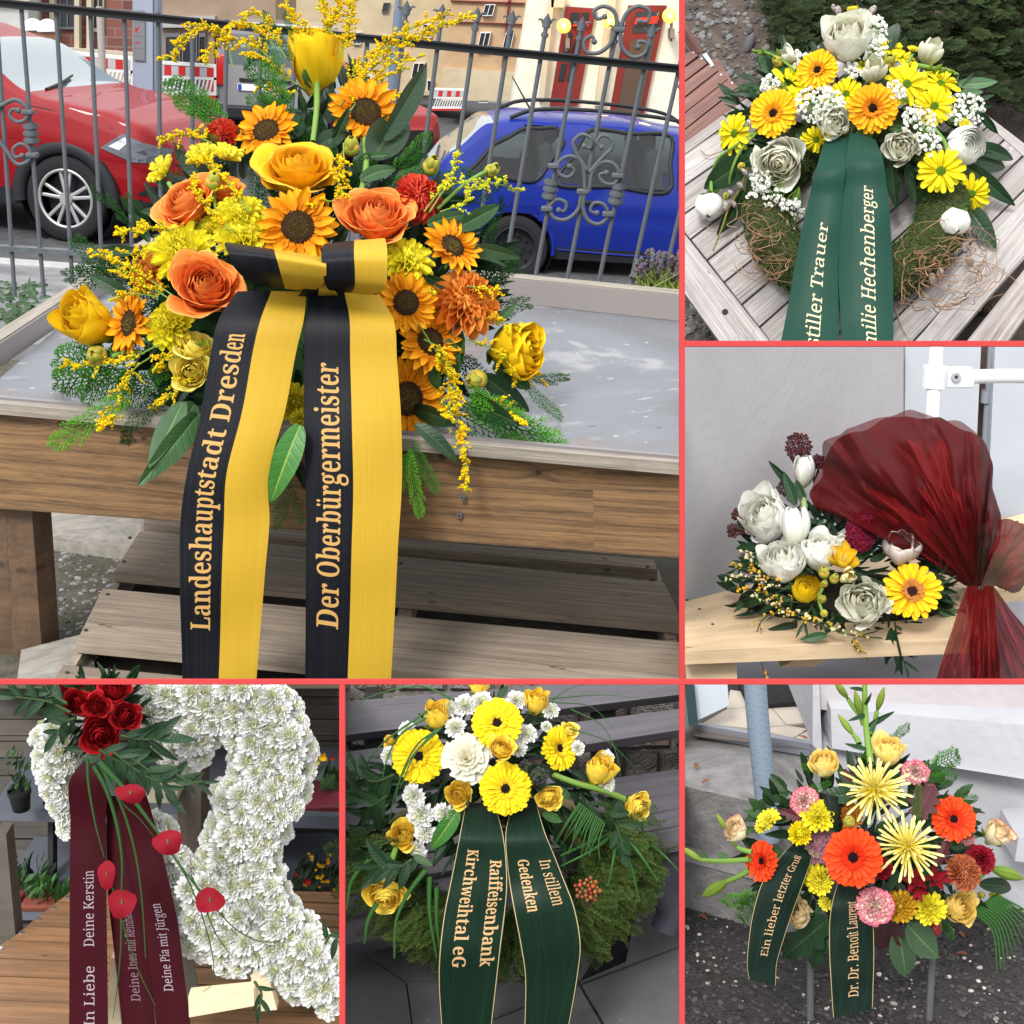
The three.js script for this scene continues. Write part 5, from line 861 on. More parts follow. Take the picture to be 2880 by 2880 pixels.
// ---- the table
{const g=thing('wooden_table','weathered wooden potting table with grey metal top','table'),P=(x,y,h=TT)=>BIG.onY(x,y,h),up=V(0,1,0);
 const BOARDW=wood('table',[0.25,0.14,0.058],[0.055,0.026,0.01],{fine:46,knots:2,grain:1.2}),GREYW=wood('greyrail',[0.36,0.32,0.27],[0.15,0.13,0.1],{fine:70,cracks:1}),LEGW=wood('leg',[0.15,0.085,0.045],[0.055,0.03,0.016],{fine:50,knots:1});
 const steel=new THREE.MeshPhysicalMaterial({map:fieldTex(512,512,(u,v)=>{let c=[0.19,0.2,0.225],n=fbm(u,v,5,4,3),w=fbm(u,v,12,3,9);c=c.map((x)=>x*(1 + 0.35*n));c=mix(c,[0.42,0.42,0.43],smooth(w + n*0.4,0.08,0.4)*0.6);const r=smooth(fbm(u,v,4,4,20),0.1,0.42);c=mix(c,[0.22,0.12,0.08],r*0.5);if(fbm(u,v,60,2,4)>0.5)c=mix(c,[0.7,0.7,0.7],0.6);if(fbm(u,v,50,2,14)>0.52)c=mix(c,[0.08,0.06,0.05],0.6);return c.map(sr);},true),roughness:0.42,metalness:0.25,bumpMap:veins,bumpScale:0.0004,side:THREE.DoubleSide});
 const FL=P(-40,748),FR=P(1320,864),BR2=P(1320,592),BL2=P(272,478),sheetG=slab([FL,FR,BR2,BL2],V(0,-0.012,0),{up});{const a=sheetG.attributes.uv;for(let i=0;i<a.count;i++)a.setXY(i,a.getX(i)*0.6,a.getY(i)*0.6);}part(g,'metal_top',sheetG,steel);
 // rails standing proud of the sheet
 const nF=FR.clone().sub(FL).normalize(),out=nF.clone().cross(up).normalize();// horizontal, towards the viewer
 part(g,'front_rail',board(P(-40,758,TT + 0.015),P(1320,876,TT + 0.015),P(1320,861,TT + 0.015),P(-40,743,TT + 0.015),0.03,{up,su:0.9,sv:0.2}),GREYW);
 part(g,'metal_lip',slab([P(-40,746,TT + 0.022),P(1320,864.5,TT + 0.022),P(1320,860.5,TT + 0.022),P(-40,742,TT + 0.022)],V(0,-0.02,0),{up}),mat([0.3,0.28,0.29],0.35,{metalness:0.6}));
{const a=P(-40,646,TT + 0.07),b=P(280,446,TT + 0.07),c=P(294,451,TT + 0.07),d=P(-40,668,TT + 0.07);part(g,'side_rail',board(d,c,b,a,0.075,{up,su:0.9,sv:0.14}),GREYW);}
{const s=P(-40,669,TT + 0.065),e=P(294,452,TT + 0.065),dn=V(0,-0.064,0),o2=V(0.012,0,0.006);part(g,'side_flashing',slab([s.clone().add(o2),e.clone().add(o2),e.clone().add(dn).add(o2),s.clone().add(dn).add(o2)],V(-0.006,0,-0.002)),mat([0.34,0.31,0.31],0.4,{metalness:0.4}));}
{const a=P(288,449,TT + 0.09),b=P(1320,550,TT + 0.09),c=P(1320,559,TT + 0.09),d=P(288,455,TT + 0.09);part(g,'back_rail',board(d,c,b,a,0.09,{up,su:0.9,sv:0.14}),GREYW);const o2=V(0,0,0.01),dn=V(0,-0.085,0);part(g,'back_flashing',slab([d.clone().add(o2),c.clone().add(o2),c.clone().add(o2).add(dn),d.clone().add(o2).add(dn)].map((p)=>p.add(V(0,-0.004,0))),V(0,0,-0.006)),mat([0.32,0.29,0.28],0.45,{metalness:0.3}));}
 // apron: a board under the front rail, then the legs
 const A0=P(-40,775,TT - 0.02),A1=P(1320,889,TT - 0.02),vp=(x,y)=>BIG.onPl(x,y,A0,out);const dl=vp(-40,957),dr=vp(1320,1056);
 const apron=board(dl,dr,A1,A0,0.05,{su:1.1,sv:0.34});part(g,'apron_board',apron,BOARDW);
 for(const[x,y]of[[873,937],[867,971]]){const p=vp(x,y).addScaledVector(out,0.004),q=new THREE.CylinderGeometry(0.008,0.009,0.008,14);q.rotateX(Math.PI / 2);q.translate(p.x,p.y,p.z);const s=part(g,'screw',q,mat([0.3,0.29,0.27],0.4,{metalness:0.8}));const h=new THREE.CylinderGeometry(0.0025,0.0025,0.009,6);h.rotateX(Math.PI / 2);h.translate(p.x,p.y,p.z);part(s,'socket',h,BLACKP);}
 const lp=(x,y)=>BIG.onPl(x,y,A0.clone().addScaledVector(out,-0.055),out);const LGT=board(lp(-6,1300),lp(26,1300),lp(11,956),lp(-18,956),0.1,{su:0.3,sv:0.9}),LG2=board(lp(26,1300),lp(84,1300),lp(60,958),lp(11,956),0.09,{su:0.3,sv:0.9});part(g,'leg',mergeGeometries([LGT,LG2]),LEGW);
 const bk=(x,y)=>BIG.onZ(x,y,-5.4);part(g,'leg',slab([bk(280,1000),bk(300,1000),bk(300,880),bk(280,880)].map((p)=>{p.y=clamp(p.y,GB,TT - 0.1);return p;}),V(0,0,-0.1)),LEGW);
}
// ---- the pallet under the table
{const g=thing('wooden_pallet','grey slatted wooden pallet on the ground under the table','pallet'),h=GB + 0.13,P=(x,y,k=h)=>BIG.onY(x,y,k),up=V(0,1,0),W=[wood('pallet',[0.36,0.29,0.22],[0.15,0.115,0.085],{fine:64,knots:2,cracks:1}),wood('palletB',[0.28,0.22,0.165],[0.11,0.085,0.062],{fine:60,knots:3,cracks:0.8})];
 const SL=[[[270,990],[1241,1074],[1234,1056],[270,976]],[[213,1078],[1290,1175],[1254,1099],[263,1001]],[[143,1210],[1330,1320],[1300,1213],[193,1110]],[[70,1330],[1340,1440],[1330,1366],[117,1254]]];
 SL.forEach((q,i)=>{const[a,b,c,d]=q.map(([x,y])=>P(x,y));part(g,'slat',board(a,b,c,d,0.035,{up,su:1.3,sv:0.3,ch:0.004}),W[i===0?1:i % 2]);});
 for(const[x0,y0,x1,y1,w]of[[276,985,96,1310,18],[770,1060,700,1400,34],[1225,1075,1300,1400,26]]){const a=P(x0,y0,h - 0.04),b=P(x1,y1,h - 0.04),c=P(x1 + w,y1,h - 0.04),d=P(x0 + w*0.7,y0,h - 0.04);part(g,'bearer',board(b,c,d,a,0.085,{up,su:0.3,sv:1.2}),W[0]);}
 for(const[x,y]of[[234,1060],[203,1122],[162,1190],[245,1015],[1222,1070],[757,1063],[127,1270]]){const q=new THREE.CylinderGeometry(0.006,0.006,0.006,8),p=P(x,y);q.translate(p.x,p.y + 0.001,p.z);part(g,'nail',q,mat([0.06,0.05,0.045],0.6));}}

leaf('bright',62,1000,92,968,'small green weed leaf growing by the concrete slab',{dz:0.9});
leaf('bright',66,985,70,958,'upright green weed leaf beside the table leg',{dz:0.9});
// ---- the arrangement itself
here=BIG;
BIG.grow=1.07;
{const F=(n,geos,mats,cat,label,w,cx,cy,rx,ry,lo,hi,o)=>filler(cat,label,undefined,geos,mats,n,()=>{const a=rnd()*6.283,r=Math.sqrt(rnd()),x=cx + rx*r*Math.cos(a),y=cy + ry*r*Math.sin(a),b=Math.atan2(y - 640,x - 560)+ rr(-0.9,0.9),l=rr(lo,hi),d=here.depth(x,y)+ rr(0.09,0.2);return[x,y,x + Math.cos(b)*l,y + Math.sin(b)*l,d,d + rr(-0.02,0.05)];},{w});
 F(240,LEAVES.dark,[GLOSS[0]],'foliage','dark green leaves filling the heart of the tall arrangement',1,570,560,330,280,55,105);
 F(130,FRONDS.dark,[FROND],'foliage','dark conifer sprigs between the flowers of the tall arrangement',0.7,560,570,350,250,90,170);
 F(60,LEAVES.dark,[GLOSS[0]],'foliage','dark rose leaves around the stems of the highest flowers',1.3,610,250,110,120,40,80);
 const bk=single('floral_foam',(()=>{const q=new THREE.SphereGeometry(1,24,16);q.scale(0.42,0.3,0.2);return q;})(),mat([0.035,0.1,0.035],0.95),'green foam base hidden inside the tall arrangement','floral foam');bk.position.copy(BIG.p(560,660,3.86));}
flowers([
['roseYellow',598,112,116,0.05,2.6,'yellow rose standing highest on its long stem',0.02],
['sunflower',690,211,134,0.1,0.5,'sunflower right of the highest yellow rose stem'],
['sunflower',502,246,120,-0.35,0.65,'sunflower beside the upper red dahlia'],
['sunflower',562,428,146,0,0.2,'sunflower directly above the ribbon bow',-0.03],
['sunflower',854,464,112,0.65,0.7,'tilted sunflower at the grey green leaf on the right'],
['sunflower',766,571,112,0.1,0.1,'sunflower between bow and orange dahlia',-0.03],
['sunflower',812,644,124,0.45,0.3,'sunflower crossed by a hanging goldenrod sprig'],
['sunflower',768,752,150,0.5,-0.05,'sunflower half covered by the right ribbon tail'],
['sunflower',244,610,122,-1.15,0.2,'sunflower turned sideways at the left'],
['roseYellowOpen',562,318,160,-0.05,1.15,'large open yellow rose with red tinged petal edges',-0.03],
['roseOrange',712,410,146,0.1,0.9,'orange rose at the right above the bow',-0.02],
['roseOrange',388,540,138,0,0.5,'large orange rose left of the bow',-0.05],
['roseOrange',352,384,120,-0.7,0.8,'orange rose behind two unopened chrysanthemum stems'],
['roseOrange',420,360,90,0.3,1.2,'half hidden orange rose next to the goldenrod',0.06],
['roseYellow',165,606,106,-0.75,0.55,'yellow rose lying outermost on the left'],
['roseYellow',972,660,104,1.0,0.2,'yellow rose lying outermost on the right'],
['roseLemon',362,700,82,-0.1,0.1,'pale lemon rose beside the black ribbon edge',-0.02],['roseLemon',366,656,76,0.1,0.9,'pale lemon rose behind the lower lemon rose'],
['dahliaRed',416,254,66,-0.5,0.5,'coral red dahlia left of the upper sunflower'],
['dahliaRed',790,374,94,0.5,0.4,'red dahlia on the right behind the orange rose'],
['dahliaOrange',876,572,132,0.25,0.5,'large orange dahlia at the right'],
['dahliaOrange',284,512,80,-0.7,0.6,'orange dahlia half hidden by yellow chrysanthemums',0.04],
['mumYellow',344,478,128,-0.2,0.6,'big yellow chrysanthemum above the left orange rose',-0.02],
['mumYellow',452,404,100,-0.2,1.0,'yellow chrysanthemum beside the goldenrod above the bow'],['mumYellow',460,448,112,-0.1,0.9,'yellow chrysanthemum tucked behind the left bow loop'],['mumYellow',396,434,70,-0.3,0.9,'yellow chrysanthemum between two larger yellow ones',0.04],
['mumYellow',768,492,108,0.4,0.8,'yellow chrysanthemum right of the bow loop',0.0],['mumYellow',812,556,90,0.5,0.9,'yellow chrysanthemum behind sunflower and orange dahlia',0.05],
['mumSmall',322,614,96,-0.5,0.2,'yellow chrysanthemum between sideways sunflower and orange rose'],
['mumSideways',308,326,62,-1.0,0.8,'small yellow chrysanthemum on a stalk at the upper left'],['mumSideways',428,296,58,0.3,1.6,'small yellow chrysanthemum below the upper left sunflower'],['mumSideways',385,300,66,-0.5,1.2,'small yellow chrysanthemum below the coral dahlia'],
['mumSmall',556,760,74,0,0.1,'yellow chrysanthemum between the two ribbon tails',0.02],['mumSmall',568,792,44,0.1,-0.2,'small yellow chrysanthemum under the one between the tails',0.03],
['budGreen',184,672,36,-0.3,0.1,'green dahlia bud under the left yellow rose',-0.02],['budGreen',900,716,36,-0.5,-0.1,'green dahlia bud under the right yellow rose'],['budGreen',402,344,26,0.1,1.2,'green chrysanthemum bud in front of the orange rose',-0.04],['budGreen',812,316,30,0.4,1.0,'reddish bud above the right red dahlia'],['budGreen',926,323,24,0.8,0.6,'small leafy bud on the long arching stem'],['budGreen',664,280,28,0,1.4,'green bud beside the hanging goldenrod'],
]);
stem(labelled('yellow rose standing highest on its long stem'),[[598,158],[597,210],[590,268]],0.009);
stem(labelled('sunflower right of the highest yellow rose stem'),[[690,262],[690,320],[676,380]],0.009);
stem(labelled('small yellow chrysanthemum on a stalk at the upper left'),[[318,345],[340,380],[372,424]],0.006);
stem(labelled('green chrysanthemum bud in front of the orange rose'),[[403,352],[404,375],[408,400]],0.005);
stem(labelled('small leafy bud on the long arching stem'),[[920,322],[880,345],[840,380],[824,395]],0.006);
stem(labelled('green dahlia bud under the left yellow rose'),[[214,672],[240,664],[270,664]],0.007);
const LG='laurel leaves of the tall arrangement';
[['dark',722,262,812,116,'dark laurel leaf pointing up beside the blue car',{w:0.62,roll:0.5}],['dark',700,300,768,210,'dark laurel leaf behind the right upper sunflower',{w:1.2}],['laurel',862,430,947,386,'green leaf pointing right above the tilted sunflower',{w:1.1,roll:0.3}],['laurelGrey',895,466,980,485,'pale grey green leaf right of the tilted sunflower',{w:1.2,roll:0.5}],['laurel',806,424,880,402,'rounded green leaf beside the right red dahlia',{w:1.3}],['dark',800,520,868,552,'dark leaf behind the orange dahlia',{}],
['laurelGrey',345,758,282,886,'laurel leaf curling down over the table edge',{w:1.1,roll:0.5,dz:-0.06}],['laurel',373,782,264,918,'long laurel leaf with pale rib hanging over the table edge',{w:1.0,roll:-0.2,dz:-0.08}],['laurelGrey',368,762,300,850,'laurel leaf behind the two hanging leaves',{w:1.4}],
['bright',566,802,508,952,'bright green laurel leaf between the two ribbon tails',{w:1.1,roll:0.1,dz:-0.1}],
['dark',784,800,868,872,'dark leaf under the lowest sunflower',{dz:-0.04}],['dark',780,772,866,800,'dark leaf behind the lower goldenrod',{}],['dark',912,708,1000,778,'broad dark leaf resting on the metal top',{w:1.2}],['dark',890,752,972,800,'dark leaf below the right dahlia bud',{}],['dark',930,690,1010,735,'dark leaf under the right yellow rose',{}],
['round',860,610,872,690,'small oval leaf at the crossed sunflower',{w:0.8}],['round',845,640,862,720,'oval leaf beside the hanging goldenrod',{w:0.9}],['laurel',940,606,972,574,'small leaf standing up right of the orange dahlia',{w:1.4}],['round',815,690,828,738,'small pointed leaf next to the lowest sunflower',{}],
['dark',560,262,545,210,'dark rose leaf behind the tall rose stem',{w:1.7,dz:0.05}],['dark',600,275,655,245,'dark rose leaf right of the tall rose stem',{w:1.8,dz:0.05}],['laurel',672,300,738,290,'narrow leaf under the right upper sunflower',{}],['laurel',680,340,752,312,'wavy leaf above the right orange rose',{w:1.3}],['dark',610,300,640,340,'dark curled leaf right of the large open rose',{w:1.6}],
].forEach(([k,x0,y0,x1,y1,l,o])=>leaf(k,x0,y0,x1,y1,l,{group:LG,...o}));
// conifer sprigs
const CG='conifer sprigs of the tall arrangement';
[['green',420,232,303,126,'conifer sprig reaching up left behind the coral dahlia',0.8],['green',416,236,318,160,'second conifer sprig reaching up left behind the coral dahlia',0.7],['green',428,240,350,168,'short conifer sprig left of the upper sunflower',0.7],['green',420,270,345,250,'conifer sprig pointing left at the coral dahlia',0.8],['green',560,210,440,108,'conifer sprig beside the silver van',0.8],['green',545,200,455,190,'pale conifer sprig below the silver van',0.9],['green',540,180,480,60,'conifer sprig left of the highest rose',0.7],['green',556,120,492,15,'conifer sprig at the top left of the highest rose',0.6],['green',560,90,532,20,'upright conifer sprig among the top goldenrod',0.6],
['green',740,320,830,250,'conifer sprig rising toward the blue car',0.6],['green',745,345,812,305,'conifer sprig above the right red dahlia',0.7],
['green',250,690,78,666,'conifer sprig spreading left over the metal top',1.0],['green',240,700,66,728,'long conifer sprig pointing left on the metal top',0.7],['green',262,705,128,750,'conifer sprig below the dahlia bud',1.0],['light',250,740,102,832,'bright conifer sprig hanging over the table corner',0.8],['green',320,690,212,768,'conifer sprig under the lemon rose',0.9],['dark',340,720,246,810,'dark conifer sprig above the hanging laurel leaf',0.8],
['light',862,760,1050,842,'bright green conifer sprig lying on the table edge',0.8],['green',880,740,1030,840,'conifer sprig fanned over the metal top',0.9],['dark',830,760,950,826,'dark conifer sprig behind the bright sprig',1.1],['green',960,720,1092,700,'thin conifer sprig reaching far right',0.35],['green',970,706,1058,788,'conifer sprig curving down on the metal top',0.6],['light',878,732,980,790,'short yellow green conifer sprig at the dahlia bud',0.6],
['light',772,850,742,946,'bright conifer tip hanging beside the yellow ribbon',0.8],['light',768,840,792,976,'bright conifer sprig hanging in front of the table board',0.6],['green',776,830,822,930,'conifer sprig hanging right of the yellow ribbon',0.8],['dark',545,900,524,1000,'dark conifer sprig hanging between the ribbon tails',0.8],['dark',550,920,572,990,'short dark conifer sprig between the ribbon tails',0.8],['light',400,640,352,668,'bright conifer tip across the lemon rose',0.9],
].forEach(([k,x0,y0,x1,y1,l,w])=>frond(k,x0,y0,x1,y1,l,{group:CG,w,dz:y0>800?-0.03:-0.02,roll:rr(-0.4,0.4)}));
// goldenrod
const GG='goldenrod sprigs of the tall arrangement',GY=[0.76,0.5,0.006],GN=[0.6,0.55,0.02];
[[[[440,130],[420,62],[380,52],[340,82],[312,116]],'goldenrod plume arching left over the fence',210],[[[520,120],[470,80],[420,80],[384,112]],'goldenrod plume left of the highest rose',190],[[[520,90],[490,60],[450,48],[400,66]],'goldenrod plume above the first arching plume',130],[[[540,110],[510,60],[480,25],[450,45]],'short goldenrod plume at the top left',130],[[[600,100],[560,40],[540,10]],'goldenrod plume rising behind the highest rose',140],[[[610,90],[616,40],[606,-5]],'upright goldenrod plume over the highest rose',170],[[[640,110],[660,50],[664,-5]],'upright goldenrod plume right of the highest rose',190],[[[620,60],[640,20],[632,-10]],'goldenrod tips at the top edge',150],
[[[640,180],[690,110],[740,70],[800,45],[845,28]],'goldenrod plume reaching right below the top one',230],[[[650,190],[720,100],[800,58],[895,30]],'longest goldenrod plume reaching far right',260],[[[640,200],[690,140],[770,80],[820,62]],'goldenrod plume spreading right of the rose',220],[[[660,210],[700,160],[740,120],[790,108]],'goldenrod plume over the right upper sunflower',160],[[[650,190],[690,170],[740,140],[764,132]],'lower goldenrod plume beside the dark leaf',130],[[[720,190],[750,180],[790,182]],'small goldenrod tip before the dark leaf',50],
[[[560,160],[520,130],[500,112],[470,100]],'goldenrod tuft left of the highest rose',110],[[[550,180],[520,170],[490,160]],'small goldenrod tuft beside the van',60],
[[[400,270],[360,255],[330,258],[302,272]],'goldenrod sprig pointing left below the conifer',110],[[[470,400],[430,345],[400,315],[370,305]],'goldenrod sprig across the small chrysanthemums',130],[[[440,440],[400,400],[372,360],[362,340]],'goldenrod sprig hanging before the orange rose',120],
[[[340,440],[300,432],[260,432],[222,444]],'goldenrod sprig pointing left above the table rail',120],[[[320,460],[290,470],[250,478],[232,478]],'goldenrod sprig over the orange dahlia',60],[[[330,560],[270,520],[220,494],[172,474]],'long goldenrod sprig reaching left over the rail',130],[[[330,570],[280,540],[230,515],[206,478]],'goldenrod sprig with bright green stem at the left',120],[[[300,560],[250,555],[205,568]],'goldenrod sprig above the sideways sunflower',60],
[[[290,670],[250,700],[215,770],[192,812]],'goldenrod sprig hanging over the left table corner',170],[[[300,650],[240,680],[180,690],[118,690]],'goldenrod sprig lying behind the dahlia bud',100],[[[380,700],[340,730],[310,760],[288,776]],'goldenrod sprig before the lemon rose',110],[[[340,670],[310,680],[290,700]],'short goldenrod sprig left of the lemon rose',70],
[[[648,270],[648,320],[640,350],[656,372]],'goldenrod sprig hanging below the right sunflower',120],[[[630,380],[610,380],[580,390],[560,380]],'goldenrod tuft under the large open rose',90],
[[[800,400],[850,330],[860,300],[874,288]],'green goldenrod sprig above the right red dahlia',60,GN],[[[810,400],[850,350],[920,345],[988,360]],'green goldenrod sprig pointing to the fence scroll',110,GN],[[[830,400],[880,380],[890,360],[918,348]],'lower green goldenrod sprig at the fence',70,GN],
[[[790,610],[820,660],[850,700],[862,780],[880,860],[878,930]],'longest goldenrod sprig hanging before the table board',260],[[[800,640],[830,660],[846,720],[856,770]],'goldenrod sprig across the right sunflower',160],[[[830,760],[850,770],[840,790]],'goldenrod tuft right of the lowest sunflower',60],[[[880,640],[930,660],[962,690],[974,720]],'goldenrod sprig before the right yellow rose',100],[[[890,600],[950,610],[1000,630],[1014,654]],'goldenrod sprig over the right yellow rose',100],[[[880,540],[920,545],[942,552]],'goldenrod tip behind the orange dahlia',40],[[[980,690],[1000,700],[1020,718]],'goldenrod tip under the right yellow rose',40],[[[900,740],[930,760],[986,800]],'goldenrod sprig among the conifer on the right',70],
].forEach(([pts,l,n,c])=>spray('goldenrod_sprig',l,'goldenrod',pts.map(([x,y])=>[x,y,y>790?-0.03:y>740?-0.09:-0.04]),{n:Math.round(n*3.2),colour:c??GY,size:0.0035,spread:0.016,r:0.0022,group:GG}));
// ---- the black and yellow ribbon
{const two=(str,y0,len)=>ribbonTex(400,2048,(x,W,H)=>{
 x.fillStyle='#111218';x.fillRect(0,0,W / 2,H);weave(x,W / 2,H,'rgba(70,72,88,0.08)','rgba(0,0,0,0.1)');
 x.save();x.translate(W / 2,0);x.fillStyle='#b5932c';x.fillRect(0,0,W / 2,H);weave(x,W / 2,H,'rgba(255,228,110,0.035)','rgba(170,125,10,0.03)');x.restore();
 if(str)print(x,str,148,y0*H,-1,len*H,138,'#bd9558',{bold:true,slant:0.12});});
 const g=thing('ribbon_bow','black and yellow ribbon bow with two long printed tails','ribbon'),plain=satin(two(null)),loop=(rows)=>ribbonGeo(rows,{sag:0.02,nv:30});
 part(g,'tail',ribbonGeo([[448,550,578,550,0.04],[412,604,573,604,0],[398,664,558,668,0],[378,780,538,776,0],[352,896,506,900,0.01],[340,990,508,985,0.03],[340,1100,500,1080,0.05],[342,1200,491,1190,0.08],[344,1300,483,1300,0.1]]),satin(two('Landeshauptstadt Dresden',0.868,0.685)),'ribbon tail printed Landeshauptstadt Dresden');
 part(g,'tail',ribbonGeo([[585,550,716,556,0.04],[577,604,744,608,0],[574,680,749,680,0],[573,800,757,790,0],[577,920,758,910,0.01],[578,1030,751,1030,0.03],[577,1150,745,1150,0.06],[575,1300,737,1300,0.1]]),satin(two('Der Oberbürgermeister',0.895,0.6)),'ribbon tail printed Der Oberbürgermeister');
 part(g,'bow_loop',loop([[486,540,590,550,0.0],[448,512,614,528,-0.11],[428,474,616,502,-0.14],[425,458,612,489,-0.05],[432,462,606,488,0.02],[470,500,590,520,0.06]]),plain);
 part(g,'bow_loop',loop([[622,550,700,556,0.0],[612,530,728,540,-0.11],[606,490,731,486,-0.14],[610,464,727,453,-0.05],[614,466,722,456,0.03],[625,520,700,520,0.06]]),plain);
 part(g,'bow_knot',ribbonGeo([[560,560,640,560,0.04],[572,545,632,545,-0.02],[575,525,630,525,-0.01],[580,500,628,500,0.05]],{nv:16}),plain);}
// ---------- the sloping display: moss wreath on a slatted table, chair and juniper behind ----------
here=TR;
const TN=CAM.clone().sub(TR.p(966,1000,5.05)).normalize().multiplyScalar(Math.cos(0.5)).addScaledVector(UPV,Math.sin(0.5)).normalize(),TO=TR.p(966,1000,5.05);
const T=(x,y,h=0)=>TR.onPl(x,y,TO.clone().addScaledVector(TN,h),TN);
TR.depth=(x,y)=>{const r2=((x - 960)/ 900)**2 +((y - 640)/ 640)**2;return depthOf(T(x,y))- 0.07 - 0.2*Math.sqrt(Math.max(0,1 - r2));};
TR.rib=(x,y)=>depthOf(T(x,y))- lerp(0.31,0.21,smooth(y,800,1800));
structure('garden_ground',slab([T(-300,2300,-0.38),T(2300,2300,-0.38),T(2300,-300,-0.38),T(-300,-300,-0.38)],TN.clone().multiplyScalar(-0.1)),noiseMat([0.085,0.066,0.055],{f:10,amp:0.5,spots:0.1,spot:[0.16,0.15,0.145],rep:[2,2],rough:0.95,bump:0.006}),'brown stony earth under the slatted table');
{const n=900,m=new THREE.InstancedMesh(new THREE.DodecahedronGeometry(1,0),mat([1,1,1],0.85),n),o=new THREE.Object3D(),c=new THREE.Color(),q0=new THREE.Quaternion().setFromUnitVectors(V(0,1,0),TN);
 for(let i=0;i<n;i++){const b=i % 2,x=b?rr(-30,330):rr(-30,640),y=b?rr(1560,1960):rr(-20,560),s=0.004 + 0.012*rnd()**2.5*(b?1.5:1);o.position.copy(T(x,y,-0.377));o.quaternion.copy(q0);o.rotateY(rnd()*6);o.scale.set(s*rr(0.8,1.7),s*0.6,s);o.updateMatrix();m.setMatrixAt(i,o.matrix);const g=rr(0.05,0.2);m.setColorAt(i,c.setRGB(g,g*0.97,g*0.95));}
 top(m,'gravel','grey brown pebbles on the earth below table and chair',undefined,undefined,'stuff');}
const slate=single('stone',(()=>{const q=new THREE.DodecahedronGeometry(0.034,1);q.scale(0.55,1.25,0.4);q.rotateZ(-0.35);return q;})(),mat([0.11,0.11,0.125],0.7),'flat slate coloured stone lying at the juniper edge','stone');slate.position.copy(T(380,245,-0.36));
{// juniper: low arching boughs of tiny needles
 const g=new THREE.Group(),sprig=frondGeo({base:[0.02,0.033,0.014],tip:[0.05,0.075,0.035],n:7,L:0.3,sub:2,fat:0.02,droop:-0.1}),n=1700,m=new THREE.InstancedMesh(sprig,FROND,n),o=new THREE.Object3D(),c=new THREE.Color();
 const mound=(x)=>(x<900?lerp(1.0,0.0,smooth(x,380,900)):0);
 for(let i=0;i<n;i++){let x,y;do{x=rr(380,2000);y=rr(-80,640);}while((x<620&&y>lerp(40,420,smooth(x,380,560)))||(x>800&&x<1240&&y>330)||(x>1500&&y>300 +(x - 1400)*0.75));const h=-0.34 + 0.27*Math.pow(rnd(),0.4)*smooth(x,340,620)+ 0.07*perlin.noise(x / 120,y / 90,1),p=T(x,y,h),a=rr(-0.5,0.9)- 0.3,l=rr(70,150),q=T(x + Math.cos(a)*l,y + Math.sin(a)*l*0.7,h + rr(-0.03,0.09));const t=new THREE.Object3D(),yv=q.clone().sub(p),len=yv.length();yv.normalize();const xa=yv.clone().cross(TN).normalize(),z=xa.clone().cross(yv);o.quaternion.setFromRotationMatrix(new THREE.Matrix4().makeBasis(xa,yv,z));o.rotateY(rr(-0.9,0.9));o.position.copy(p);o.scale.setScalar(len);o.updateMatrix();m.setMatrixAt(i,o.matrix);const k=rr(0.5,1.5),w=rr(0.9,1.25);m.setColorAt(i,c.setRGB(k*w,k,k*0.9));}
 m.name='foliage';m.userData.kind='stuff';g.add(m);
 for(let i=0;i<26;i++){const x=rr(700,1900),y=rr(0,420),a=rr(-0.3,0.7),l=rr(150,330);part(g,'branch',tube([T(x,y,-0.2),T(x + Math.cos(a)*l*0.5,y + Math.sin(a)*l*0.4,-0.13),T(x + Math.cos(a)*l,y + Math.sin(a)*l*0.7,-0.15)],0.005,0.002,8,5),mat([0.05,0.032,0.022],0.9));}
 top(g,'juniper_shrub','dark green spreading juniper behind the slatted table','shrub');}
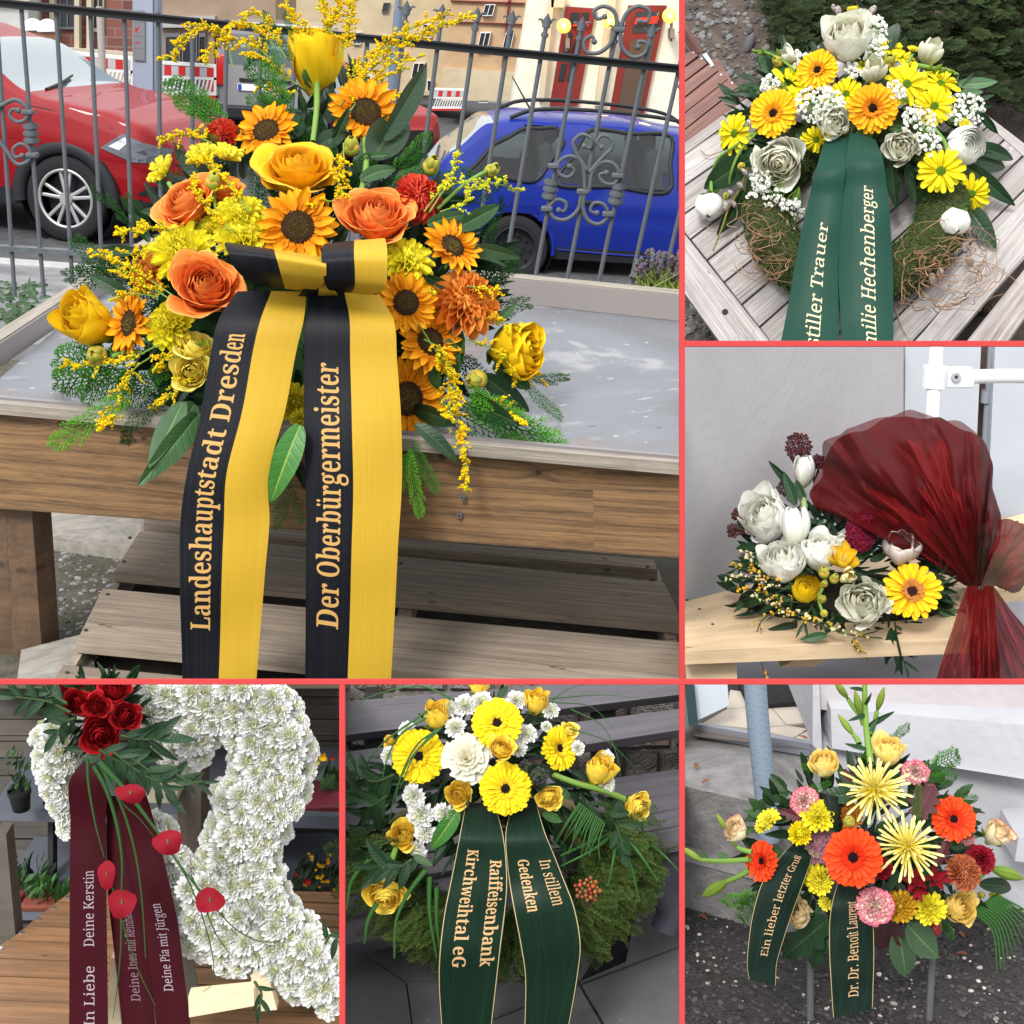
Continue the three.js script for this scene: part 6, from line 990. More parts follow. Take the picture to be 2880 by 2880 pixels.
// the slatted table
const PALE=[wood('paleA',[0.47,0.44,0.43],[0.2,0.17,0.165],{fine:70,knots:1,cracks:1}),wood('paleB',[0.4,0.37,0.36],[0.15,0.12,0.115],{fine:64,knots:0,cracks:1.4})];
{const g=thing('slatted_table','weathered pale grey slatted garden table under the moss wreath','table'),o={su:0.9,sv:0.16,up:TN,ch:0.003};
 const L0=[[-220,1018],[-123,1141],[-40,1246],[45,1352],[140,1470],[235,1595],[335,1722],[435,1850],[530,1975],[640,2115],[750,2255],[860,2395],[970,2530]],sl=[-0.67,-0.69,-0.72,-0.75,-0.78,-0.8,-0.84,-0.88,-0.92,-0.96,-1.0,-1.05,-1.1];
 const end=([x,y],s)=>{const xe=(y - s*x -(560 - 0.853*1560))/(0.853 - s);return[Math.min(xe,2100),Math.min(xe,2100)*s + y - s*x];};
 for(let i=0;i<12;i++){const[a,b]=[L0[i],L0[i + 1]],ea=end(a,sl[i]),eb=end(b,sl[i + 1]),sh=(p,q,t)=>[lerp(p[0],q[0],t),lerp(p[1],q[1],t)];part(g,'slat',board(T(...sh(a,b,0.97)),T(...sh(ea,eb,0.97)),T(...sh(ea,eb,0.05)),T(...sh(a,b,0.05)),0.022,o),PALE[i % 2]);}
 const fr=(pts,h,w)=>part(g,'frame_board',board(...pts.map(([x,y])=>T(x,y,h)),0.03,o),w);
 fr([[-320,1200],[300,2060],[540,1990],[-240,1010]],0.003,PALE[0]);fr([[1552,555],[2100,1030],[2100,940],[1500,480]],0.003,PALE[0]);
 fr([[1270,1990],[2020,1090],[2150,1190],[1470,1990]],0.004,PALE[0]);fr([[1560,1990],[2000,1440],[2150,1500],[1800,1990]],0.004,wood('paleC',[0.4,0.36,0.35],[0.15,0.11,0.1],{fine:30,knots:0}));
 fr([[-320,1110],[1010,150],[1000,90],[-250,1000]],0.005,PALE[1]);
 for(const[x,y]of[[-150,1700],[1700,1750]])part(g,'leg',tube([T(x,y,-0.02),T(x,y,-0.37)],0.03,0.03,2,8),PALE[0]);
 part(g,'bolt_hole',(()=>{const q=new THREE.CylinderGeometry(0.011,0.011,0.004,14),p=T(240,1765,0.005);q.applyQuaternion(new THREE.Quaternion().setFromUnitVectors(V(0,1,0),TN));q.translate(p.x,p.y,p.z);return q;})(),mat([0.03,0.025,0.02],0.8));}
{const g=thing('garden_chair','red brown slatted wooden garden chair at the table corner','chair'),W=wood('redwood',[0.22,0.11,0.09],[0.11,0.048,0.04],{fine:40,knots:0,cracks:0.2}),o={su:0.8,sv:0.2,up:TN,ch:0.003},h=-0.05;
 for(const q of[[[50,282],[90,312],312,372],[[100,320],[142,355],385,458],[[150,362],[200,397],467,548],[[207,402],[257,445],560,638],[[262,447],[315,487],647,732],[[320,495],[357,550],742,832]])part(g,'slat',board(T(-40,q[3]+ 38,h),T(...q[1],h),T(...q[0],h),T(-40,q[2]+ 36,h),0.025,o),W);
 for(const[x,y]of[[60,298],[108,333],[160,375],[218,424],[280,470]]){const s=new THREE.CylinderGeometry(0.004,0.004,0.004,8),p=T(x,y,h);s.applyQuaternion(new THREE.Quaternion().setFromUnitVectors(V(0,1,0),TN));s.translate(p.x,p.y,p.z);part(g,'screw',s,CHROME);}
 part(g,'armrest',board(T(-20,120,h + 0.1),T(100,302,h),T(124,292,h),T(-20,70,h + 0.1),0.03,{su:0.8,sv:0.2}),W);part(g,'bracket',board(T(108,308,h + 0.005),T(166,378,h + 0.005),T(181,370,h + 0.005),T(134,294,h + 0.005),0.01,{}),mat([0.34,0.35,0.38],0.4,{metalness:0.5}));
 part(g,'side_beam',board(T(300,590,-0.09),T(372,610,-0.09),T(200,330,-0.09),T(130,330,-0.09),0.03,{}),W);part(g,'leg',tube([T(340,560,-0.06),T(350,585,-0.37)],0.02,0.02,2,6),W);}
// moss wreath
{const g=thing('moss_wreath','round wreath of green moss lying on the slatted table','wreath'),c=T(975,1165,0.07),q=new THREE.Quaternion().setFromUnitVectors(V(0,0,1),TN),geo=new THREE.TorusGeometry(0.3,0.088,14,60);geo.scale(1,1,0.85);g.position.copy(c);g.quaternion.copy(q);
 part(g,'moss_base',geo,noiseMat([0.045,0.06,0.018],{f:30,amp:0.6,rep:[8,3],rough:1,bump:0.01}));
 const n=5200,m=new THREE.InstancedMesh(smallOcta,mat([1,1,1],0.9),n),o=new THREE.Object3D(),cc=new THREE.Color();for(let i=0;i<n;i++){const a=rnd()*6.283,b=rr(-0.6,3.6),r=0.09;o.position.set(Math.cos(a)*(0.3 + r*Math.cos(b)),Math.sin(a)*(0.3 + r*Math.cos(b)),r*0.85*Math.sin(b));o.rotation.set(rr(-3,3),rr(-3,3),rr(-3,3));o.scale.set(0.0015,rr(0.006,0.013),0.0025);o.updateMatrix();m.setMatrixAt(i,o.matrix);const k=rr(0.5,1.5);m.setColorAt(i,cc.setRGB(0.06*k,0.1*k,0.02*k));}m.name='moss';m.userData.kind='stuff';g.add(m);}
const fillTR=(label,geos,mats,n,cx,cy,rx,ry,lo,hi,o={})=>filler('foliage',label,undefined,geos,mats,n,()=>{const a=rnd()*6.283,r=Math.sqrt(rnd()),x=cx + rx*r*Math.cos(a),y=cy + ry*r*Math.sin(a),b=Math.atan2(y - cy,x - cx)+ rr(-0.9,0.9),l=rr(lo,hi),d=here.depth(x,y)+ rr(o.d0??0.04,o.d1??0.12);return[x,y,x + Math.cos(b)*l,y + Math.sin(b)*l,d,d + rr(-0.02,0.04)];},o);
fillTR('dark leaves filling the spaces between the flowers on the moss wreath',LEAVES.dark,[GLOSS[0],GLOSS[1]],260,960,660,680,360,90,180);
{const g=new THREE.Group(),tw=mat([0.26,0.15,0.085],0.75),tw2=mat([0.36,0.22,0.13],0.75);// curly twigs
 for(let i=0;i<110;i++){const L=i<50,cx=L?rr(400,560):rr(1330,1640),cy=L?rr(1200,1560):rr(1400,1660),a0=rnd()*6.28,R=rr(70,L?150:220),pts=[];for(let k=0;k<7;k++){const a=a0 + k*rr(0.25,0.5),r=R*rr(0.75,1.15),x=cx + r*Math.cos(a),y=cy + r*0.75*Math.sin(a);pts.push(here.p(x,y,Math.min(depthOf(T(x,y,0.17 + 0.05*Math.sin(k + i))),depthOf(T(x,y))- 0.03)));}part(g,'twig',tube(pts,rr(0.0011,0.0026),0.0007,30,5),i % 3?tw:tw2);}
 for(const p of[[[1450,1500],[1640,1480],[1760,1500],[1900,1600]],[[1200,1730],[1240,1850],[1290,1932]],[[1690,1480],[1660,1600],[1700,1640]],[[100,850],[140,880],[240,850],[330,830]],[[330,1130],[180,1290],[90,1260]]])part(g,'twig',tube(p.map(([x,y])=>T(x,y,0.02)),0.0025,0.0012,20,5),tw2);
 top(g,'willow_twigs','tangled brown curly willow twigs wound round the moss wreath','twigs');}
const MG='flowers on the moss wreath';
flowers([
['roseCream',930,225,300,-0.05,0.75,'largest cream rose at the very top of the moss wreath',-0.06],['roseCreamOpen',548,915,310,-0.1,-0.15,'large cream rose left of the green ribbon'],['roseCream',850,690,205,0.1,0.1,'cream rose just above the green ribbon',-0.01],['roseCream',1238,830,215,0.05,0.1,'cream rose right of the green ribbon'],
['gerberaAmber',762,395,240,-0.25,0.45,'yellow orange gerbera beside the topmost cream rose',-0.03],['gerberaAmber',512,640,282,-0.25,0.3,'yellow orange gerbera at the left above the large rose',-0.03],['gerberaOrange',1075,612,285,0.05,0.2,'deep orange gerbera above the right ribbon tail',-0.04],
['ranunculusWhite',1600,820,225,0.55,0.2,'open white ranunculus at the right'],['ranunculusBall',152,1165,165,-0.3,-2.2,'white ranunculus hanging from a bent stem at the left'],['ranunculusBall',1545,1255,165,0.1,-2,'white ranunculus hanging from a bent stem at the right',-0.08],
['freesiaWhite',1080,415,140,0.1,0.9,'small white freesia under the topmost rose',-0.03],['freesiaWhite',606,327,105,-0.9,0.9,'cream freesia bud at the upper left'],['freesiaWhite',1395,310,140,0.5,1.1,'white freesia at the upper right'],
['daisy',595,470,250,-0.35,0.75,'yellow daisy between the two amber gerberas',0.02],['daisy',650,545,190,-0.2,0.6,'yellow daisy tucked behind the left gerbera',0.04],['daisy',925,530,190,0.05,0.35,'yellow daisy with green eye behind white gypsophila',0.03],['daisy',840,590,150,0,0.2,'yellow daisy half covered by white gypsophila',0.04],
['daisy',1270,475,250,0.25,0.4,'yellow daisy right of the orange gerbera'],['daisy',1462,470,235,0.4,0.9,'yellow daisy at the upper right edge',0.03],['daisy',1425,600,225,0.15,0.2,'yellow daisy with green eye at the right',-0.02],['daisy',1170,275,160,0.3,0.9,'yellow daisy right of the topmost rose',0.03],['daisy',1240,325,150,0.4,1.1,'yellow daisy behind the green freesia buds',0.05],
['daisy',292,755,230,-0.9,0.1,'yellow daisy turned to the side at the far left'],['daisy',755,790,170,-0.1,-0.7,'yellow daisy drooping beside the ribbon knot',0.03],['daisy',1462,968,262,0.1,0.15,'large yellow daisy below the open ranunculus',-0.04],['daisy',1635,1098,225,0.3,-0.1,'lowest yellow daisy at the right',-0.03],['daisy',1020,375,110,0,1,'small yellow daisy under the topmost rose',0.03],
['mumSideways',1304,285,66,0.3,1.4,'half open yellow bud at the upper right'],['mumSideways',1595,715,92,0.4,0.8,'half open yellow daisy above the ranunculus'],['mumSideways',962,58,66,0,1.6,'half open yellow bud above the topmost rose'],
['budGreen',545,352,62,-0.8,0.5,'green freesia bud at the upper left'],['budGreen',1163,357,76,0.2,0.8,'large pale green bud beside the topmost rose'],['budGreen',333,942,46,-0.2,0,'round green bud left of the large cream rose'],['budGreen',250,1108,44,-0.2,-0.2,'green bud beside the left hanging ranunculus'],
].map((r)=>[...r.slice(0,7),r[7]??0,MG]));
stem(labelled('white ranunculus hanging from a bent stem at the left'),[[162,1095],[165,1010],[200,900],[290,830],[420,740]],0.007);stem(labelled('yellow daisy turned to the side at the far left'),[[265,1060],[280,960],[330,850],[420,750]],0.006);
stem(labelled('white ranunculus hanging from a bent stem at the right'),[[1535,1190],[1510,1080],[1490,990]],0.008);stem(labelled('half open yellow bud at the upper right'),[[1300,310],[1275,360],[1250,410]],0.005);stem(labelled('open white ranunculus at the right'),[[1500,860],[1480,800],[1420,720]],0.008);
const TL='leaves on the moss wreath';
[['laurel',560,430,440,290,'broad green leaf under the freesia buds at the upper left',1.9],['laurel',440,520,325,500,'oval green leaf sticking out left above the chair',1.7],['dark',400,650,240,650,'dark leaf behind the left gerbera',1.2],['dark',1180,280,1200,110,'dark glossy leaf standing up right of the topmost rose',1.2],['laurelGrey',1560,480,1780,465,'long green leaf pointing at the juniper',1.0],['laurelGrey',1570,530,1700,520,'leaf below the one pointing at the juniper',1.3],
['round',1030,725,1010,905,'serrated green leaf over the right ribbon tail',1.25],['round',1165,720,1275,740,'green leaf between orange gerbera and cream rose',1.0],['dark',1180,900,1210,1185,'long dark leaf right of the ribbon',1.0],['dark',1270,930,1310,1160,'second dark leaf right of the ribbon',1.0],['dark',1260,900,1310,1010,'small curled leaf under the right cream rose',1.3],
['laurel',1370,1180,1290,1410,'big leaf below the large daisy',1.5],['dark',1450,1130,1310,1560,'longest glossy leaf hanging down at the right',1.2],['dark',1400,1060,1340,1210,'dark leaf beside the longest leaf',1.6],['dark',1600,900,1850,945,'broad glossy leaf below the open ranunculus',1.3],['dark',1640,830,1896,900,'pointed dark leaf reaching the right edge',1.0],['dark',1600,930,1885,1168,'long narrow dark leaf reaching right',0.9],['dark',1600,1160,1778,1405,'wide dark leaf right of the hanging ranunculus',1.3],['dark',1690,640,1785,760,'curled dark leaf over the table slats',1.2],
['dark',420,870,170,930,'dark leaf behind the left bent stems',1.3],['dark',380,900,115,1070,'big dark leaf under the left bent stems',1.6],['dark',350,1080,200,1340,'dark leaf hanging over the moss at the left',1.3],['laurel',420,960,360,1100,'leaf under the large cream rose',1.4],['dark',640,760,720,800,'small leaf between the two lower cream roses',1.5],['narrow',1520,640,1560,660,'small leaf behind the white gypsophila at the right',1],
].forEach(([k,x0,y0,x1,y1,l,w])=>leaf(k,x0,y0,x1,y1,l,{w,group:TL,dz:0.02,dz1:0.03}));
cloud('dense white gypsophila between the two amber gerberas',780,590,145,110,150,860,680);cloud('white gypsophila beside the topmost cream rose',1100,215,62,130,95,1050,400);cloud('white gypsophila at the left of the upper daisy',490,470,55,65,45,600,520);cloud('small white gypsophila tuft behind the freesia bud',655,330,55,45,34,700,420,0.02);
cloud('white gypsophila beside the orange gerbera',1210,510,55,60,44,1280,580);cloud('white gypsophila under the right daisies',1340,690,95,110,85,1400,800,-0.01);cloud('white gypsophila above the large daisy',1400,820,75,60,45,1420,900);cloud('white gypsophila spreading over the right table slats',1600,620,115,95,110,1500,700,0.0);cloud('white gypsophila under the large cream rose',440,1010,70,60,50,520,960);cloud('white gypsophila over the left twigs',470,1120,110,65,70,560,1000);cloud('white gypsophila beside the left ribbon edge',620,1200,70,85,50,660,1060);cloud('lowest white gypsophila tuft at the ribbon',570,1290,70,35,42,680,1200);cloud('white gypsophila under the topmost rose',960,400,60,50,32,960,500,0.01);cloud('loose white gypsophila left of the left gerbera',400,720,50,50,22,480,760,0.03);
function catkins(label,pts,spots){const g=new THREE.Group(),P=pts.map(([x,y,z])=>here.p(x,y,here.depth(x,y)+(z??-0.04)));part(g,'stem',tube(P,0.005,0.003,20,6),mat([0.17,0.14,0.03],0.6));for(const[x,y,a,s]of spots){const e=new THREE.SphereGeometry(1,12,10),p=here.p(x,y,here.depth(x,y)- 0.05),k=(s??24)*0.0006;e.scale(k*0.62,k,k*0.62);e.rotateZ(a);e.translate(p.x,p.y,p.z);part(g,'catkin',paint(e,(X,Y)=>mix([0.2,0.13,0.12],[0.42,0.39,0.36],smooth(perlin.noise(X*150,Y*150,2),-0.3,0.3))),VC);}return top(g,'willow_catkins',label,'willow catkins');}
catkins('willow catkin twig hanging at the left edge of the wreath',[[370,950],[330,1060],[260,1180],[230,1270],[172,1420]],[[350,972,0.9],[325,1048,0.9],[272,1092,0.9],[290,1155,0.5],[245,1170,0.2,28]]);catkins('willow catkin twig below the right hanging ranunculus',[[1500,1290],[1480,1400],[1450,1520],[1420,1620]],[[1458,1168,0.9],[1495,1168,0],[1415,1580,0.2,36],[1458,1545,-0.2,34],[1600,1400,0.1,34],[1625,1475,0.3,38],[1618,1300,-0.2]]);catkins('willow catkins sticking out above the topmost rose',[[1010,150],[1000,90],[990,30]],[[880,60,0.2,30],[1000,78,-0.1,34],[1038,110,-0.3,32],[1072,60,-0.6,34],[856,45,0.4,24]]);
function budChain(label,line,buds,r,k){const g=thing('freesia_bud_chain',label,'freesia buds');part(g,'stem',tube(line.map(([x,y])=>here.p(x,y,here.depth(x,y)- 0.02)),r,r*0.4,16,6),GREENSTEM);for(const[a,b,c,d]of buds){const o=proto('lilyBud').clone();delete o.userData.w;lay(o,here,a,b,c,d,here.depth(a,b)- 0.02,here.depth(c,d)- 0.02);o.scale.multiplyScalar(k);o.name='bud';g.add(o);}}
budChain('chain of narrow green freesia buds at the upper left',[[640,400],[560,340],[480,300],[400,285]],[[410,292,380,280],[460,292,445,262],[500,312,470,298],[545,310,530,270],[440,305,402,300]],0.006,1.5);
budChain('chain of narrow green freesia buds at the upper right',[[1330,370],[1420,385],[1500,395],[1560,420]],[[1350,372,1340,360],[1400,380,1425,350],[1440,388,1480,355],[1470,400,1505,375],[1520,405,1550,395],[1540,420,1565,425]],0.008,1.6);
{const green=(str,y0,len,sz,cx)=>ribbonTex(512,2048,(x,W,H)=>{x.fillStyle='#163d31';x.fillRect(0,0,W,H);weave(x,W,H,'rgba(80,130,112,0.05)','rgba(0,20,14,0.06)',200);print(x,str,cx,y0*H,-1,len*H,sz,'#dcc7a2',{bold:false,slant:0.25});});
 const g=thing('green_ribbon','dark green satin ribbon with two printed tails over the moss wreath','ribbon');
 part(g,'tail',ribbonGeo([[800,800,938,770,0.06],[755,960,925,950,-0.02],[715,1120,906,1110],[668,1330,890,1320],[626,1550,880,1540],[590,1760,884,1750],[552,1960,880,1960]],{sag:0.09}),satin(green('In stiller Trauer',1.12,0.66,185,335),{rough:0.46}),'ribbon tail printed In stiller Trauer');
 part(g,'tail',ribbonGeo([[942,750,1092,790,0.06],[925,900,1132,900,-0.02],[910,1060,1156,1060],[895,1220,1170,1200],[885,1400,1185,1400],[882,1600,1192,1600],[892,1780,1192,1780],[906,1970,1192,1970]],{sag:0.09}),satin(green('Familie Hechenberger',1.09,0.8,185,335),{rough:0.46}),'ribbon tail printed Familie Hechenberger');}
// ---------- the corner display: white roses on a bench, red organza bow ----------
here=MR;
const MB=0.2,mrP=(x,y,h=MB)=>MR.onY(x,y,h),mrLine=[mrP(10,1448),mrP(330,1284)],mrN=mrLine[1].clone().sub(mrLine[0]).normalize().cross(V(0,1,0)).normalize(),mrW=(x,y,off=0)=>MR.onPl(x,y,mrLine[0].clone().addScaledVector(mrN,off),mrN);
MR.depth=(x,y)=>{const r2=((x - 880)/ 700)**2 +((y - 1330)/ 430)**2;return 3.84 - 0.2*Math.sqrt(Math.max(0,1 - Math.min(1,r2)))+(y<900?0.06:0)- clamp((y - 1500)/ 400,0,0.6)*0.18;};
{const grey=noiseMat([0.49,0.478,0.5],{f:5,amp:0.06,rep:[1,1],rough:0.55,bump:0.0015}),white=noiseMat([0.5,0.535,0.585],{f:5,amp:0.05,rep:[1,1],rough:0.4,bump:0.001});
 const wall=(name,label,pts,m)=>top(new THREE.Mesh(slab(pts,mrN.clone().multiplyScalar(-0.05).setY(0)),m),name,label,'wall panel');
 const E=mrW(1250,560),z=E.z,zw=(x,y,dz=0)=>MR.onZ(x,y,z + dz);// beyond the corner the panels face the viewer
 single('wall',slab([mrW(-60,1700),mrW(1250,1000),mrW(1250,-120),mrW(-60,-120)],mrN.clone().multiplyScalar(-0.06)),grey,'plain light grey wall behind the white roses','wall');
 const P=(pts,dz=0)=>slab(pts.map(([x,y])=>zw(x,y,dz)),V(0,0,-0.03));
 single('wall_panel',P([[1245,1500],[1622,1500],[1692,-40],[1262,-40]]),white,'pale wall panel behind the white pipe','wall panel');
 single('wall_panel',P([[1700,1500],[2050,1500],[2050,-40],[1772,-40]]),white,'pale blue white wall panel at the right edge','wall panel');
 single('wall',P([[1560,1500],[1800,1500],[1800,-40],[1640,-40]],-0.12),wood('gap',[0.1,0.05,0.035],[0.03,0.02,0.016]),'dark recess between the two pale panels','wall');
{const g=thing('downpipe','thin grey pipe in the dark gap between the panels','pipe'),gm=mat([0.3,0.33,0.38],0.4);part(g,'pipe',tube([zw(1755,-40,-0.06),zw(1715,560,-0.06),zw(1690,1100,-0.06)],0.013,0.013,10,10),gm);part(g,'collar',tube([zw(1722,275,-0.06),zw(1716,345,-0.06)],0.018,0.018,2,12),gm);}
 single('brick_wall',P([[1560,1500],[2050,1500],[2050,1010],[1600,1010]],0.05).translate(0,0,0),mat([0.42,0.26,0.2],0.9),'reddish plaster patch behind the organza at the right','wall');
 const rail=thing('white_handrail','white tube handrail with a bolted clamp in front of the panels','handrail'),WP=mat([0.72,0.75,0.8],0.3,{clearcoat:0.5}),R=(x,y,dz=0)=>MR.p(x,y,4.1 + dz);
 part(rail,'upright',tube([R(1440,-30),R(1412,440),R(1380,1000)],0.0207,0.0207,12,20),WP);part(rail,'crossbar',tube([R(1570,203),R(1740,197),R(2000,197)],0.021,0.021,8,20),WP);
 part(rail,'clamp',(()=>{const q=new THREE.CylinderGeometry(0.037,0.037,0.058,28);const c=R(1428,200);q.translate(c.x,c.y,c.z);const b=box(0.08,0.055,0.05,0.006),d=R(1565,203);b.translate(d.x,d.y,d.z);return merge([q,b]);})(),WP);
 const sc=R(1546,203,-0.027),bolt=new THREE.CylinderGeometry(0.0135,0.0135,0.01,20);bolt.rotateX(Math.PI / 2 - PITCH);bolt.translate(sc.x,sc.y,sc.z);const bm=part(rail,'bolt',bolt,mat([0.4,0.4,0.4],0.3,{metalness:0.9}));const so=new THREE.CylinderGeometry(0.006,0.006,0.012,6);so.rotateX(Math.PI / 2 - PITCH);so.translate(sc.x,sc.y,sc.z);part(bm,'socket',so,mat([0.03,0.03,0.03],0.5));}
{const PINE=wood('pine',[0.68,0.52,0.34],[0.52,0.36,0.2],{fine:26,knots:2,cracks:0,rough:0.6}),g=thing('pine_bench','pale pine bench carrying the white rose arrangement','bench'),up=V(0,1,0);
 part(g,'seat_board',board(mrP(-60,1742),mrP(1770,1671),mrP(1770,1402),mrP(-60,1600),0.045,{up,su:1.1,sv:0.3,ch:0.006}),PINE);part(g,'seat_board',board(mrP(-60,1598),mrP(2000,1378),mrP(2000,955),mrP(-60,1490),0.045,{up,su:1.1,sv:0.3,ch:0.006}),PINE);
 const F=(x,y,dz=0)=>MR.p(x,y,3.66 + dz);part(g,'leg',slab([F(28,1960),F(316,1960),F(310,1800),F(22,1800)].map((p)=>p.add(V(0,0,-0.02))),V(0,0,-0.07)),PINE);part(g,'brace',slab([F(600,1960),F(800,1960),F(1160,1740),F(1060,1735)].map((p)=>p.add(V(0,0,-0.12))),V(0,0,-0.05)),PINE);
 for(const[x,y]of[[170,1602],[26,1465],[95,1516]]){const q=new THREE.CylinderGeometry(0.0045,0.0045,0.003,10),p=mrP(x,y);q.translate(p.x,p.y,p.z);part(g,'knot',q,mat([0.1,0.05,0.025],0.7));}}
structure('terrace_floor',poly([MR.onY(-100,1960,-0.12),MR.onY(2050,1960,-0.12),MR.onY(2050,1000,-0.12),MR.onY(-100,1300,-0.12)],{up:V(0,1,0)}),noiseMat([0.3,0.3,0.33],{f:8,amp:0.12,rep:[1,1]}),'grey floor below the pine bench');
{const g=new THREE.Group(),geos=LEAVES.narrow;single('wreath_base',(()=>{const q=new THREE.SphereGeometry(1,24,14);q.scale(0.3,0.085,0.14);const c=MR.p(920,1500,3.86);q.translate(c.x,c.y,c.z);return q;})(),noiseMat([0.03,0.028,0.015],{f:30,amp:0.6,rep:[6,3],bump:0.01,rough:1}),'dark twiggy base under the white roses','wreath base');
 filler('foliage','dark green sprigs around the white roses',undefined,[...LEAVES.narrow,...LEAVES.dark],[GLOSS[0],GLOSS[1]],230,()=>{const a=rnd()*6.283,r=Math.sqrt(rr(0.1,1)),x=900 + 600*r*Math.cos(a),y=1400 + 260*r*Math.sin(a)-(x<700?120*(1 - r):0),b=Math.atan2(y - 1300,x - 900)+ rr(-0.8,0.8),l=rr(80,170),d=here.depth(x,y)+ rr(0.03,0.12);return[x,y,x + Math.cos(b)*l,y + Math.sin(b)*l,d,d - 0.01];});}
filler('foliage','dark leaves behind the upper white roses',undefined,LEAVES.dark,[GLOSS[0],GLOSS[1]],110,()=>{const a=rnd()*6.283,r=Math.sqrt(rnd()),x=690 + 330*r*Math.cos(a),y=1150 + 190*r*Math.sin(a),b=rr(-2.8,0.3),l=rr(90,150),d=here.depth(x,y)+ rr(0.03,0.16);return[x,y,x + Math.cos(b)*l,y + Math.sin(b)*l,d,d];});
const MRG='flowers of the corner arrangement';
flowers([
['roseWhite',475,1010,330,-0.45,0.55,'biggest white rose at the upper left',-0.02],['roseWhite',560,1255,275,-0.15,0.75,'white rose below the biggest white rose',-0.05],['roseWhite',780,1195,225,0.1,1.0,'upright white rose in the middle beside the tulip',-0.05],['roseCream',1025,1480,300,0.05,0.15,'lowest cream white rose left of the gerbera',-0.09],['roseWhite',905,1140,90,0.2,1.3,'small white rose half hidden behind dark red buds',0.05],
['tulip',685,765,128,0.03,5,'tall white tulip standing above the roses'],['tulip',630,1085,155,-0.08,3,'white tulip between the white roses',-0.07],
['freesia',908,1235,178,0.25,0.7,'open yellow freesia above the green buds',-0.08],['freesiaCream',928,1335,92,0.4,0.1,'pale yellow half open freesia',-0.1],['ranunculusYellow',700,1400,165,0.15,0.4,'yellow ranunculus between fern leaves',-0.06],['anemone',1232,1190,215,0.1,0.9,'pale pinkish anemone above the gerbera',-0.03],['gerberaLoose',1300,1415,335,0.1,0.25,'large yellow gerbera at the right of the arrangement',-0.08],
['budGreen',858,1345,54,0.3,0.6,'green freesia bud under the open freesia',-0.09],['budGreen',800,1312,60,-0.1,1.2,'longer green freesia bud beside the upright rose',-0.09],['budGreen',802,1372,40,0,0.3,'small green bud in the freesia chain',-0.09],['budGreen',790,1460,46,0.2,0.2,'green bud beside the lowest rose',-0.09],['budGreen',800,1540,44,0.1,-0.4,'lowest green bud of the freesia chain',-0.1],
].map((r)=>[...r.slice(0,7),r[7]??0,MRG]));
stem(labelled('tall white tulip standing above the roses'),[[685,870,-0.02],[690,950,-0.02],[702,1060,0]],0.009,mat([0.28,0.36,0.16],0.5));stem(labelled('small green bud in the freesia chain'),[[820,1300,-0.08],[790,1400,-0.08],[770,1450,-0.08],[800,1560,-0.09]],0.005);
const SK=[0.07,0.012,0.02];berries('dark red bud cluster above the tall tulip','skimmia','skimmia',655,600,75,85,90,0.0042,[0.075,0.022,0.026],{dz:0.05,base:[670,760]});berries('dark bud cluster right behind the tall tulip','skimmia','skimmia',760,685,45,45,40,0.0042,[0.06,0.02,0.024],{dz:0.06,base:[740,800]});berries('greyish bud cluster left of the tulip stem','skimmia','skimmia',585,830,55,45,46,0.004,[0.1,0.06,0.06],{dz:0.05,base:[620,920]});berries('bud cluster at the far left above the biggest rose','skimmia','skimmia',325,980,50,38,46,0.004,[0.1,0.04,0.04],{dz:0.02,base:[400,1040]});berries('lower bud cluster at the far left','skimmia','skimmia',288,1070,38,40,36,0.004,[0.1,0.045,0.045],{dz:0.02,base:[380,1080]});berries('dense wine red bud cluster in front of the organza','skimmia','skimmia',1010,1080,88,115,210,0.0042,[0.11,0.006,0.02],{dz:-0.03,base:[1000,1200]});
const ML='leaves of the corner arrangement';
[['dark',640,850,485,672,'dark leaf curving up left of the tulip',0.7],['dark',640,930,575,740,'dark leaf behind the tulip stem',0.8],['dark',690,920,640,780,'dark leaf close to the tulip',0.8],['dark',450,1160,295,1170,'dark leaf left of the lower white rose',1],['dark',480,1440,260,1505,'dark leaf lying left on the bench',0.7],['dark',520,1480,420,1550,'small dark leaf on the bench',0.9],['laurel',820,1660,665,1690,'round ended dark leaf over the bench edge',1.3],['dark',980,1230,1110,1140,'green leaf between red buds and anemone',1.2],['dark',1060,1240,1170,1200,'lobed leaf under the anemone',1.2],['laurelGrey',1450,1540,1640,1530,'blue green leaf right of the gerbera',0.7],['dark',1440,1500,1580,1590,'green leaf below the gerbera at the right',0.7],['dark',1200,1640,1240,1900,'long fern leaf hanging below the bench',0.6],['dark',1180,1620,1150,1840,'fern leaf hanging left of the longest one',0.6],['dark',1230,1680,1330,1800,'fern leaf hanging to the right',0.6],['dark',1450,1300,1540,1310,'leaf right of the gerbera petals',0.7],['dark',760,1040,800,1010,'green leaf right of the tulip stem',1.2]].forEach(([k,x0,y0,x1,y1,l,w])=>leaf(k,x0,y0,x1,y1,l,{w,group:ML,dz:y0>1590?-0.06:-0.01}));
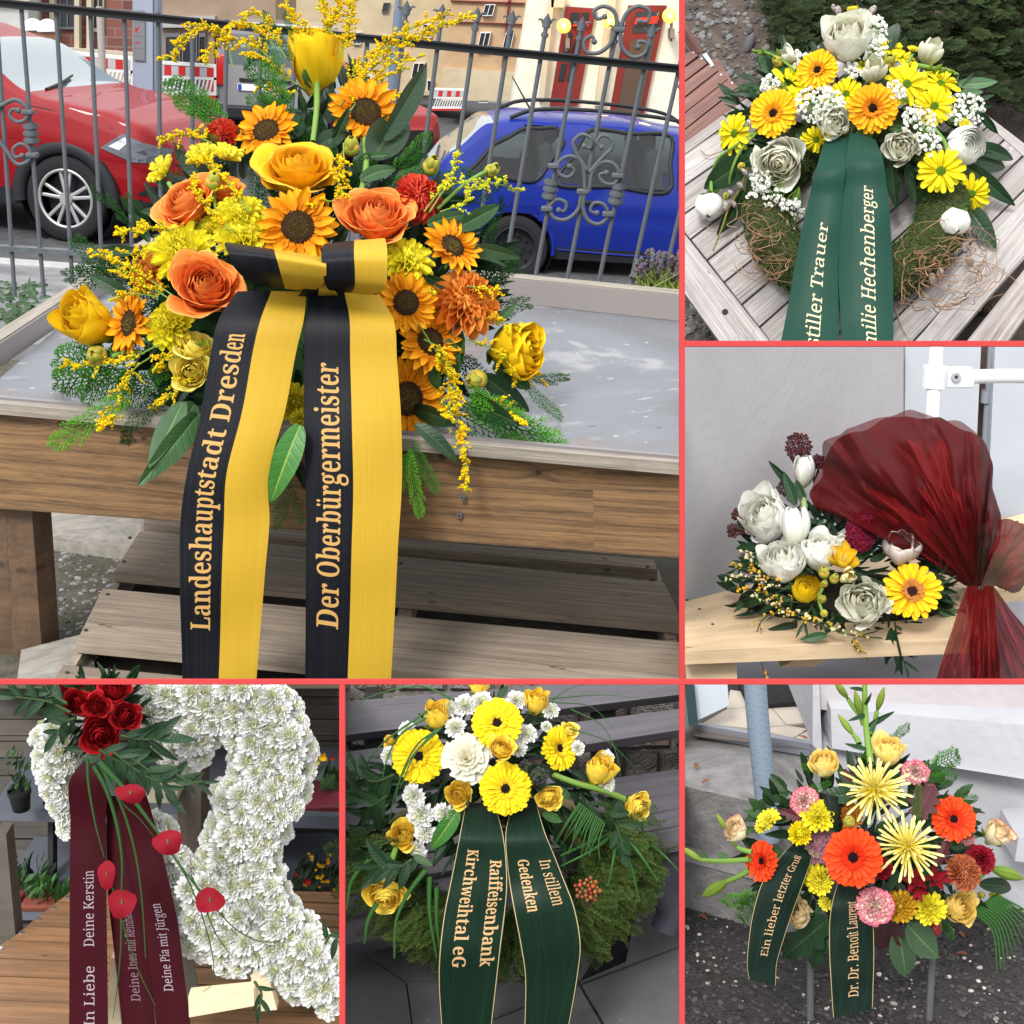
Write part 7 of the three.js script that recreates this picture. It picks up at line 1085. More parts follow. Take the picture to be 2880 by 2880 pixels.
function sprig(label,pts,n,l,kind='narrow',w=1){const P=pts.map(([x,y])=>here.p(x,y,here.depth(x,y)- 0.05)),c=new THREE.CatmullRomCurve3(P),g=new THREE.Group();part(g,'stem',tube(P,0.0024,0.0012,16,5),mat([0.04,0.07,0.02],0.6));for(let i=0;i<n;i++){const t=(i + 1)/ n,m=new THREE.Mesh(pick(LEAVES[kind]),pick(GLOSS));m.name='leaf';m.position.copy(c.getPointAt(Math.min(1,t)));const tan=c.getTangentAt(Math.min(1,t)),s=i % 2?1:-1,dir=tan.clone().applyAxisAngle(FWD,(i===n - 1?0:s*rr(0.6,1.0))),xa=dir.clone().cross(FWD.clone().negate()).normalize(),z=xa.clone().cross(dir);m.quaternion.setFromRotationMatrix(new THREE.Matrix4().makeBasis(xa,dir,z));m.rotateY(rr(-0.5,0.5));const k=here.m(l,3.8)*rr(0.8,1.15);m.scale.set(k*w,k,k);g.add(m);}return top(g,'leaf_sprig',label,'leaf sprig',ML);}
[['narrow leaved sprig across the yellow ranunculus',[[640,1380],[560,1350],[500,1330]],7,90],['narrow leaved sprig below the lower white rose',[[640,1420],[620,1460],[560,1480]],7,90],['narrow leaved sprig left of the lowest rose',[[760,1440],[720,1520],[680,1600]],8,90],['narrow leaved sprig at the gerbera right edge',[[1420,1460],[1470,1380],[1460,1270]],8,90],['narrow leaved sprig hanging in front of the bench board',[[1200,1590],[1220,1700],[1260,1840]],10,100],['narrow leaved sprig above the yellow ranunculus',[[700,1330],[660,1300],[620,1270]],6,70],['narrow leaved sprig at the far left of the arrangement',[[480,1250],[380,1250],[300,1290]],9,80]].forEach((a)=>sprig(...a));
[[[[620,1330],[480,1330],[360,1290],[270,1270]],'broom twig with small yellow buds at the left'],[[[640,1400],[500,1390],[380,1340],[240,1360]],'broom twig with pale buds reaching the wall'],[[[680,1480],[540,1460],[440,1420],[300,1400]],'broom twig below the lower white rose'],[[[760,1560],[620,1530],[500,1490],[400,1440]],'broom twig along the bench'],[[[900,1640],[760,1600],[640,1550],[520,1500]],'broom twig in front of the ranunculus'],[[[1130,1680],[1000,1670],[860,1640],[700,1580]],'broom twig under the lowest rose'],[[[600,1520],[470,1560],[420,1680],[470,1920]],'long broom twig curling down over the bench edge'],[[[520,1300],[430,1260],[340,1210]],'broom twig beside the lower left leaf'],[[[1100,1640],[960,1690],[1050,1800]],'thin broom twig hanging under the bench edge']].forEach(([p,l],i)=>spray('broom_twig',l,'broom twig',p.map(([x,y])=>[x,y,-0.07]),{n:i>5?20:36,colour:i % 2?[0.75,0.66,0.34]:[0.72,0.42,0.04],size:0.0048,spread:0.012,r:0.002,branches:12,stemMat:mat([0.04,0.06,0.02],0.6)}));
{// organza: sheer cloth gathered at a knot; folds fan out from it
 const org=(c,op)=>new THREE.MeshPhysicalMaterial({color:C(c),roughness:0.5,specularIntensity:0.25,side:THREE.DoubleSide,transparent:true,opacity:op,bumpMap:veins,bumpScale:0.0008});
 const K=[1645,1385],fan=(edge,dz,seed,amp,o={})=>{const c=new THREE.CatmullRomCurve3(edge.map(([x,y])=>V(x,y,0)));return sheet(110,40,(u,v)=>{const e=c.getPoint(u*0.5 + 0.5),ph=u*(o.folds??15)+ 1.6*perlin.noise(u*3,v*2.2,seed),bend=o.bend??0;const rim=1 + 0.05*perlin.noise(u*9,seed,1)*v*v;let x=lerp(K[0]+(o.kx??0)+ u*(o.kw??45),e.x,v*rim),y=lerp(K[1],e.y,v*rim);x +=bend*Math.sin(v*Math.PI)*120 + 26*Math.sin(ph + 1)*v*(1 - v);y +=60*perlin.noise(u*4,v*3,seed + 4)*v*(1 - v*0.8)-(o.puff??0)*Math.sin(v*Math.PI)*90;const fold=(1 - 2*Math.abs(Math.sin(ph*0.5)))*0.6 +(1 - 2*Math.abs(Math.sin(ph*1.15 + seed)))*0.3 + 0.8*perlin.noise(u*6,v*2.4,seed + 9)+ 0.35*perlin.noise(u*16,v*5,seed);const d=3.83 + dz + fold*amp*(0.25 + 0.75*Math.sin(Math.min(1,v*1.1)*Math.PI*0.6))-(o.bulge??0.16)*Math.sin(v*Math.PI)-(o.fwd??0)*v;const p=MR.p(x,y,d);return[p.x,p.y,p.z];});};
 const g=thing('organza_bow','wine red sheer organza bow gathered at the bench end','bow');
 const big=[[1180,1150],[900,1030],[730,900],[770,720],[850,545],[1000,468],[1240,400],[1450,430],[1640,500],[1738,640],[1745,820],[1788,960],[1785,1120]];
 part(g,'bow_loop',fan(big,0.0,2,0.075,{folds:13,puff:0.4}),org([0.075,0.0015,0.0025],0.76));part(g,'bow_loop',fan(big.map(([x,y])=>[x + 12,y + 25]),0.1,7,0.07,{folds:11,puff:0.2,bulge:0.05}),org([0.05,0.001,0.002],0.94));part(g,'bow_loop',fan([[1150,1110],[1050,960],[1010,800],[1120,640],[1300,560],[1480,560],[1600,640]],-0.05,11,0.06,{folds:8,puff:0.3}),org([0.18,0.003,0.004],0.5));
 part(g,'bow_loop',fan([[1790,1010],[1880,1010],[1960,1080],[1990,1250],[1900,1420],[1850,1420]],-0.04,5,0.03,{folds:6,kw:60,kx:90}),org([0.09,0.003,0.005],0.92));
 part(g,'tail',fan([[1410,1990],[1500,2000],[1620,2010],[1740,2000],[1800,1980]],-0.12,3,0.03,{folds:8,bulge:0.12,fwd:0.26,kw:75,kx:40}),org([0.12,0.002,0.003],0.86));part(g,'tail',fan([[1640,2000],[1760,2000],[1880,2010],[2000,1940],[2060,1800]],-0.08,9,0.03,{folds:8,bulge:0.12,fwd:0.26,kw:75,kx:40}),org([0.12,0.002,0.004],0.86));
 const kn=new THREE.TorusKnotGeometry(0.007,0.0025,60,8,2,3),kp=MR.p(1690,1410,3.7);kn.translate(kp.x,kp.y,kp.z);part(g,'knot_cord',kn,mat([0.06,0.055,0.05],0.6));}
filler('foliage','dark moss and twigs under the organza knot',undefined,FRONDS.dark,[FROND],60,()=>{const x=rr(1380,1640),y=rr(1450,1680),d=3.8;return[x,y,x + rr(-60,90),y + rr(-20,90),d,d - 0.02];});
// ---------- the shelf display: heart of white chrysanthemums on a slatted table ----------
here=BL;
const BLT=0.2,blP=(x,y,h=BLT)=>BL.onY(x,y,h),up1=V(0,1,0);
BL.rib=2.14;BL.depth=()=>2.2;
{const W=wood('deck',[0.25,0.125,0.052],[0.11,0.05,0.02],{fine:34,knots:2,cracks:0.2,rough:0.6}),g=thing('deck_table','brown wooden slatted table with screws under the white heart','table');
 const yl=[1130,1188,1243,1310,1374,1458,1556,1652,1780,1935,2100],yr=[1190,1255,1318,1392,1462,1552,1650,1750,1880,2040,2200];
 const xl=(y)=>390 -(y - 1190)*1.3;// the left ends run along a diagonal
 for(let i=0;i<yl.length - 1;i++){const y0=yl[i]+ 3,y1=yl[i + 1]- 3,X0=xl(y0),X1=xl(y1);part(g,'slat',board(blP(X1,y1),blP(2060,yr[i + 1]- 4),blP(2060,yr[i]+ 4),blP(X0,y0),0.02,{up:up1,su:0.8,sv:0.14}),W);if(i>0&&i<8){const q=new THREE.CylinderGeometry(0.0042,0.0046,0.003,12),p=blP(xl((y0 + y1)/ 2)+ 26,(y0 + y1)/ 2);q.translate(p.x,p.y + 0.001,p.z);part(g,'screw',q,CHROME);}}
 for(const x of[1905]){const q=new THREE.CylinderGeometry(0.0042,0.0046,0.003,12),p=blP(x,1325);q.translate(p.x,p.y + 0.001,p.z);part(g,'screw',q,CHROME);}
 part(g,'side_beam',slab([blP(xl(1130),1130,BLT - 0.02),blP(xl(2100),2100,BLT - 0.02),blP(xl(2100),2100,BLT - 0.1),blP(xl(1130),1130,BLT - 0.1)].map((p,i)=>{const q=i<2?p:null;return q??(i===2?blP(xl(2100),2100,BLT - 0.02).add(V(0,-0.08,0)):blP(xl(1130),1130,BLT - 0.02).add(V(0,-0.08,0)));}),V(0.03,0,0)),W);
 for(const[x,y]of[[420,1220],[-700,1990]]){const p=blP(x,y).add(V(0.05,0,-0.03));part(g,'leg',move(box(0.05,BLT - 0.02,0.05,0.005),p.x,(BLT - 0.02)/ 2,p.z),W);}}
structure('shop_floor',poly([V(-1.3,0.002,-1.5),V(-0.2,0.002,-1.5),V(-0.2,0.002,-3.4),V(-1.3,0.002,-3.4)],{up:up1}),mat([0.1,0.1,0.1],0.9),'dark floor beneath shelves and slatted table');
// shelves behind, under a roof whose backward slope is added to shade them
single('shade_roof',slab([at(-60,1936,2.5),at(985,1936,2.5),at(985,1938,3.3),at(-60,1938,3.3)],V(0,0.02,0.008)),mat([0.2,0.16,0.12],0.8),'roof edge above the plant shelves, slope added for shade','roof');
const sp=(x,y,d=2.85)=>BL.p(x,y,d),SHADED_BOARD=wood('oldboard',[0.075,0.063,0.053],[0.035,0.029,0.025],{fine:40,knots:1}),SHADED_BEIGE=wood('beige',[0.1,0.084,0.068],[0.05,0.04,0.03],{fine:40,knots:1,cracks:0.2});  // board colours darkened to carry the shade under the roof
{const g=thing('trellis_wall','wall of old grey and brown boards behind the plant shelves','board wall'),B=(x0,y0,x1,y1,m,dz=0)=>part(g,'board',board(sp(x0,y1,3.08 + dz),sp(x1,y1,3.08 + dz),sp(x1,y0,3.08 + dz),sp(x0,y0,3.08 + dz),0.015,{su:0.8,sv:0.2}),m);
 for(const[y0,y1,m]of[[-60,22,0],[26,78,1],[84,205,0],[210,298,1],[302,328,1],[334,420,1],[430,520,0],[530,640,0],[650,760,0],[770,880,0],[890,1000,0],[1010,1130,0],[1140,1250,0],[1260,1400,0]])B(-60,y0,2000,y1,m?SHADED_BEIGE:SHADED_BOARD);
 part(g,'backing',slab([sp(-80,1500,3.14),sp(2020,1500,3.14),sp(2020,-80,3.14),sp(-80,-80,3.14)],V(0,0,-0.02)),mat([0.12,0.1,0.08],0.9));
 for(const[x0,y0,x1,y1]of[[1150,480,1320,600],[1160,550,1310,690]])part(g,'pale_panel',slab([sp(x0,y1,3.04),sp(x1,y1,3.04),sp(x1,y0,3.04),sp(x0,y0,3.04)],V(0,0,-0.01)),mat([0.24,0.24,0.27],0.7));}
const SHADED_METAL=mat([0.1,0.11,0.135],0.5);  // shelf metal, its colour darkened for the shade it stands in
[[700,780,'upper grey metal shelf carrying flower pots'],[1282,1345,'lower grey metal shelf carrying plant trays']].forEach(([y0,y1,l])=>{const a=sp(-60,y1,2.8),b=sp(2020,y1 +(y0<900?50:0),2.8),c=sp(2020,y0 +(y0<900?60:0),2.8),d=sp(-60,y0 + 30,2.8),dp=V(0,0,-0.28);const g=thing('plant_shelf',l,'shelf');part(g,'front_edge',slab([a,b,c,d],V(0,0,-0.01)),SHADED_METAL);part(g,'shelf_board',slab([d.clone(),c.clone(),c.clone().add(dp),d.clone().add(dp)].map((p)=>p.add(V(0,-0.002,0))),V(0,-0.012,0),{up:up1}),SHADED_METAL);for(const x of[270,1150])part(g,'support',slab([sp(x,y1 + 500,2.9),sp(x + 30,y1 + 500,2.9),sp(x + 30,y1 - 60,2.9),sp(x,y1 - 60,2.9)],V(0,0,-0.03)),mat([0.03,0.03,0.035],0.6));});
single('wooden_post',board(sp(1000,1020,2.66),sp(1010,420,2.66),sp(1142,420,2.66),sp(1138,1020,2.66),0.07,{su:0.5,sv:0.2,flip:true}),wood('post',[0.11,0.085,0.065],[0.05,0.036,0.028],{fine:30}),'dark brown wooden post in the opening of the heart','post');
single('wooden_post',slab([sp(-30,1480,2.5),sp(92,1480,2.5),sp(34,860,2.5),sp(-30,860,2.5)],V(0,0,-0.04)),SHADED_BEIGE,'pale wooden post at the left edge beside the slatted table','post');
single('crate_edge',slab([sp(818,680,2.6),sp(1000,682,2.6),sp(1000,640,2.6),sp(820,640,2.6)],V(0,0,-0.1)),mat([0.4,0.36,0.26],0.7),'pale crate edge on the shelf behind the leaves','crate');
const potG=(r,h)=>new THREE.LatheGeometry([[0,0],[0.74,0],[0.93,0.8],[1,0.8],[1.02,1],[0.92,1],[0.9,0.86],[0,0.86]].map(([a,b])=>new THREE.Vector2(a*r,b*h)),24),POTS={black:mat([0.02,0.02,0.022],0.5),terra:mat([0.2,0.055,0.035],0.7)};
function plant(label,x,y,w,h,pot,geos,n,l,o={}){// a pot standing at x, y with a bush of leaves; blooms are small flowers
 const d=o.d??2.74,g=thing('potted_plant',label,'potted plant'),p=sp(x,y,d),r=BL.m(w / 2,d),ph=BL.m(h,d)/ 0.94;g.position.copy(p);if(o.tray)part(g,'tray',move(box(r*2,ph,r*1.3,0.006),0,ph / 2,0),POTS[pot]);else part(g,'pot',potG(r,ph),POTS[pot]);
 for(let i=0;i<n;i++){const m=new THREE.Mesh(pick(geos),pick(MATTE));m.name='leaf';const a=rnd()*6.28,k=BL.m(l,d)*rr(0.6,1.2),q=Math.sqrt(rnd());m.position.set(Math.cos(a)*r*q*(o.sx??1),ph*0.9 + rr(0,BL.m(o.up??60,d)),Math.sin(a)*r*q*0.6);m.rotation.set(rr(-0.9,0.5),a,-Math.cos(a)*rr(0.3,1.3));m.scale.setScalar(k);g.add(m);}
 for(const[bx,by,s,c]of o.blooms??[]){const f=new THREE.Group();f.name='bloom';const A=[strap({L:0.5,W:0.2,w:roundW,a0:0.4,bend:0.2,nu:2,nv:3,base:c,tip:c})];ring(f,A,PETAL,8,0.02,0,0.2,0.2);const q=sp(bx,by,d - 0.06).sub(p);f.position.copy(q);f.rotation.x=-0.3;f.scale.setScalar(BL.m(s,d));g.add(f);}
 return g;}
const YB=[0.85,0.55,0.02],RB=[0.5,0.02,0.02];
plant('dark leaved plant in a black pot on the upper shelf',122,715,130,118,'black',[...LEAVES.round,...LEAVES.dark],44,62,{up:240,sx:1.1});plant('small black pot beside the heart on the upper shelf',290,722,80,50,'black',LEAVES.round,14,60,{up:60});
plant('lettuce like seedlings in a terracotta tray',275,1250,270,42,'terra',LEAVES.bright,46,105,{tray:1,up:40,d:2.7});plant('green plant in a small reddish pot at the left',108,1245,80,62,'terra',LEAVES.round,26,70,{up:130,d:2.7});plant('dark seedlings in the shade behind the terracotta tray',180,1180,260,40,'black',LEAVES.dark,40,90,{tray:1,up:130,d:2.86});
plant('yellow begonia in a reddish pot on the upper shelf',1870,700,120,75,'terra',LEAVES.round,24,130,{up:110,blooms:[[1830,420,62,YB],[1800,450,34,[0.7,0.62,0.1]],[1880,425,30,RB]]});plant('dark leaved plant beside the yellow begonia',1745,690,110,70,'terra',LEAVES.dark,22,100,{up:120});
{const g=thing('plant_tray','dark red plant tray with faint lettering on the upper shelf','tray'),a=sp(1680,716,2.68),w=BL.m(420,2.68),h=BL.m(34,2.68);g.position.copy(a);part(g,'tray',move(box(w,h,0.1,0.006),w / 2,h / 2,-0.04),mat([0.18,0.03,0.045],0.5));const t=canvasTex(256,64,(x,W,H)=>{x.fillStyle='#6a2530';x.fillRect(0,0,W,H);x.fillStyle='#3a1018';x.font='44px sans-serif';x.fillText('LGcup',60,48);});const q=new THREE.PlaneGeometry(BL.m(110,2.68),h*0.8);q.translate(BL.m(185,2.68),h*0.5,0.0115);part(g,'lettering',q,new THREE.MeshPhysicalMaterial({map:t,roughness:0.5}));}
const dots=(n,x0,x1,y0,y1,c,s)=>Array.from({length:n},()=>[rr(x0,x1),rr(y0,y1),rr(s*0.7,s*1.3),c]);
plant('bushy plant with many tiny yellow flowers',1830,1290,220,50,'terra',LEAVES.narrow,60,80,{up:190,blooms:[...dots(26,1700,1920,960,1200,[0.8,0.45,0.01],24)]});plant('feathery plant with red and yellow flowers',1690,1285,150,60,'black',LEAVES.blade,50,90,{up:110,blooms:[[1740,1120,50,RB],[1648,1148,42,YB],[1590,1090,34,[0.7,0.1,0.05]],[1680,1082,30,RB]]});plant('dark seedlings below the upper shelf at the right',1800,1130,280,40,'black',LEAVES.dark,44,90,{tray:1,up:60,d:2.88});
// the stand and the heart
{const g=thing('wooden_stand','pale wooden stand holding up the flower heart','stand'),P=wood('birch',[0.62,0.5,0.33],[0.46,0.33,0.19],{fine:26,cracks:0}),q=(pts,d,t)=>slab(pts.map(([x,y])=>BL.p(x,y,d)),V(0,0,-t));
 part(g,'crossbar',q([[1070,1895],[1440,1830],[1435,1738],[1066,1775]],2.13,0.02),P);part(g,'foot',q([[1462,1862],[1568,1852],[1520,1670],[1420,1690]],2.15,0.02),P);part(g,'curved_leg',q([[612,1960],[690,1960],[660,1700],[668,1560],[628,1560],[618,1720]],2.2,0.02),P);part(g,'webbing',q([[1060,1770],[1120,1765],[1080,1500],[1020,1500]],2.22,0.01),mat([0.2,0.18,0.15],0.9));}
const HEART=[[750,-60],[1560,-60],[1650,60],[1740,220],[1772,400],[1755,560],[1695,720],[1640,810],[1590,920],[1562,1010],[1592,1110],[1640,1190],[1700,1290],[1800,1380],[1930,1540],[1945,1790],[1870,1872],[1760,1830],[1650,1770],[1450,1690],[1200,1600],[1050,1510],[990,1400],[935,1150],[915,960],[860,820],[838,680],[920,760],[1030,920],[1130,1020],[1150,850],[1200,720],[1225,600],[1300,500],[1315,370],[1235,350],[1195,440],[1110,505],[1020,490],[925,460],[885,370],[880,280],[790,260],[740,120]],LOBE=[[215,215],[330,190],[440,180],[480,330],[470,420],[400,540],[396,880],[340,790],[290,690],[225,570],[188,420],[195,300]];
const inside=(P,x,y)=>{let c=false;for(let i=0,j=P.length - 1;i<P.length;j=i++){const[a,b]=P[i],[e,f]=P[j];if((b>y)!==(f>y)&&x<(e - a)*(y - b)/(f - b)+ a)c=!c;}return c;};
const edgeD=(P,x,y)=>{let m=1e9,n=[0,0];for(let i=0,j=P.length - 1;i<P.length;j=i++){const[a,b]=P[j],dx=P[i][0]- a,dy=P[i][1]- b,t=clamp(((x - a)*dx +(y - b)*dy)/(dx*dx + dy*dy),0,1),qx=a + dx*t - x,qy=b + dy*t - y,q=Math.hypot(qx,qy);if(q<m){m=q;n=[qx /(q||1),qy /(q||1)];}}return[m,n];};
for(const[P,l]of[[HEART,'green foam form of the heart under the white flowers'],[LOBE,'green foam form of the left heart lobe']]){// the form the flowers are pinned to
 const sh=P.map(([x,y])=>{const[,n]=edgeD(P,x + 0.01,y);return[x,y];}),c=sh.reduce((a,p)=>[a[0]+ p[0]/ sh.length,a[1]+ p[1]/ sh.length],[0,0]);const s=new THREE.Shape(sh.map(([x,y])=>new THREE.Vector2(x,-y))),geo=new THREE.ExtrudeGeometry(s,{depth:60,bevelEnabled:true,bevelThickness:30,bevelSize:-26,bevelOffset:0,bevelSegments:2});const p=geo.attributes.position;for(let i=0;i<p.count;i++){const q=BL.p(p.getX(i),-p.getY(i),2.3 - p.getZ(i)*0.0003);p.setXYZ(i,q.x,q.y,q.z);}geo.computeVertexNormals();single('flower_form',geo,mat([0.25,0.28,0.16],0.95),l,'flower form');}
{const done=[],proto2=[0,1,2].map(()=>{const o=make.mumWhite();o.userData.w=wide(o);return o;});
 for(const P of[HEART,LOBE])for(let k=0;k<5200;k++){const x=rr(180,1950),y=rr(-40,1890);if(!inside(P,x,y))continue;const[e,n]=edgeD(P,x,y),min=e<45?58:66;if(e<18||done.some(([a,b])=>Math.hypot(a - x,b - y)<min))continue;done.push([x,y]);
 const t=clamp(e / 105,0,1),d=2.26 - 0.1*Math.sqrt(1 -(1 - t)**2)+ rr(-0.006,0.006),o=pick(proto2).clone(),w=o.userData.w;delete o.userData.w;const tilt=(1 - t)*1.3;aim(o,BL,x,y,d,BL.m(rr(140,185),d)/ w,n[0]*tilt + rr(-0.18,0.18),-n[1]*tilt + rr(-0.05,0.35),rnd()*6.28);
 top(o,'chrysanthemum','white chrysanthemum packed tightly into the heart of flowers','chrysanthemum','white chrysanthemums of the heart');}}
BL.depth=(x,y)=>2.08 + 0.04*smooth(Math.hypot(x - 560,y - 180),0,300);
[['roseRed',572,292,248,0.05,-0.1,'biggest red rose lowest in the cluster'],['roseRed',716,190,180,0.35,0,'red rose at the right of the cluster'],['roseRed',550,132,170,0,0.1,'red rose in the middle of the cluster',-0.02],['roseRed',432,112,170,-0.3,0.2,'red rose at the left of the cluster'],['roseRed',652,40,210,0.1,0.4,'red rose at the upper right of the cluster'],['roseRed',352,36,160,-0.4,0.4,'red rose at the upper left of the cluster',0.03],['roseRed',500,10,170,-0.1,0.6,'red rose cut by the top edge',0.03]].forEach((r)=>flower(...r.slice(0,7),r[7]??0,'red roses on the heart'));
filler('foliage','dark leaves around the red roses',undefined,LEAVES.dark,[GLOSS[0],GLOSS[1]],100,()=>{const a=rnd()*6.283,r=rr(0.5,1),x=590 + 230*r*Math.cos(a),y=170 + 190*r*Math.sin(a),b=Math.atan2(y - 170,x - 590)+ rr(-0.6,0.6),l=rr(70,150);return[x,y,x + Math.cos(b)*l,y + Math.sin(b)*l,2.13,2.12];});
[['dark leaf sprig reaching left over the shelf',[[400,170],[280,110],[170,90],[90,80]],9,120],['dark leaf sprig over the left lobe',[[430,200],[360,230],[320,290]],7,100],['dark leaf sprig at the upper left edge',[[380,120],[290,60],[230,-10]],8,110],['dark leaf sprig right of the biggest red rose',[[680,300],[790,320],[900,320]],8,130],['dark leaf sprig below the roses at the right',[[640,390],[780,500],[900,560],[990,560]],12,110],['dark leaf sprig hanging into the heart opening',[[700,400],[820,480],[940,620]],10,105],['dark leaf sprig under the biggest red rose',[[560,380],[660,440],[740,470]],8,110],['small leaf sprig at the heart opening',[[1000,520],[1080,560],[1150,560]],5,70],['leaf sprig under the heart at the lower right',[[1440,1690],[1480,1760],[1470,1830]],4,80],['leaf sprig right of the heart tip',[[1840,1480],[1880,1420],[1920,1470]],5,80]].forEach(([l,p,n,s])=>sprig(l,p,n,s*0.8,'dark',1));
leaf('dark',480,440,580,410,'ruffled dark leaf at the ribbon knot',{w:2,dz:-0.03});leaf('dark',470,380,350,370,'curved leaf over the left lobe',{w:1,dz:-0.02});
{const wine=(str,y0,len,cx,c='#9a8f96',sz=150)=>ribbonTex(400,2048,(x,W,H)=>{x.fillStyle='#350711';x.fillRect(0,0,W,H);weave(x,W,H,'rgba(120,30,50,0.05)','rgba(10,0,0,0.08)',140);for(const[s,a,l,q]of[].concat(str))print(x,s,q??cx,a*H,-1,l*H,sz,c);x.fillStyle='rgba(15,0,4,0.6)';x.fillRect(0,0,5,H);x.fillRect(W - 5,0,5,H);});
 const g=thing('wine_red_ribbon','dark wine red ribbon with three printed tails hanging from the roses','ribbon'),S=(t)=>satin(t,{rough:0.5,spec:0.2});
 part(g,'tail',ribbonGeo([[600,640,720,640,0.02],[604,900,712,900,0.02],[608,1150,770,1150,0.02],[626,1350,832,1350,0.02],[656,1600,852,1600,0.02],[692,1960,882,1960,0.02]]),S(wine([['Deine Ines mit Reinhard',0.915,0.39]],0,0,250,'#75646c')),'ribbon tail printed Deine Ines mit Reinhard');
 part(g,'tail',ribbonGeo([[590,430,660,450,-0.03],[650,560,800,580,-0.02],[690,830,884,830,0],[756,1150,962,1150,0],[822,1400,1012,1400,0],[852,1650,1042,1650,0],[886,1960,1082,1960,0]]),S(wine([['Deine Pia mit Jürgen',0.887,0.325]],0,0,250)),'ribbon tail printed Deine Pia mit Jürgen');
 part(g,'tail',ribbonGeo([[490,420,520,420,-0.02],[398,545,600,560,-0.02],[397,800,600,800,0],[395,1100,601,1100,0],[394,1500,606,1500,0],[390,1960,613,1960,0]]),S(wine([['In Liebe',0.992,0.148],['Deine Kerstin',0.797,0.222]],0,0,265)),'ribbon tail printed In Liebe Deine Kerstin');}
BL.depth=()=>2.12;
[[[[495,430],[500,560],[540,800],[590,990]],'paired grass blades ending at the left rose petal'],[[[530,470],[600,600],[660,800],[690,1000],[686,1200]],'broad grass blade down the ribbon middle'],[[[570,470],[680,680],[760,940],[800,1200],[825,1560]],'long grass blade on the right ribbon tail'],[[[560,450],[720,620],[880,830],[950,920]],'thick grass stem to the upper right petals'],[[[960,950],[1060,1090],[1180,1230],[1340,1400],[1500,1470],[1640,1430],[1700,1340]],'grass blade curling across the heart'],[[[960,950],[1060,1110],[1130,1280],[1190,1480],[1210,1620],[1190,1720],[1150,1750]],'grass blade hanging over the heart edge'],[[[560,470],[700,690],[780,760],[870,870]],'thin grass blade beside the thick stem'],[[[686,1330],[684,1500],[660,1750],[640,1900]],'grass blade below the lowest petal'],[[[636,1160],[700,1380],[780,1620],[880,1830]],'pale grass blade crossing the middle tail'],[[[1080,1090],[1140,1210],[1220,1420],[1320,1560]],'fine grass blade over the white flowers']].forEach(([p,l],i)=>blades(l,[p.map(([x,y])=>[x,y,-0.09])],{r:[0.0025,0.004,0.0025,0.005][i]??0.0016,m:mat([0.02,0.07,0.015],0.5)}));
[[738,625,170,108,-0.2,'dark rose petal highest on the grass stem'],[950,902,168,142,0.1,'red rose petal on the grass at the heart opening'],[603,1086,96,165,0,'slim red rose petal on the left ribbon tail'],[690,1246,158,160,0.1,'round red rose petal on the middle ribbon tail'],[1188,1232,168,140,-0.1,'red rose petal lying on the white chrysanthemums']].forEach(([x,y,w,h,r,l])=>{const c=[0.2,0.0035,0.012],ph=rnd()*6,geo=sheet(14,12,(u,v)=>{const a=u*Math.PI,q=v*(1 + 0.07*Math.sin(a*3 + ph)+ 0.04*Math.sin(a*5));return[Math.cos(a)*q*0.5,Math.sin(a)*q*0.5,0.13*Math.cos(a*2 + ph)*q*q - 0.1*q*q + 0.03*Math.sin(a*5 + ph)*q*q];},(u,v)=>mix([0.2,0.006,0.014],c,smooth(v,0.0,0.5)));const o=thing('rose_petal',l,'rose petal','red petals threaded on grass');part(o,'petal',geo,VELVET[0]);const nk=new THREE.CylinderGeometry(0.03,0.03,0.16,6);nk.translate(0,0.02,0.02);part(o,'grass_knot',nk,mat([0.04,0.13,0.03],0.5));aim(o,BL,x,y,2.02,BL.m(w,2.02),0,0.1,r);o.scale.y*=h / w;});
// ---------- the bench display: evergreen wreath with yellow flowers ----------
here=BM;
BM.rib=2.32;BM.depth=(x,y)=>{const r2=((x - 860)/ 850)**2 +((y - 620)/ 700)**2;const d=2.52 - 0.15*Math.sqrt(Math.max(0,1 - Math.min(1,r2)));return y>950?Math.min(d,2.38):d;};
{// paving slabs and their mossy joints
 const P=(x,y)=>BM.onY(x,y,0.006),M=noiseMat([0.1,0.1,0.105],{f:9,amp:0.25,spots:0.06,spot:[0.2,0.2,0.2],rep:[1.2,1.2],rough:0.85,bump:0.002}),g=new THREE.Group();
 part(g,'joint_bed',poly([BM.onY(-40,2000,0),BM.onY(2000,2000,0),BM.onY(2000,1100,0),BM.onY(-40,1100,0)],{up:V(0,1,0)}),noiseMat([0.03,0.035,0.018],{f:20,amp:0.6,rep:[3,3],rough:1}));
 for(const q of[[[-60,1420],[362,1700],[405,2000],[-60,2000]],[[372,1695],[1338,1692],[862,1895],[500,2000],[416,2000]],[[-60,1410],[365,1690],[1340,1682],[1600,1580],[1700,1100],[-60,1100]],[[1352,1690],[2000,1455],[2000,1100],[1705,1100],[1610,1580]],[[1362,1712],[2000,1468],[2000,2000],[1530,2000]],[[1345,1716],[1510,2000],[540,2000],[880,1905]]])part(g,'paver',slab(q.map(([x,y])=>P(x,y)),V(0,-0.02,0),{}),M);
 top(g,'pavement','grey paving slabs with dark joints under the evergreen wreath',undefined,undefined,'structure');}
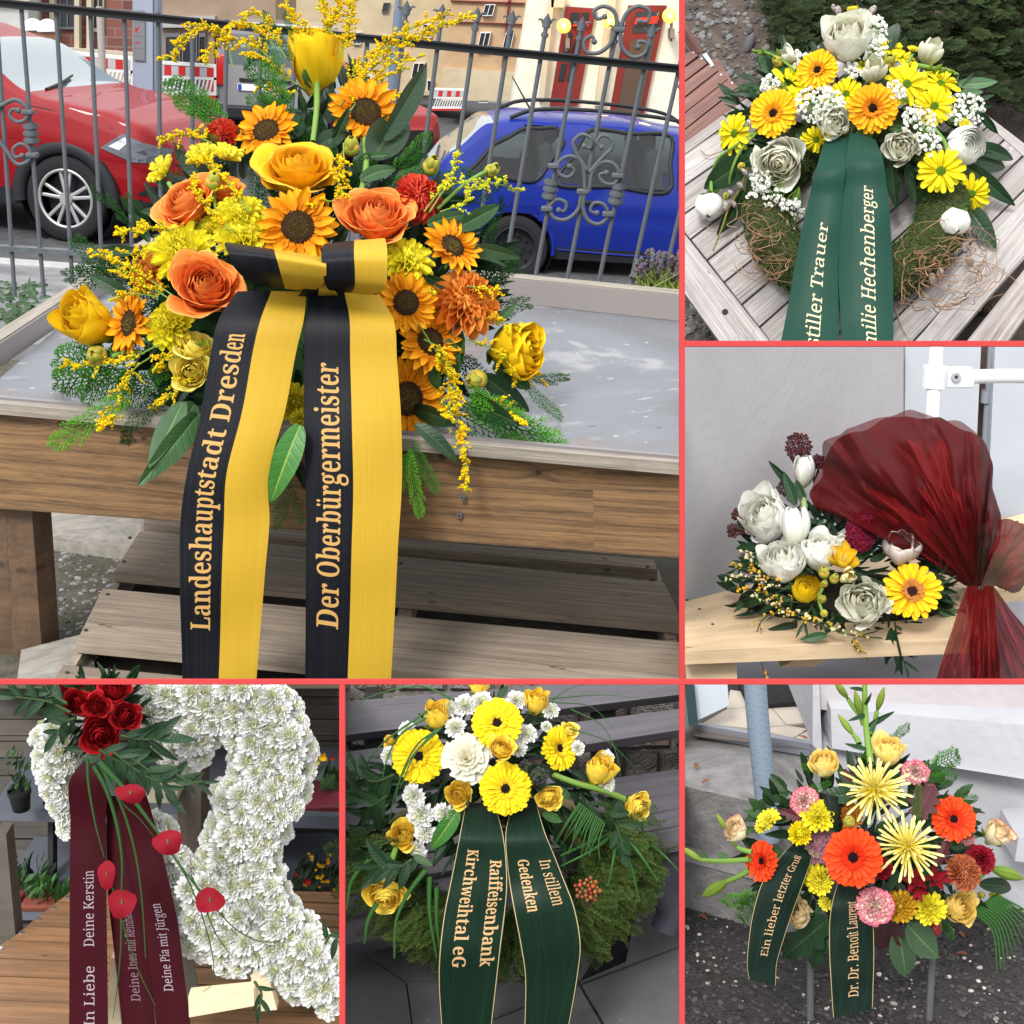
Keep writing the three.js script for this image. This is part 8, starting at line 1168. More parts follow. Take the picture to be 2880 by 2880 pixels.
{const g=thing('stone_wall','rough grey and brown stone wall behind the bench','wall'),P=(x,y,dz=0)=>BM.p(x,y,3.16 + dz),M=[[0.2,0.18,0.16],[0.17,0.12,0.1],[0.24,0.22,0.2],[0.15,0.13,0.12]].map((c,i)=>noiseMat(c,{f:9,amp:0.45,rep:[2,2],rough:0.95,bump:0.012,z:i*3}));
 part(g,'mortar',slab([P(-80,1500),P(2000,1500),P(2000,-60),P(-80,-60)],V(0,0,-0.03)),noiseMat([0.16,0.14,0.13],{f:20,amp:0.4,rep:[3,3],bump:0.006}));
 for(let r=0,y=-50;y<1400;r++){const h=[110,190,130,210,150][r % 5];let x=-80 - rr(0,160);while(x<1990){const w=rr(170,330),j=()=>rr(-10,10),q=[[x + j(),y + h - 14 + j()],[x + w - 18 + j(),y + h - 14 + j()],[x + w - 18 + j(),y + j()],[x + j(),y + j()]].map(([a,b])=>P(a,b,-0.01 - rr(0,0.02)));part(g,'stone',board(q[0],q[1],q[2],q[3],0.05,{su:0.5,sv:0.5,ch:0.012}),pick(M));x +=w;}y +=h;}}
{const g=thing('park_bench','dark purplish grey slatted park bench behind the wreath','bench'),M=wood('benchslat',[0.075,0.066,0.08],[0.045,0.04,0.05],{fine:22,knots:0,cracks:0,rough:0.45,bump:0.0006}),P=(x,y,d)=>BM.p(x,y,d),B=(x0,a0,b0,x1,a1,b1,d,n,t=0.03)=>part(g,'slat',board(P(x0,b0,d),P(x1,b1,d),P(x1,a1,d + n),P(x0,a0,d + n),t,{su:0.8,sv:0.12,ch:0.006}),M);
 B(-60,112,308,2000,-60,58,2.98,0.05);B(-60,402,575,2000,135,255,2.92,0.05);B(-60,700,850,1300,480,620,2.88,0.05);
 B(1100,600,650,2000,475,520,2.84,0.07);B(1100,665,745,2000,528,605,2.76,0.07);B(1100,755,850,2000,615,690,2.69,0.07);B(1100,870,960,2000,700,790,2.63,0.06);B(1100,972,1090,2000,800,940,2.62,0.005);
 for(const[y0,y1,d]of[[925,1060,2.8],[1075,1190,2.74],[1205,1310,2.7],[1330,1500,2.66]])B(-60,y0,y1,800,y0 - 170,y1 - 160,d,0.06);
 const DK=mat([0.012,0.012,0.015],0.5);part(g,'back_support',slab([P(1415,620,3.02),P(1560,620,3.02),P(1552,60,3.06),P(1410,60,3.06)],V(0,0,-0.03)),DK);part(g,'back_support',slab([P(130,800,3.02),P(230,800,3.02),P(230,60,3.06),P(130,60,3.06)],V(0,0,-0.03)),DK);
 part(g,'cast_leg',tube([P(1960,880,2.68),P(1850,1000,2.68),P(1835,1180,2.68),P(1870,1300,2.68),P(1830,1400,2.68)],0.03,0.03,20,8),mat([0.06,0.055,0.075],0.5));part(g,'under_beam',slab([P(1820,1330,2.74),P(2000,1300,2.74),P(2000,940,2.74),P(1800,960,2.74)],V(0,0,-0.02)),DK);}
// evergreen wreath: a ring of cypress sprays
filler('evergreen_wreath','round wreath body of green cypress sprays leaning on the bench',undefined,FRONDS.grey,[FROND],1150,(i)=>{const a=i<800?rr(-0.1,3.3):rr(-0.5,1.5),R=rr(0.5,0.98),cx=900,cy=940,rx=880,ry=690,x=cx + rx*R*Math.cos(a)*(i % 5?0.95:0.9),y=cy + ry*R*Math.sin(a)*0.95,o=Math.atan2(Math.sin(a)*ry,Math.cos(a)*rx)+ rr(-0.9,0.9)+ 0.25,l=rr(110,230),d=2.52 - 0.11*Math.sin(clamp((1 - R)/ 0.5,0,1)*Math.PI)+ rr(-0.03,0.05);return[x,y,x + Math.cos(o)*l,y + Math.abs(Math.sin(o))*l*0.9,d,d + rr(-0.03,0.05)];},{part:'sprays'});
single('straw_ring',(()=>{const q=new THREE.TorusGeometry(0.2,0.05,12,50);q.scale(1.05,0.62,1);q.rotateX(-0.3);const c=BM.p(880,1080,2.56);q.translate(c.x,c.y,c.z);return q;})(),mat([0.13,0.11,0.05],1),'straw ring under the cypress sprays','wreath base');
filler('foliage','dark leaves between the yellow and white flowers of the wreath',undefined,[...LEAVES.dark,...LEAVES.narrow],[GLOSS[0],GLOSS[1]],340,()=>{const a=rnd()*6.283,r=Math.sqrt(rnd()),x=780 + 720*r*Math.cos(a),y=520 + 400*r*Math.sin(a)+ Math.abs(x - 850)*0.35,b=Math.atan2(y - 400,x - 850)+ rr(-0.8,0.8),l=rr(100,190),d=BM.depth(x,y)+ rr(0.03,0.1);return[x,y,x + Math.cos(b)*l,y + Math.sin(b)*l,d,d + rr(-0.02,0.03)];});
flowers([['gerberaYellow',882,228,305,0,0.4,'yellow gerbera at the top of the wreath',-0.02],['gerberaYellow',436,415,318,-0.15,0.1,'large yellow gerbera at the left crossed by grass'],['gerberaYellow',930,600,308,0.05,0.05,'lowest yellow gerbera above the green ribbon',-0.03],['gerberaYellow',1236,372,262,0.9,0.1,'yellow gerbera turned to the right'],
['roseGoldBud',540,195,165,-0.1,1.0,'golden rose bud at the upper left of the top gerbera'],['roseGold',905,372,165,0.1,0.5,'golden rose between the two middle gerberas',-0.05],['roseGold',662,632,172,-0.1,0.05,'golden rose left of the lowest gerbera'],['roseGold',347,866,190,-0.2,0.2,'golden rose among white chrysanthemums at the left'],['roseGold',250,1195,255,-0.1,-0.7,'lowest golden rose hanging at the left'],['roseGoldBud',1108,118,150,0.2,1.0,'golden rose bud at the upper right'],['roseGoldBud',782,25,130,0,1.2,'golden rose bud cut by the top edge'],['roseGold',1175,650,160,0.3,-0.4,'golden rose right of the lowest gerbera'],['roseGold',1668,700,185,0.9,-0.3,'golden rose on a long stem at the far right'],['roseGoldBud',1460,508,165,0.5,0.9,'golden rose between two white blossoms at the right'],['roseLemon',1296,264,110,0.4,0.8,'pale yellow rose behind the turned gerbera'],['roseGold',275,330,80,-0.6,0.5,'small golden rose hidden behind the left gerbera',0.06],
['cabbage',712,432,300,0,0.35,'cream white ornamental cabbage with ruffled leaves',-0.01],
 ...[[700,128,150,'white chrysanthemum left above the top gerbera'],[792,108,140,'white chrysanthemum right above the top gerbera'],[645,250,130,'white chrysanthemum right of the golden bud'],[992,98,130,'white chrysanthemum behind the top gerbera'],[1185,155,110,'white chrysanthemum under the upper right bud'],[1050,290,120,'white chrysanthemum right of the top gerbera'],[1000,372,110,'white chrysanthemum right of the middle golden rose'],[408,642,145,'uppermost chrysanthemum of the white group at the left'],[450,745,180,'biggest white chrysanthemum at the left'],[582,742,135,'white chrysanthemum nearest the left ribbon tail'],[475,850,140,'white chrysanthemum right of the left golden rose'],[432,942,125,'lowest white chrysanthemum at the left'],[372,268,110,'white chrysanthemum above the left gerbera'],[270,412,110,'white chrysanthemum at the left edge of the left gerbera'],[1502,428,105,'white chrysanthemum above the right golden rose'],[1504,575,115,'white chrysanthemum below the right golden rose'],[1340,370,90,'white chrysanthemum behind the turned gerbera'],[620,145,110,'white chrysanthemum beside the upper left bud'],[1162,248,70,'small white chrysanthemum left of the turned gerbera']].map(([x,y,s,l])=>['mumWhite',x,y,s,(x - 850)/ 1100,(500 - y)/ 700,l,0.0]),
].map((r)=>[...r.slice(0,7),r[7]??0,'flowers on the evergreen wreath']));
stem(labelled('golden rose on a long stem at the far right'),[[1600,660],[1480,610],[1330,570],[1200,520]],0.006);stem(labelled('lowest golden rose hanging at the left'),[[270,1080],[285,1010],[320,900]],0.006);
berries('dark ivy berries between gerbera and golden rose','ivy_berries','ivy berries',1115,535,48,50,40,0.0036,[0.04,0.045,0.035]);berries('small dark ivy berries beside the lowest gerbera','ivy_berries','ivy berries',1040,470,30,34,18,0.0032,[0.035,0.045,0.03]);
berries('tiny orange cypress cones on the right of the wreath','cypress_cones','cones',1395,1170,75,70,26,0.003,[0.28,0.08,0.03],{dz:-0.1,part:'cones'});
const WL='leaves on the evergreen wreath';
[['bright',660,720,500,960,'broad green leaf left of the ribbon',1.2],['dark',590,880,525,1000,'dark leaf over the broad green leaf',1.4],['laurelGrey',230,1110,240,1020,'pale leaf behind the lowest golden rose',2],['laurelGrey',130,820,75,945,'pale green leaf at the far left',1.3],['laurelGrey',410,980,520,1040,'pale leaf tip under the white group',1.4],['round',1140,740,1250,790,'round green leaf under the right golden rose',1],['round',1240,610,1300,660,'round leaf right of the golden rose',1.2],['dark',1580,650,1500,760,'dark leaf hanging from the long stem',1.5],['dark',1620,800,1720,740,'narrow leaf below the far right rose',0.9],['dark',890,100,940,10,'dark leaf at the top edge',1.4]].forEach(([k,a,b,c,d,l,w])=>leaf(k,a,b,c,d,l,{w,group:WL}));
blades('grass blades arching over the left gerbera',[[[570,255],[440,340],[340,520],[300,700]],[[560,262],[400,420],[300,640],[270,800]],[[480,200],[330,300],[240,500],[240,700]],[[540,260],[420,400],[330,600]],[[640,100],[420,20],[100,120],[30,300]],[[500,150],[200,380],[30,700]]]);blades('fine grass blades arching over the right side',[[[1180,110],[1300,30],[1440,0]],[[1300,150],[1480,250],[1570,450],[1580,640]],[[1290,260],[1500,330],[1640,460],[1720,560]],[[1190,110],[1420,140],[1540,260]],[[1180,90],[1500,70],[1720,90]]],{r:0.0013});
blades('palm fronds fanning over the right of the wreath',Array.from({length:15},(_,i)=>{const e=rr(-45,45);return[[1350 + i*10,680 + i*8,-0.05],[1285 + i*12 + e*0.3,780 + i*9,-0.075],[1212 + i*17 + e,940 + i*6 -(i>8?(i - 8)*8:0)+ rr(-40,30),-0.045]];}),{r:0.0018,name:'palm_frond',cat:'palm frond'});blades('long narrow leaves spreading at the far right',[[[1550,830],[1700,900],[1830,980],[1905,1060]],[[1560,850],[1680,960],[1790,1120]],[[1560,860],[1540,1000],[1510,1150]],[[1560,860],[1640,1040],[1680,1200]],[[1560,840],[1420,900],[1240,980]],[[1555,850],[1400,960],[1240,1040]]],{r:0.0045,name:'narrow_leaves',cat:'leaves'});blades('long narrow leaves hanging at the lower left',[[[480,1060],[380,1190],[310,1350],[300,1560]],[[500,1100],[500,1300],[540,1560]],[[540,1160],[540,1350],[560,1520]],[[200,1250],[150,1350],[130,1480]],[[160,1000],[60,1120],[30,1280]]],{r:0.005,name:'narrow_leaves',cat:'leaves'});
[['leaf sprig reaching left behind the left gerbera',[[300,520],[190,560],[60,500]],9,120],['leaf sprig at the far left below the gerbera',[[260,640],[150,700],[110,640]],8,120],['leaf sprig left of the left golden rose',[[280,900],[180,940],[60,970]],9,120],['leaf sprig under the left golden rose',[[400,1000],[330,1040],[200,1040]],8,110],['leaf sprig under the far right rose',[[1500,720],[1560,820],[1600,960]],9,110]].forEach(([l,p,n,s])=>sprig(l,p,n,s,'dark',1.1));
const cloth2=(lines,edge,base='#0d2418')=>ribbonTex(420,2048,(x,W,H)=>{x.fillStyle=base;x.fillRect(0,0,W,H);for(let i=0;i<240;i++){x.strokeStyle=i % 2?'rgba(60,100,70,0.10)':'rgba(0,10,4,0.16)';x.lineWidth=1.5;x.beginPath();const c=rnd()*W;for(let k=0;k<=H;k +=24)x.lineTo(c + 14*Math.sin(k*0.006 + c*0.05)+ 5*Math.sin(k*0.03 + i),k);x.stroke();}x.fillStyle=edge;x.fillRect(5,0,6,H);x.fillRect(W - 11,0,6,H);for(const l of lines)print(x,...l);});
{const g=thing('dark_green_ribbon','dark green moire ribbon with gold edges and two printed tails','ribbon'),c='#c39d70';
 part(g,'tail',ribbonGeo([[700,700,880,720,0.07],[668,860,920,870],[645,980,936,1000],[610,1150,942,1150],[580,1300,930,1300],[555,1500,905,1500],[548,1700,882,1700,0.02],[565,1970,850,1970,0.05]],{sag:0.04}),satin(cloth2([['Raiffeisenbank',285,0.29*2048,1,0.5*2048,128,c,{bold:true}],['Kirchweihtal eG',95,0.235*2048,1,0.56*2048,128,c,{bold:true}]],'#b9a47c')),'ribbon tail printed Raiffeisenbank Kirchweihtal eG');
 part(g,'tail',ribbonGeo([[950,740,1110,700,0.07],[926,870,1160,860],[932,1000,1210,980],[950,1150,1266,1120],[976,1300,1322,1270,-0.01],[1010,1480,1358,1480],[1036,1650,1342,1650,0.02],[1034,1970,1285,1970,0.05]],{sag:0.04}),satin(cloth2([['In stillem',275,0.3*2048,1,0.255*2048,128,c],['Gedenken',95,0.29*2048,1,0.285*2048,128,c,{bold:true}]],'#b9a47c')),'ribbon tail printed In stillem Gedenken');
 part(g,'knot',ribbonGeo([[740,680,1110,650,0.1],[720,730,1100,720,0.07],[760,770,1080,770,0.09]],{nv:14}),mat([0.006,0.01,0.009],0.6));}
// ---------- the doorstep display: autumn arrangement on a stand ----------
here=BR;
BR.rib=2.3;BR.grow=1.08;BR.depth=(x,y)=>{const r2=((x - 950)/ 900)**2 +((y - 880)/ 600)**2;return 2.44 - 0.16*Math.sqrt(Math.max(0,1 - Math.min(1,r2)));};
{const P=(x,y,h)=>BR.onY(x,y,h),up=V(0,1,0),GR=noiseMat([0.2,0.19,0.19],{f:14,amp:0.3,spots:0.14,spot:[0.1,0.1,0.105],rep:[2.2,2.2],rough:0.9,bump:0.004,tint:[0.12,0.105,0.09],tintAmp:-0.1}),WH=noiseMat([0.37,0.37,0.395],{f:6,amp:0.07,rep:[1.2,1.2],rough:0.85,bump:0.003}),PK=noiseMat([0.39,0.36,0.37],{f:6,amp:0.06,rep:[1.2,1.2],rough:0.9,bump:0.003});
 structure('asphalt_ground',poly([P(-60,2000,0),P(2100,2000,0),P(2100,1100,0),P(-60,1050,0)],{up}),noiseMat([0.032,0.028,0.029],{f:22,amp:0.6,spots:0.1,spot:[0.11,0.1,0.09],rep:[2.5,2.5],rough:0.75,bump:0.008}),'dark coarse asphalt with embedded pebbles');
{const n=1500,m=new THREE.InstancedMesh(new THREE.DodecahedronGeometry(1,0),mat([1,1,1],0.7),n),o=new THREE.Object3D(),c=new THREE.Color();for(let i=0;i<n;i++){const pale=i<190;o.position.copy(P(rr(-40,1960),rr(1110,1960),0.001));const s=pale?0.002 + 0.0045*rnd()**2.5:rr(0.003,0.006);o.scale.set(s*rr(0.8,1.6),s*0.55,s);o.rotation.set(rr(-0.3,0.3),rnd()*6,0);o.updateMatrix();m.setMatrixAt(i,o.matrix);const g=pale?rr(0.2,0.55):rr(0.02,0.075);m.setColorAt(i,c.setRGB(g*(pale?1.05:1.08),g*0.96,g*(pale?0.86:0.97)));}top(m,'pebbles','pale and dark pebbles bedded in the asphalt',undefined,undefined,'stuff');}
 for(let i=0;i<9;i++){const[x,y]=[[60,1172],[125,1160],[285,1205],[95,1310],[80,455],[150,550],[1610,1535],[1595,1440],[705,318]][i];const q=leafGeo({W:0.3,base:[0.2,0.06,0.02],rib:[0.25,0.1,0.03]}),m=new THREE.Mesh(q,MATTE[0]);m.scale.setScalar(0.022);m.rotation.set(-Math.PI / 2,0,rnd()*6);m.position.copy(P(x,y,[0.004,0.004,0.004,0.004,0.265,0.265,0.004,0.004,0.365][i]));top(m,'fallen_leaf',['dry orange leaf on the asphalt near the left edge','dry leaf beside the lowest step','dry leaf on asphalt under the left lily buds','dry leaf on asphalt at the left edge lower down','small dry leaf on the upper step','dry leaf at the front of the upper step','dry leaf on asphalt beside the right stand leg','dry leaf under the palm fronds','dry leaf on the door tiles'][i],'leaf');}
 const step=(label,h,t,front,back)=>single('stone_step',slab([...front.map(([x,y])=>P(x,y,h)),...back.map(([x,y])=>P(x,y,h))],V(0,-t,0),{up}),GR,label,'step');
 step('lowest worn granite step at the left',0.11,0.115,[[-60,990],[420,1120],[900,1260]],[[900,700],[-60,560]]);step('upper broad granite step before the door',0.25,0.14,[[-60,570],[900,790]],[[900,330],[-60,210]]);
 // the doorway: tiled floor, threshold, mat, dark frame
 const g=thing('doorway','open doorway with beige floor tiles and a black mat','doorway'),TI=noiseMat([0.42,0.37,0.31],{f:8,amp:0.12,rep:[2,2],rough:0.45});part(g,'floor_bed',poly([P(60,300,0.272),P(900,400,0.272),P(900,-60,0.272),P(60,-60,0.272)],{up}),mat([0.12,0.1,0.09],0.9));
 for(const q of[[[110,232],[392,258],[585,240],[490,130],[250,150]],[[250,148],[488,126],[400,60],[270,40]],[[400,262],[625,312],[716,262],[592,243]],[[492,126],[588,236],[748,222],[748,100]],[[635,312],[748,330],[748,232],[722,262]],[[392,50],[748,96],[748,-60],[280,-60]]])part(g,'floor_tile',slab(q.map(([x,y])=>P(x,y,0.278)),V(0,-0.005,0),{up}),TI);
 part(g,'threshold',slab([P(80,236,0.285),P(750,352,0.285),P(750,330,0.285),P(95,226,0.285)],V(0,-0.03,0),{up}),mat([0.3,0.32,0.37],0.4,{metalness:0.5}));part(g,'door_mat',slab([P(375,128,0.29),P(760,102,0.29),P(760,-60,0.29),P(290,-60,0.29)],V(0,-0.01,0),{up}),noiseMat([0.012,0.012,0.013],{f:30,amp:0.7,rep:[4,4],bump:0.006,rough:1}));
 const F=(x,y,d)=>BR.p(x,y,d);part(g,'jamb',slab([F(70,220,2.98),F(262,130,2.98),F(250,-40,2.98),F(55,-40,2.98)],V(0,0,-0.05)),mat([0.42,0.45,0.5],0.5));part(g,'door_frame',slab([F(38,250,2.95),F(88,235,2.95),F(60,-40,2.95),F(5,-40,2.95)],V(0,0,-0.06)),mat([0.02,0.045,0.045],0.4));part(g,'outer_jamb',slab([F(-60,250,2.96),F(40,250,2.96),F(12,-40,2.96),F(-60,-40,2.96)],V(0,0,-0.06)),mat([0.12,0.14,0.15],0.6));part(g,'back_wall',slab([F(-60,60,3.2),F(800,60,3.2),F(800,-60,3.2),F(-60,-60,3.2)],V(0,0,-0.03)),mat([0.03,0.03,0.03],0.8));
 const w=thing('house_wall','white and pinkish rendered house wall with a projecting plinth band','wall'),q=(pts,d0,d1,t,m,n)=>part(w,n,slab(pts.map(([x,y])=>F(x,y,lerp(d0,d1,clamp((x - 740)/ 1200,0,1)))),V(0.0,0,-t)),m);
 q([[765,150],[2050,300],[2050,-60],[745,-60]],2.86,2.72,0.12,PK,'upper_wall');q([[845,372],[1930,545],[2050,560],[2050,250],[838,145]],2.83,2.66,0.14,WH,'plinth_band');q([[780,1100],[2050,1300],[2050,520],[780,330]],2.87,2.73,0.08,WH,'lower_wall');q([[735,352],[790,400],[770,-60],[738,-60]],2.84,2.84,0.3,WH,'door_reveal');
 part(w,'pilaster_foot',slab([F(1880,1010,2.62),F(2050,1030,2.62),F(2050,860,2.62),F(1900,880,2.62)],V(0,0,-0.1)),WH);
 single('steel_post',tube([F(405,-60,2.74),F(425,200,2.74),F(465,600,2.74),F(490,900,2.74)],0.0225,0.021,20,16),noiseMat([0.18,0.23,0.29],{f:10,amp:0.25,rep:[1,4],rough:0.45}),'blue grey galvanised post standing on the steps','post');
 const s=thing('plant_stand','thin metal stand with speckled legs carrying the arrangement','stand'),LM=noiseMat([0.12,0.12,0.13],{f:20,amp:0.9,rep:[1,6],spots:0.2,spot:[0.4,0.4,0.4],rough:0.5});for(const[a,b,c,e]of[[722,1400,722,1905],[1420,1400,1395,1905],[1080,1300,1080,1560]])part(s,'leg',tube([F(a,b,2.52),BR.onY(c,e,0)],0.0065,0.0065,4,10),LM);const bowl=new THREE.CylinderGeometry(0.13,0.08,0.08,28),bp=F(1040,1150,2.52);bowl.translate(bp.x,bp.y,bp.z);part(s,'bowl',bowl,mat([0.02,0.022,0.02],0.6));}
filler('foliage','dark leaves filling the autumn arrangement',undefined,[...LEAVES.dark,...LEAVES.round],[GLOSS[1],GLOSS[1]],340,()=>{const a=rnd()*6.283,r=Math.sqrt(rnd()),x=1020 + 620*r*Math.cos(a),y=900 + 450*r*Math.sin(a),b=Math.atan2(y - 900,x - 1020)+ rr(-0.8,0.8),l=rr(90,180),d=BR.depth(x,y)+ rr(0.05,0.16);return[x,y,x + Math.cos(b)*l,y + Math.sin(b)*l,d,d + rr(-0.02,0.03)];});
flowers([['gerberaRed',965,990,315,0,0.05,'largest red orange gerbera in the middle',-0.04],['gerberaRed',1535,772,245,0.35,0.1,'red orange gerbera at the upper right'],['gerberaRed',446,1010,225,-1.3,0.1,'red orange gerbera seen from the side at the left'],['spider',1085,600,390,0,0.4,'upper pale yellow spidery chrysanthemum'],['spider',1272,928,370,0.1,0.15,'lower pale yellow spidery chrysanthemum',-0.02],
['rosePeach',802,460,175,-0.2,1.2,'peach yellow rose left of the lily stem'],['rosePeach',1160,390,195,0.1,1.4,'peach rose right of the lily stem'],['roseBicolour',305,838,125,-0.8,0.7,'yellow and crimson rose bud at the far left'],['roseBicolour',1780,862,150,0.8,0.6,'cream and crimson rose bud at the far right'],['roseBicolour',655,1310,165,-0.2,0.3,'pale yellow rose with pink rim beside the left ribbon'],['rosePeach',1565,1270,180,0.4,0.2,'yellow rose with pink rim at the lower right'],
['carnationPink',674,660,165,-0.5,0.4,'pink edged carnation at the upper left'],['carnationPink',1328,488,150,0.3,0.7,'pink edged carnation at the upper right'],['carnationPink',1090,1262,205,0.05,0.1,'pink edged carnation at the ribbon top',-0.04],['carnationPink',1612,868,100,0.4,0.2,'pink carnation half hidden by the right gerbera',0.05],['carnationPink',1385,590,110,0.3,0.6,'small pink carnation behind the upper right greenery',0.05],['carnationRed',1705,990,165,0.5,0.3,'dark red carnation at the right'],['carnationRed',1130,1050,120,0.2,0,'dark red carnation beside the big gerbera',0.03],
['pompon',664,850,135,-0.2,0.2,'yellow button chrysanthemum left of the hydrangea'],['mumSmall',765,755,185,-0.1,0.4,'yellow chrysanthemum above the button chrysanthemum'],['mumSideways',495,780,130,-0.7,0.8,'yellow chrysanthemum on the left seen from the side'],['mumSideways',450,822,80,-0.6,0.6,'small yellow chrysanthemum bud at the left'],['mumSmall',772,1110,175,-0.2,-0.3,'yellow chrysanthemum under the hydrangea',0.02],['mumSmall',1395,1278,185,0.2,-0.1,'yellow chrysanthemum at the lower right'],['mumSideways',1760,1240,120,0.8,-0.1,'pale yellow chrysanthemum at the far right'],['mumSideways',815,1245,90,-0.6,-0.3,'pale yellow chrysanthemum half hidden by the ribbon',0.02],
['dahliaAmber',1232,1265,175,0.1,0,'amber dahlia between carnation and yellow chrysanthemum'],['dahliaBronze',1590,1075,200,0.4,0.1,'salmon bronze dahlia at the right'],['dahliaRust',945,750,150,0,0.4,'rusty orange dahlia between the spidery flowers',0.02],['alstroemeria',1315,1110,150,0,0.2,'crimson lily flower left of the bronze dahlia'],['alstroemeria',1440,1110,140,0.3,0.2,'crimson lily flower beside the bronze dahlia'],['alstroemeria',1335,1180,110,0.1,-0.4,'lower crimson lily flower'],['hydrangea',790,930,200,-0.3,0.2,'dusky pink hydrangea left of the big gerbera',0.02],['hydrangea',830,1060,150,-0.2,-0.1,'lower part of the dusky hydrangea',0.03],
['budGreen',942,788,60,0,0.3,'green yellow bud in front of the rusty dahlia',-0.03],['budGreen',1688,1200,36,0.6,0,'tiny yellow bud at the far right'],
].map((r)=>[...r.slice(0,7),r[7]??0,'flowers of the autumn arrangement']));
function bud(x0,y0,x1,y1,label,line){const o=make.lilyBud();lay(o,here,x0,y0,x1,y1,here.depth(x0,y0),here.depth(x1,y1)- 0.02);const k=o.scale.x,y=V(0,0.5,0).multiplyScalar(k).applyQuaternion(o.quaternion),q=new THREE.Quaternion().setFromAxisAngle(V(1,0,0),-Math.PI / 2);o.position.add(y);o.quaternion.multiply(q);top(o,'lily_bud',label,'lily bud','lily buds');if(line)stem(o,line,0.005);return o;}
[[935,90,860,-10,'lily bud at the top left of the tall stem',[[1020,200],[960,130],[935,90]]],[1010,190,975,45,'pale lily bud beside the tall stem',[[1025,240],[1010,190]]],[970,300,880,180,'lowest lily bud on the tall stem',[[1000,350],[985,315],[970,300]]],[1100,160,1140,25,'lily bud at the top right of the tall stem',[[1060,300],[1085,230],[1100,160]]],[260,850,190,740,'pale lily bud behind the crimson rose bud'],[110,1010,-10,930,'lily bud at the left edge',[[380,1000],[240,1010],[110,1005]]],[250,1125,112,1210,'lily bud pointing down at the left',[[380,1060],[310,1100],[250,1125]]],[1745,1050,1930,1110,'pale lily bud at the right edge',[[1650,1140],[1700,1080],[1745,1050]]],[310,930,262,880,'small green lily bud above the side gerbera',[[390,960],[340,945],[310,930]]]].forEach((a)=>bud(...a));
{const g=thing('lily_stalk','thick green lily stalk rising out of the arrangement','lily stalk');part(g,'stem',tube([[1065,460],[1050,350],[1035,200],[1030,60],[1032,-60]].map(([x,y])=>BR.p(x,y,BR.depth(x,y))),0.006,0.0045,20,8),GREENSTEM);for(const[a,b,c,d]of[[1040,180,940,215],[1045,250,1200,160],[1030,130,1070,60],[1030,40,940,30],[1055,300,1110,190],[1050,380,915,345]]){const m=new THREE.Mesh(pick(LEAVES.narrow),GLOSS[2]);m.name='leaf';lay(m,BR,a,b,c,d,BR.depth(a,b),BR.depth(c,d)- 0.02,rr(-0.5,0.5));g.add(m);}}
const AL='leaves of the autumn arrangement';
[['fatsia',820,1340,530,1590,'big lobed dark leaf left of the middle ribbon',1.3],['fatsia',820,1370,700,1650,'lobed dark leaf hanging beside the ribbon',1.2],['laurelGrey',1220,1400,1270,1685,'grey green leaf hanging under the amber dahlia',1.3],['laurelGrey',1270,1370,1440,1550,'broad grey green leaf above the right stand leg',1.6],['oak',680,770,535,715,'dark red leaf left of the yellow chrysanthemum',1],['oak',1170,1340,1110,1510,'wine red leaf right of the ribbon',1],['oak',1330,760,1430,560,'dark red leaf at the upper right',1.3],['oak',1440,1020,1510,880,'dark red leaf left of the bronze dahlia',1.2],['oak',960,560,900,480,'dark red leaf behind the peach rose',1.2],['dark',990,640,740,640,'dark leaf behind the upper spidery flower',1.4],['laurel',270,1010,190,960,'small green leaf on the left lily stem',1.8],['laurel',150,1005,95,955,'green leaf beside the left edge lily bud',1.6],['dark',1640,1200,1700,1340,'dark leaf right of the lower yellow rose',1.5],['dark',1160,1180,1220,1060,'long green leaf beside the crimson lilies',1.2],['round',530,930,560,1000,'round leaf right of the side gerbera',1],['dark',1680,1140,1890,1160,'narrow leaf at the right edge',0.9]].forEach(([k,a,b,c,d,l,w])=>leaf(k,a,b,c,d,l,{w,group:AL,dz:0.01}));
[['green',1360,520,1620,390,'conifer sprig reaching up right'],['green',1380,540,1580,545,'conifer sprig right of the upper carnation'],['green',1340,560,1310,770,'conifer sprig hanging before the red leaf'],['green',1500,660,1690,680,'conifer sprig above the right gerbera'],['green',860,500,670,470,'conifer sprig left of the peach rose'],['green',850,560,690,620,'conifer sprig above the left carnation'],['green',1080,460,1000,400,'conifer sprig at the lily stem'],['green',1150,340,1320,250,'conifer sprig behind the right peach rose'],['light',440,1180,215,1300,'bright conifer sprig under the left gerbera'],['green',400,1190,300,1380,'conifer sprig over the asphalt at the left'],['green',1480,1330,1510,1480,'conifer sprig under the lower yellow rose']].forEach(([k,a,b,c,d,l])=>frond(k,a,b,c,d,l,{w:0.85,group:'conifer sprigs of the autumn arrangement'}));
blades('palm fronds trailing at the right edge',Array.from({length:12},(_,i)=>[[1640 + i*12,1290 - i*8],[1750 + i*14,1400 - i*12],[1780 + i*22,1650 - i*28]]),{r:0.003,name:'palm_frond',cat:'palm frond'});
{const o=thing('red_apple','shiny red apple under the yellow chrysanthemum','apple'),q=new THREE.LatheGeometry([[0,-0.42],[0.2,-0.47],[0.42,-0.3],[0.5,0.05],[0.4,0.36],[0.2,0.44],[0.06,0.38],[0,0.34]].map(([a,b])=>new THREE.Vector2(a,b)),24);part(o,'fruit',q,mat([0.35,0.012,0.015],0.3,{clearcoat:0.6}));aim(o,BR,1418,1385,2.46,BR.m(100,2.46),0,0.3);}
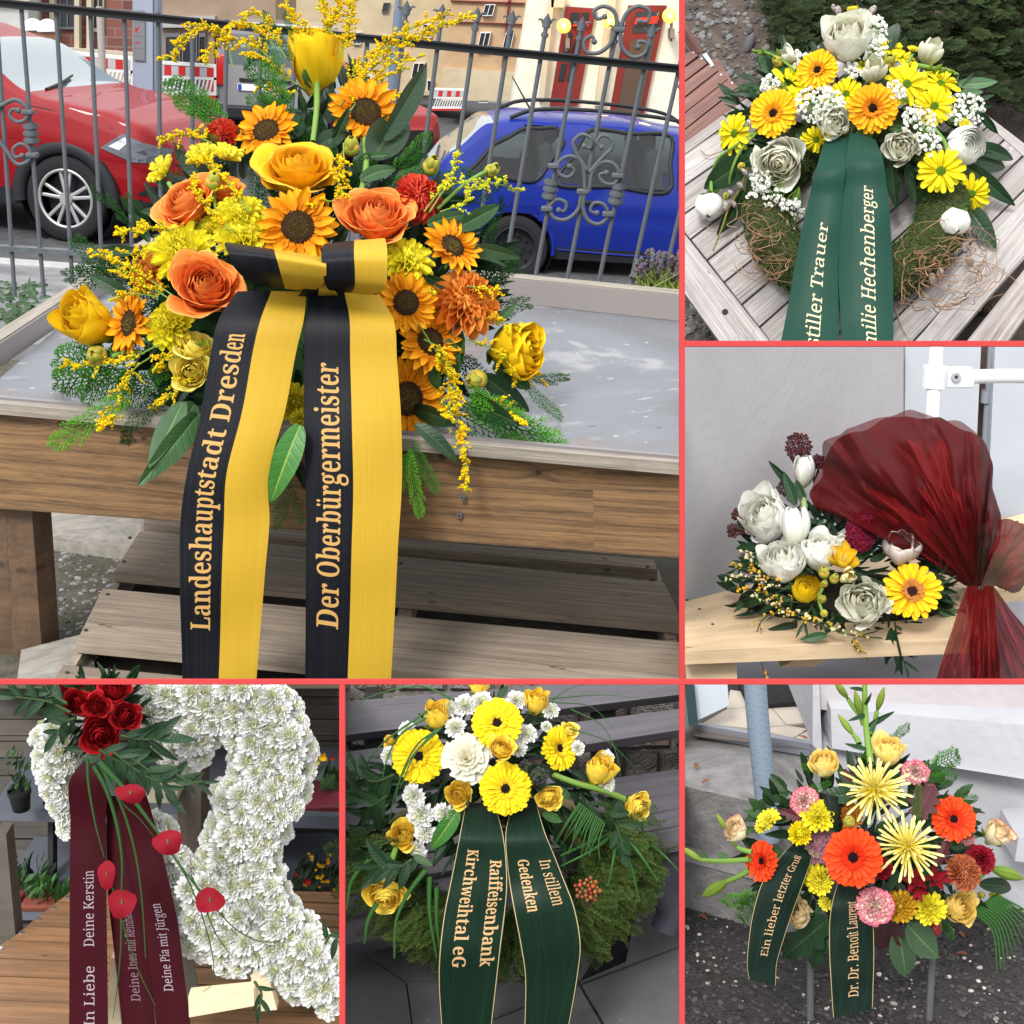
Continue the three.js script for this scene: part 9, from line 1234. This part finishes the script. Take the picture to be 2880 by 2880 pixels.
{const g=thing('dark_green_ribbon','dark green ribbon with thin gold edges and two printed tails','ribbon'),c='#c09c72',cl=(l)=>satin(cloth2(l,'#b09a6a','#0c1d16'));
 part(g,'tail',ribbonGeo([[640,900,725,930,0.03],[585,945,735,980,0.0],[515,1030,712,1060],[445,1140,675,1160],[398,1290,630,1290],[372,1450,578,1440],[362,1600,535,1590],[374,1680,527,1712]]),cl([['Ein lieber letzter Gruß',262,0.815*2048,-1,0.64*2048,125,c,{slant:0.18}]]),'ribbon tail printed Ein lieber letzter Gruß');
 part(g,'tail',ribbonGeo([[880,1120,1020,1120,0.02],[838,1270,1060,1260],[826,1450,1084,1400],[832,1650,1085,1640],[850,1896,1076,1842]]),cl([['Dr. Dr. Benoît Laurent',265,0.9*2048,-1,0.7*2048,135,c]]),'ribbon tail printed Dr. Dr. Benoît Laurent');
 const loop=mat([0.008,0.018,0.014],0.5);part(g,'bow_loop',ribbonGeo([[740,620,760,780,0.04],[820,630,850,810,-0.02],[930,660,930,800,0.03]],{nv:16}),loop);part(g,'bow_loop',ribbonGeo([[880,830,900,900,0.05],[1000,830,1010,900,0.02],[1110,850,1110,920,0.05]],{nv:16}),loop);}
// ---------- the red bars that part the six displays ----------
{here={clip:[-NONE,NONE,-NONE,NONE]};const RED=mat([0.46,0.048,0.048],0.7,{specularIntensity:0.15}),g=thing('display_frame','slim coral red bars parting the six displays from one another','frame');
 const bar=(X0,Y0,X1,Y1,d,px)=>{const a=at(X0,Y0,d),b=at(X1,Y1,d),len=a.distanceTo(b),w=px*d / FPX,q=box(w,len,w*0.7,0.001),m=part(g,'bar',q,RED);m.position.copy(a).lerp(b,0.5);const y=b.clone().sub(a).normalize(),z=FWD.clone().negate(),xa=y.clone().cross(z).normalize();m.quaternion.setFromRotationMatrix(new THREE.Matrix4().makeBasis(xa,y,xa.clone().cross(y)));};
 bar(-60,1917,2940,1917,1.95,16);bar(963,1925,963,2960,1.95,17);bar(1918,1925,1918,2960,1.95,16);bar(1918,-60,1918,1910,3.2,16);bar(1926,967,2940,967,3.2,16);}
trimAll();
renderer.render(scene,camera);
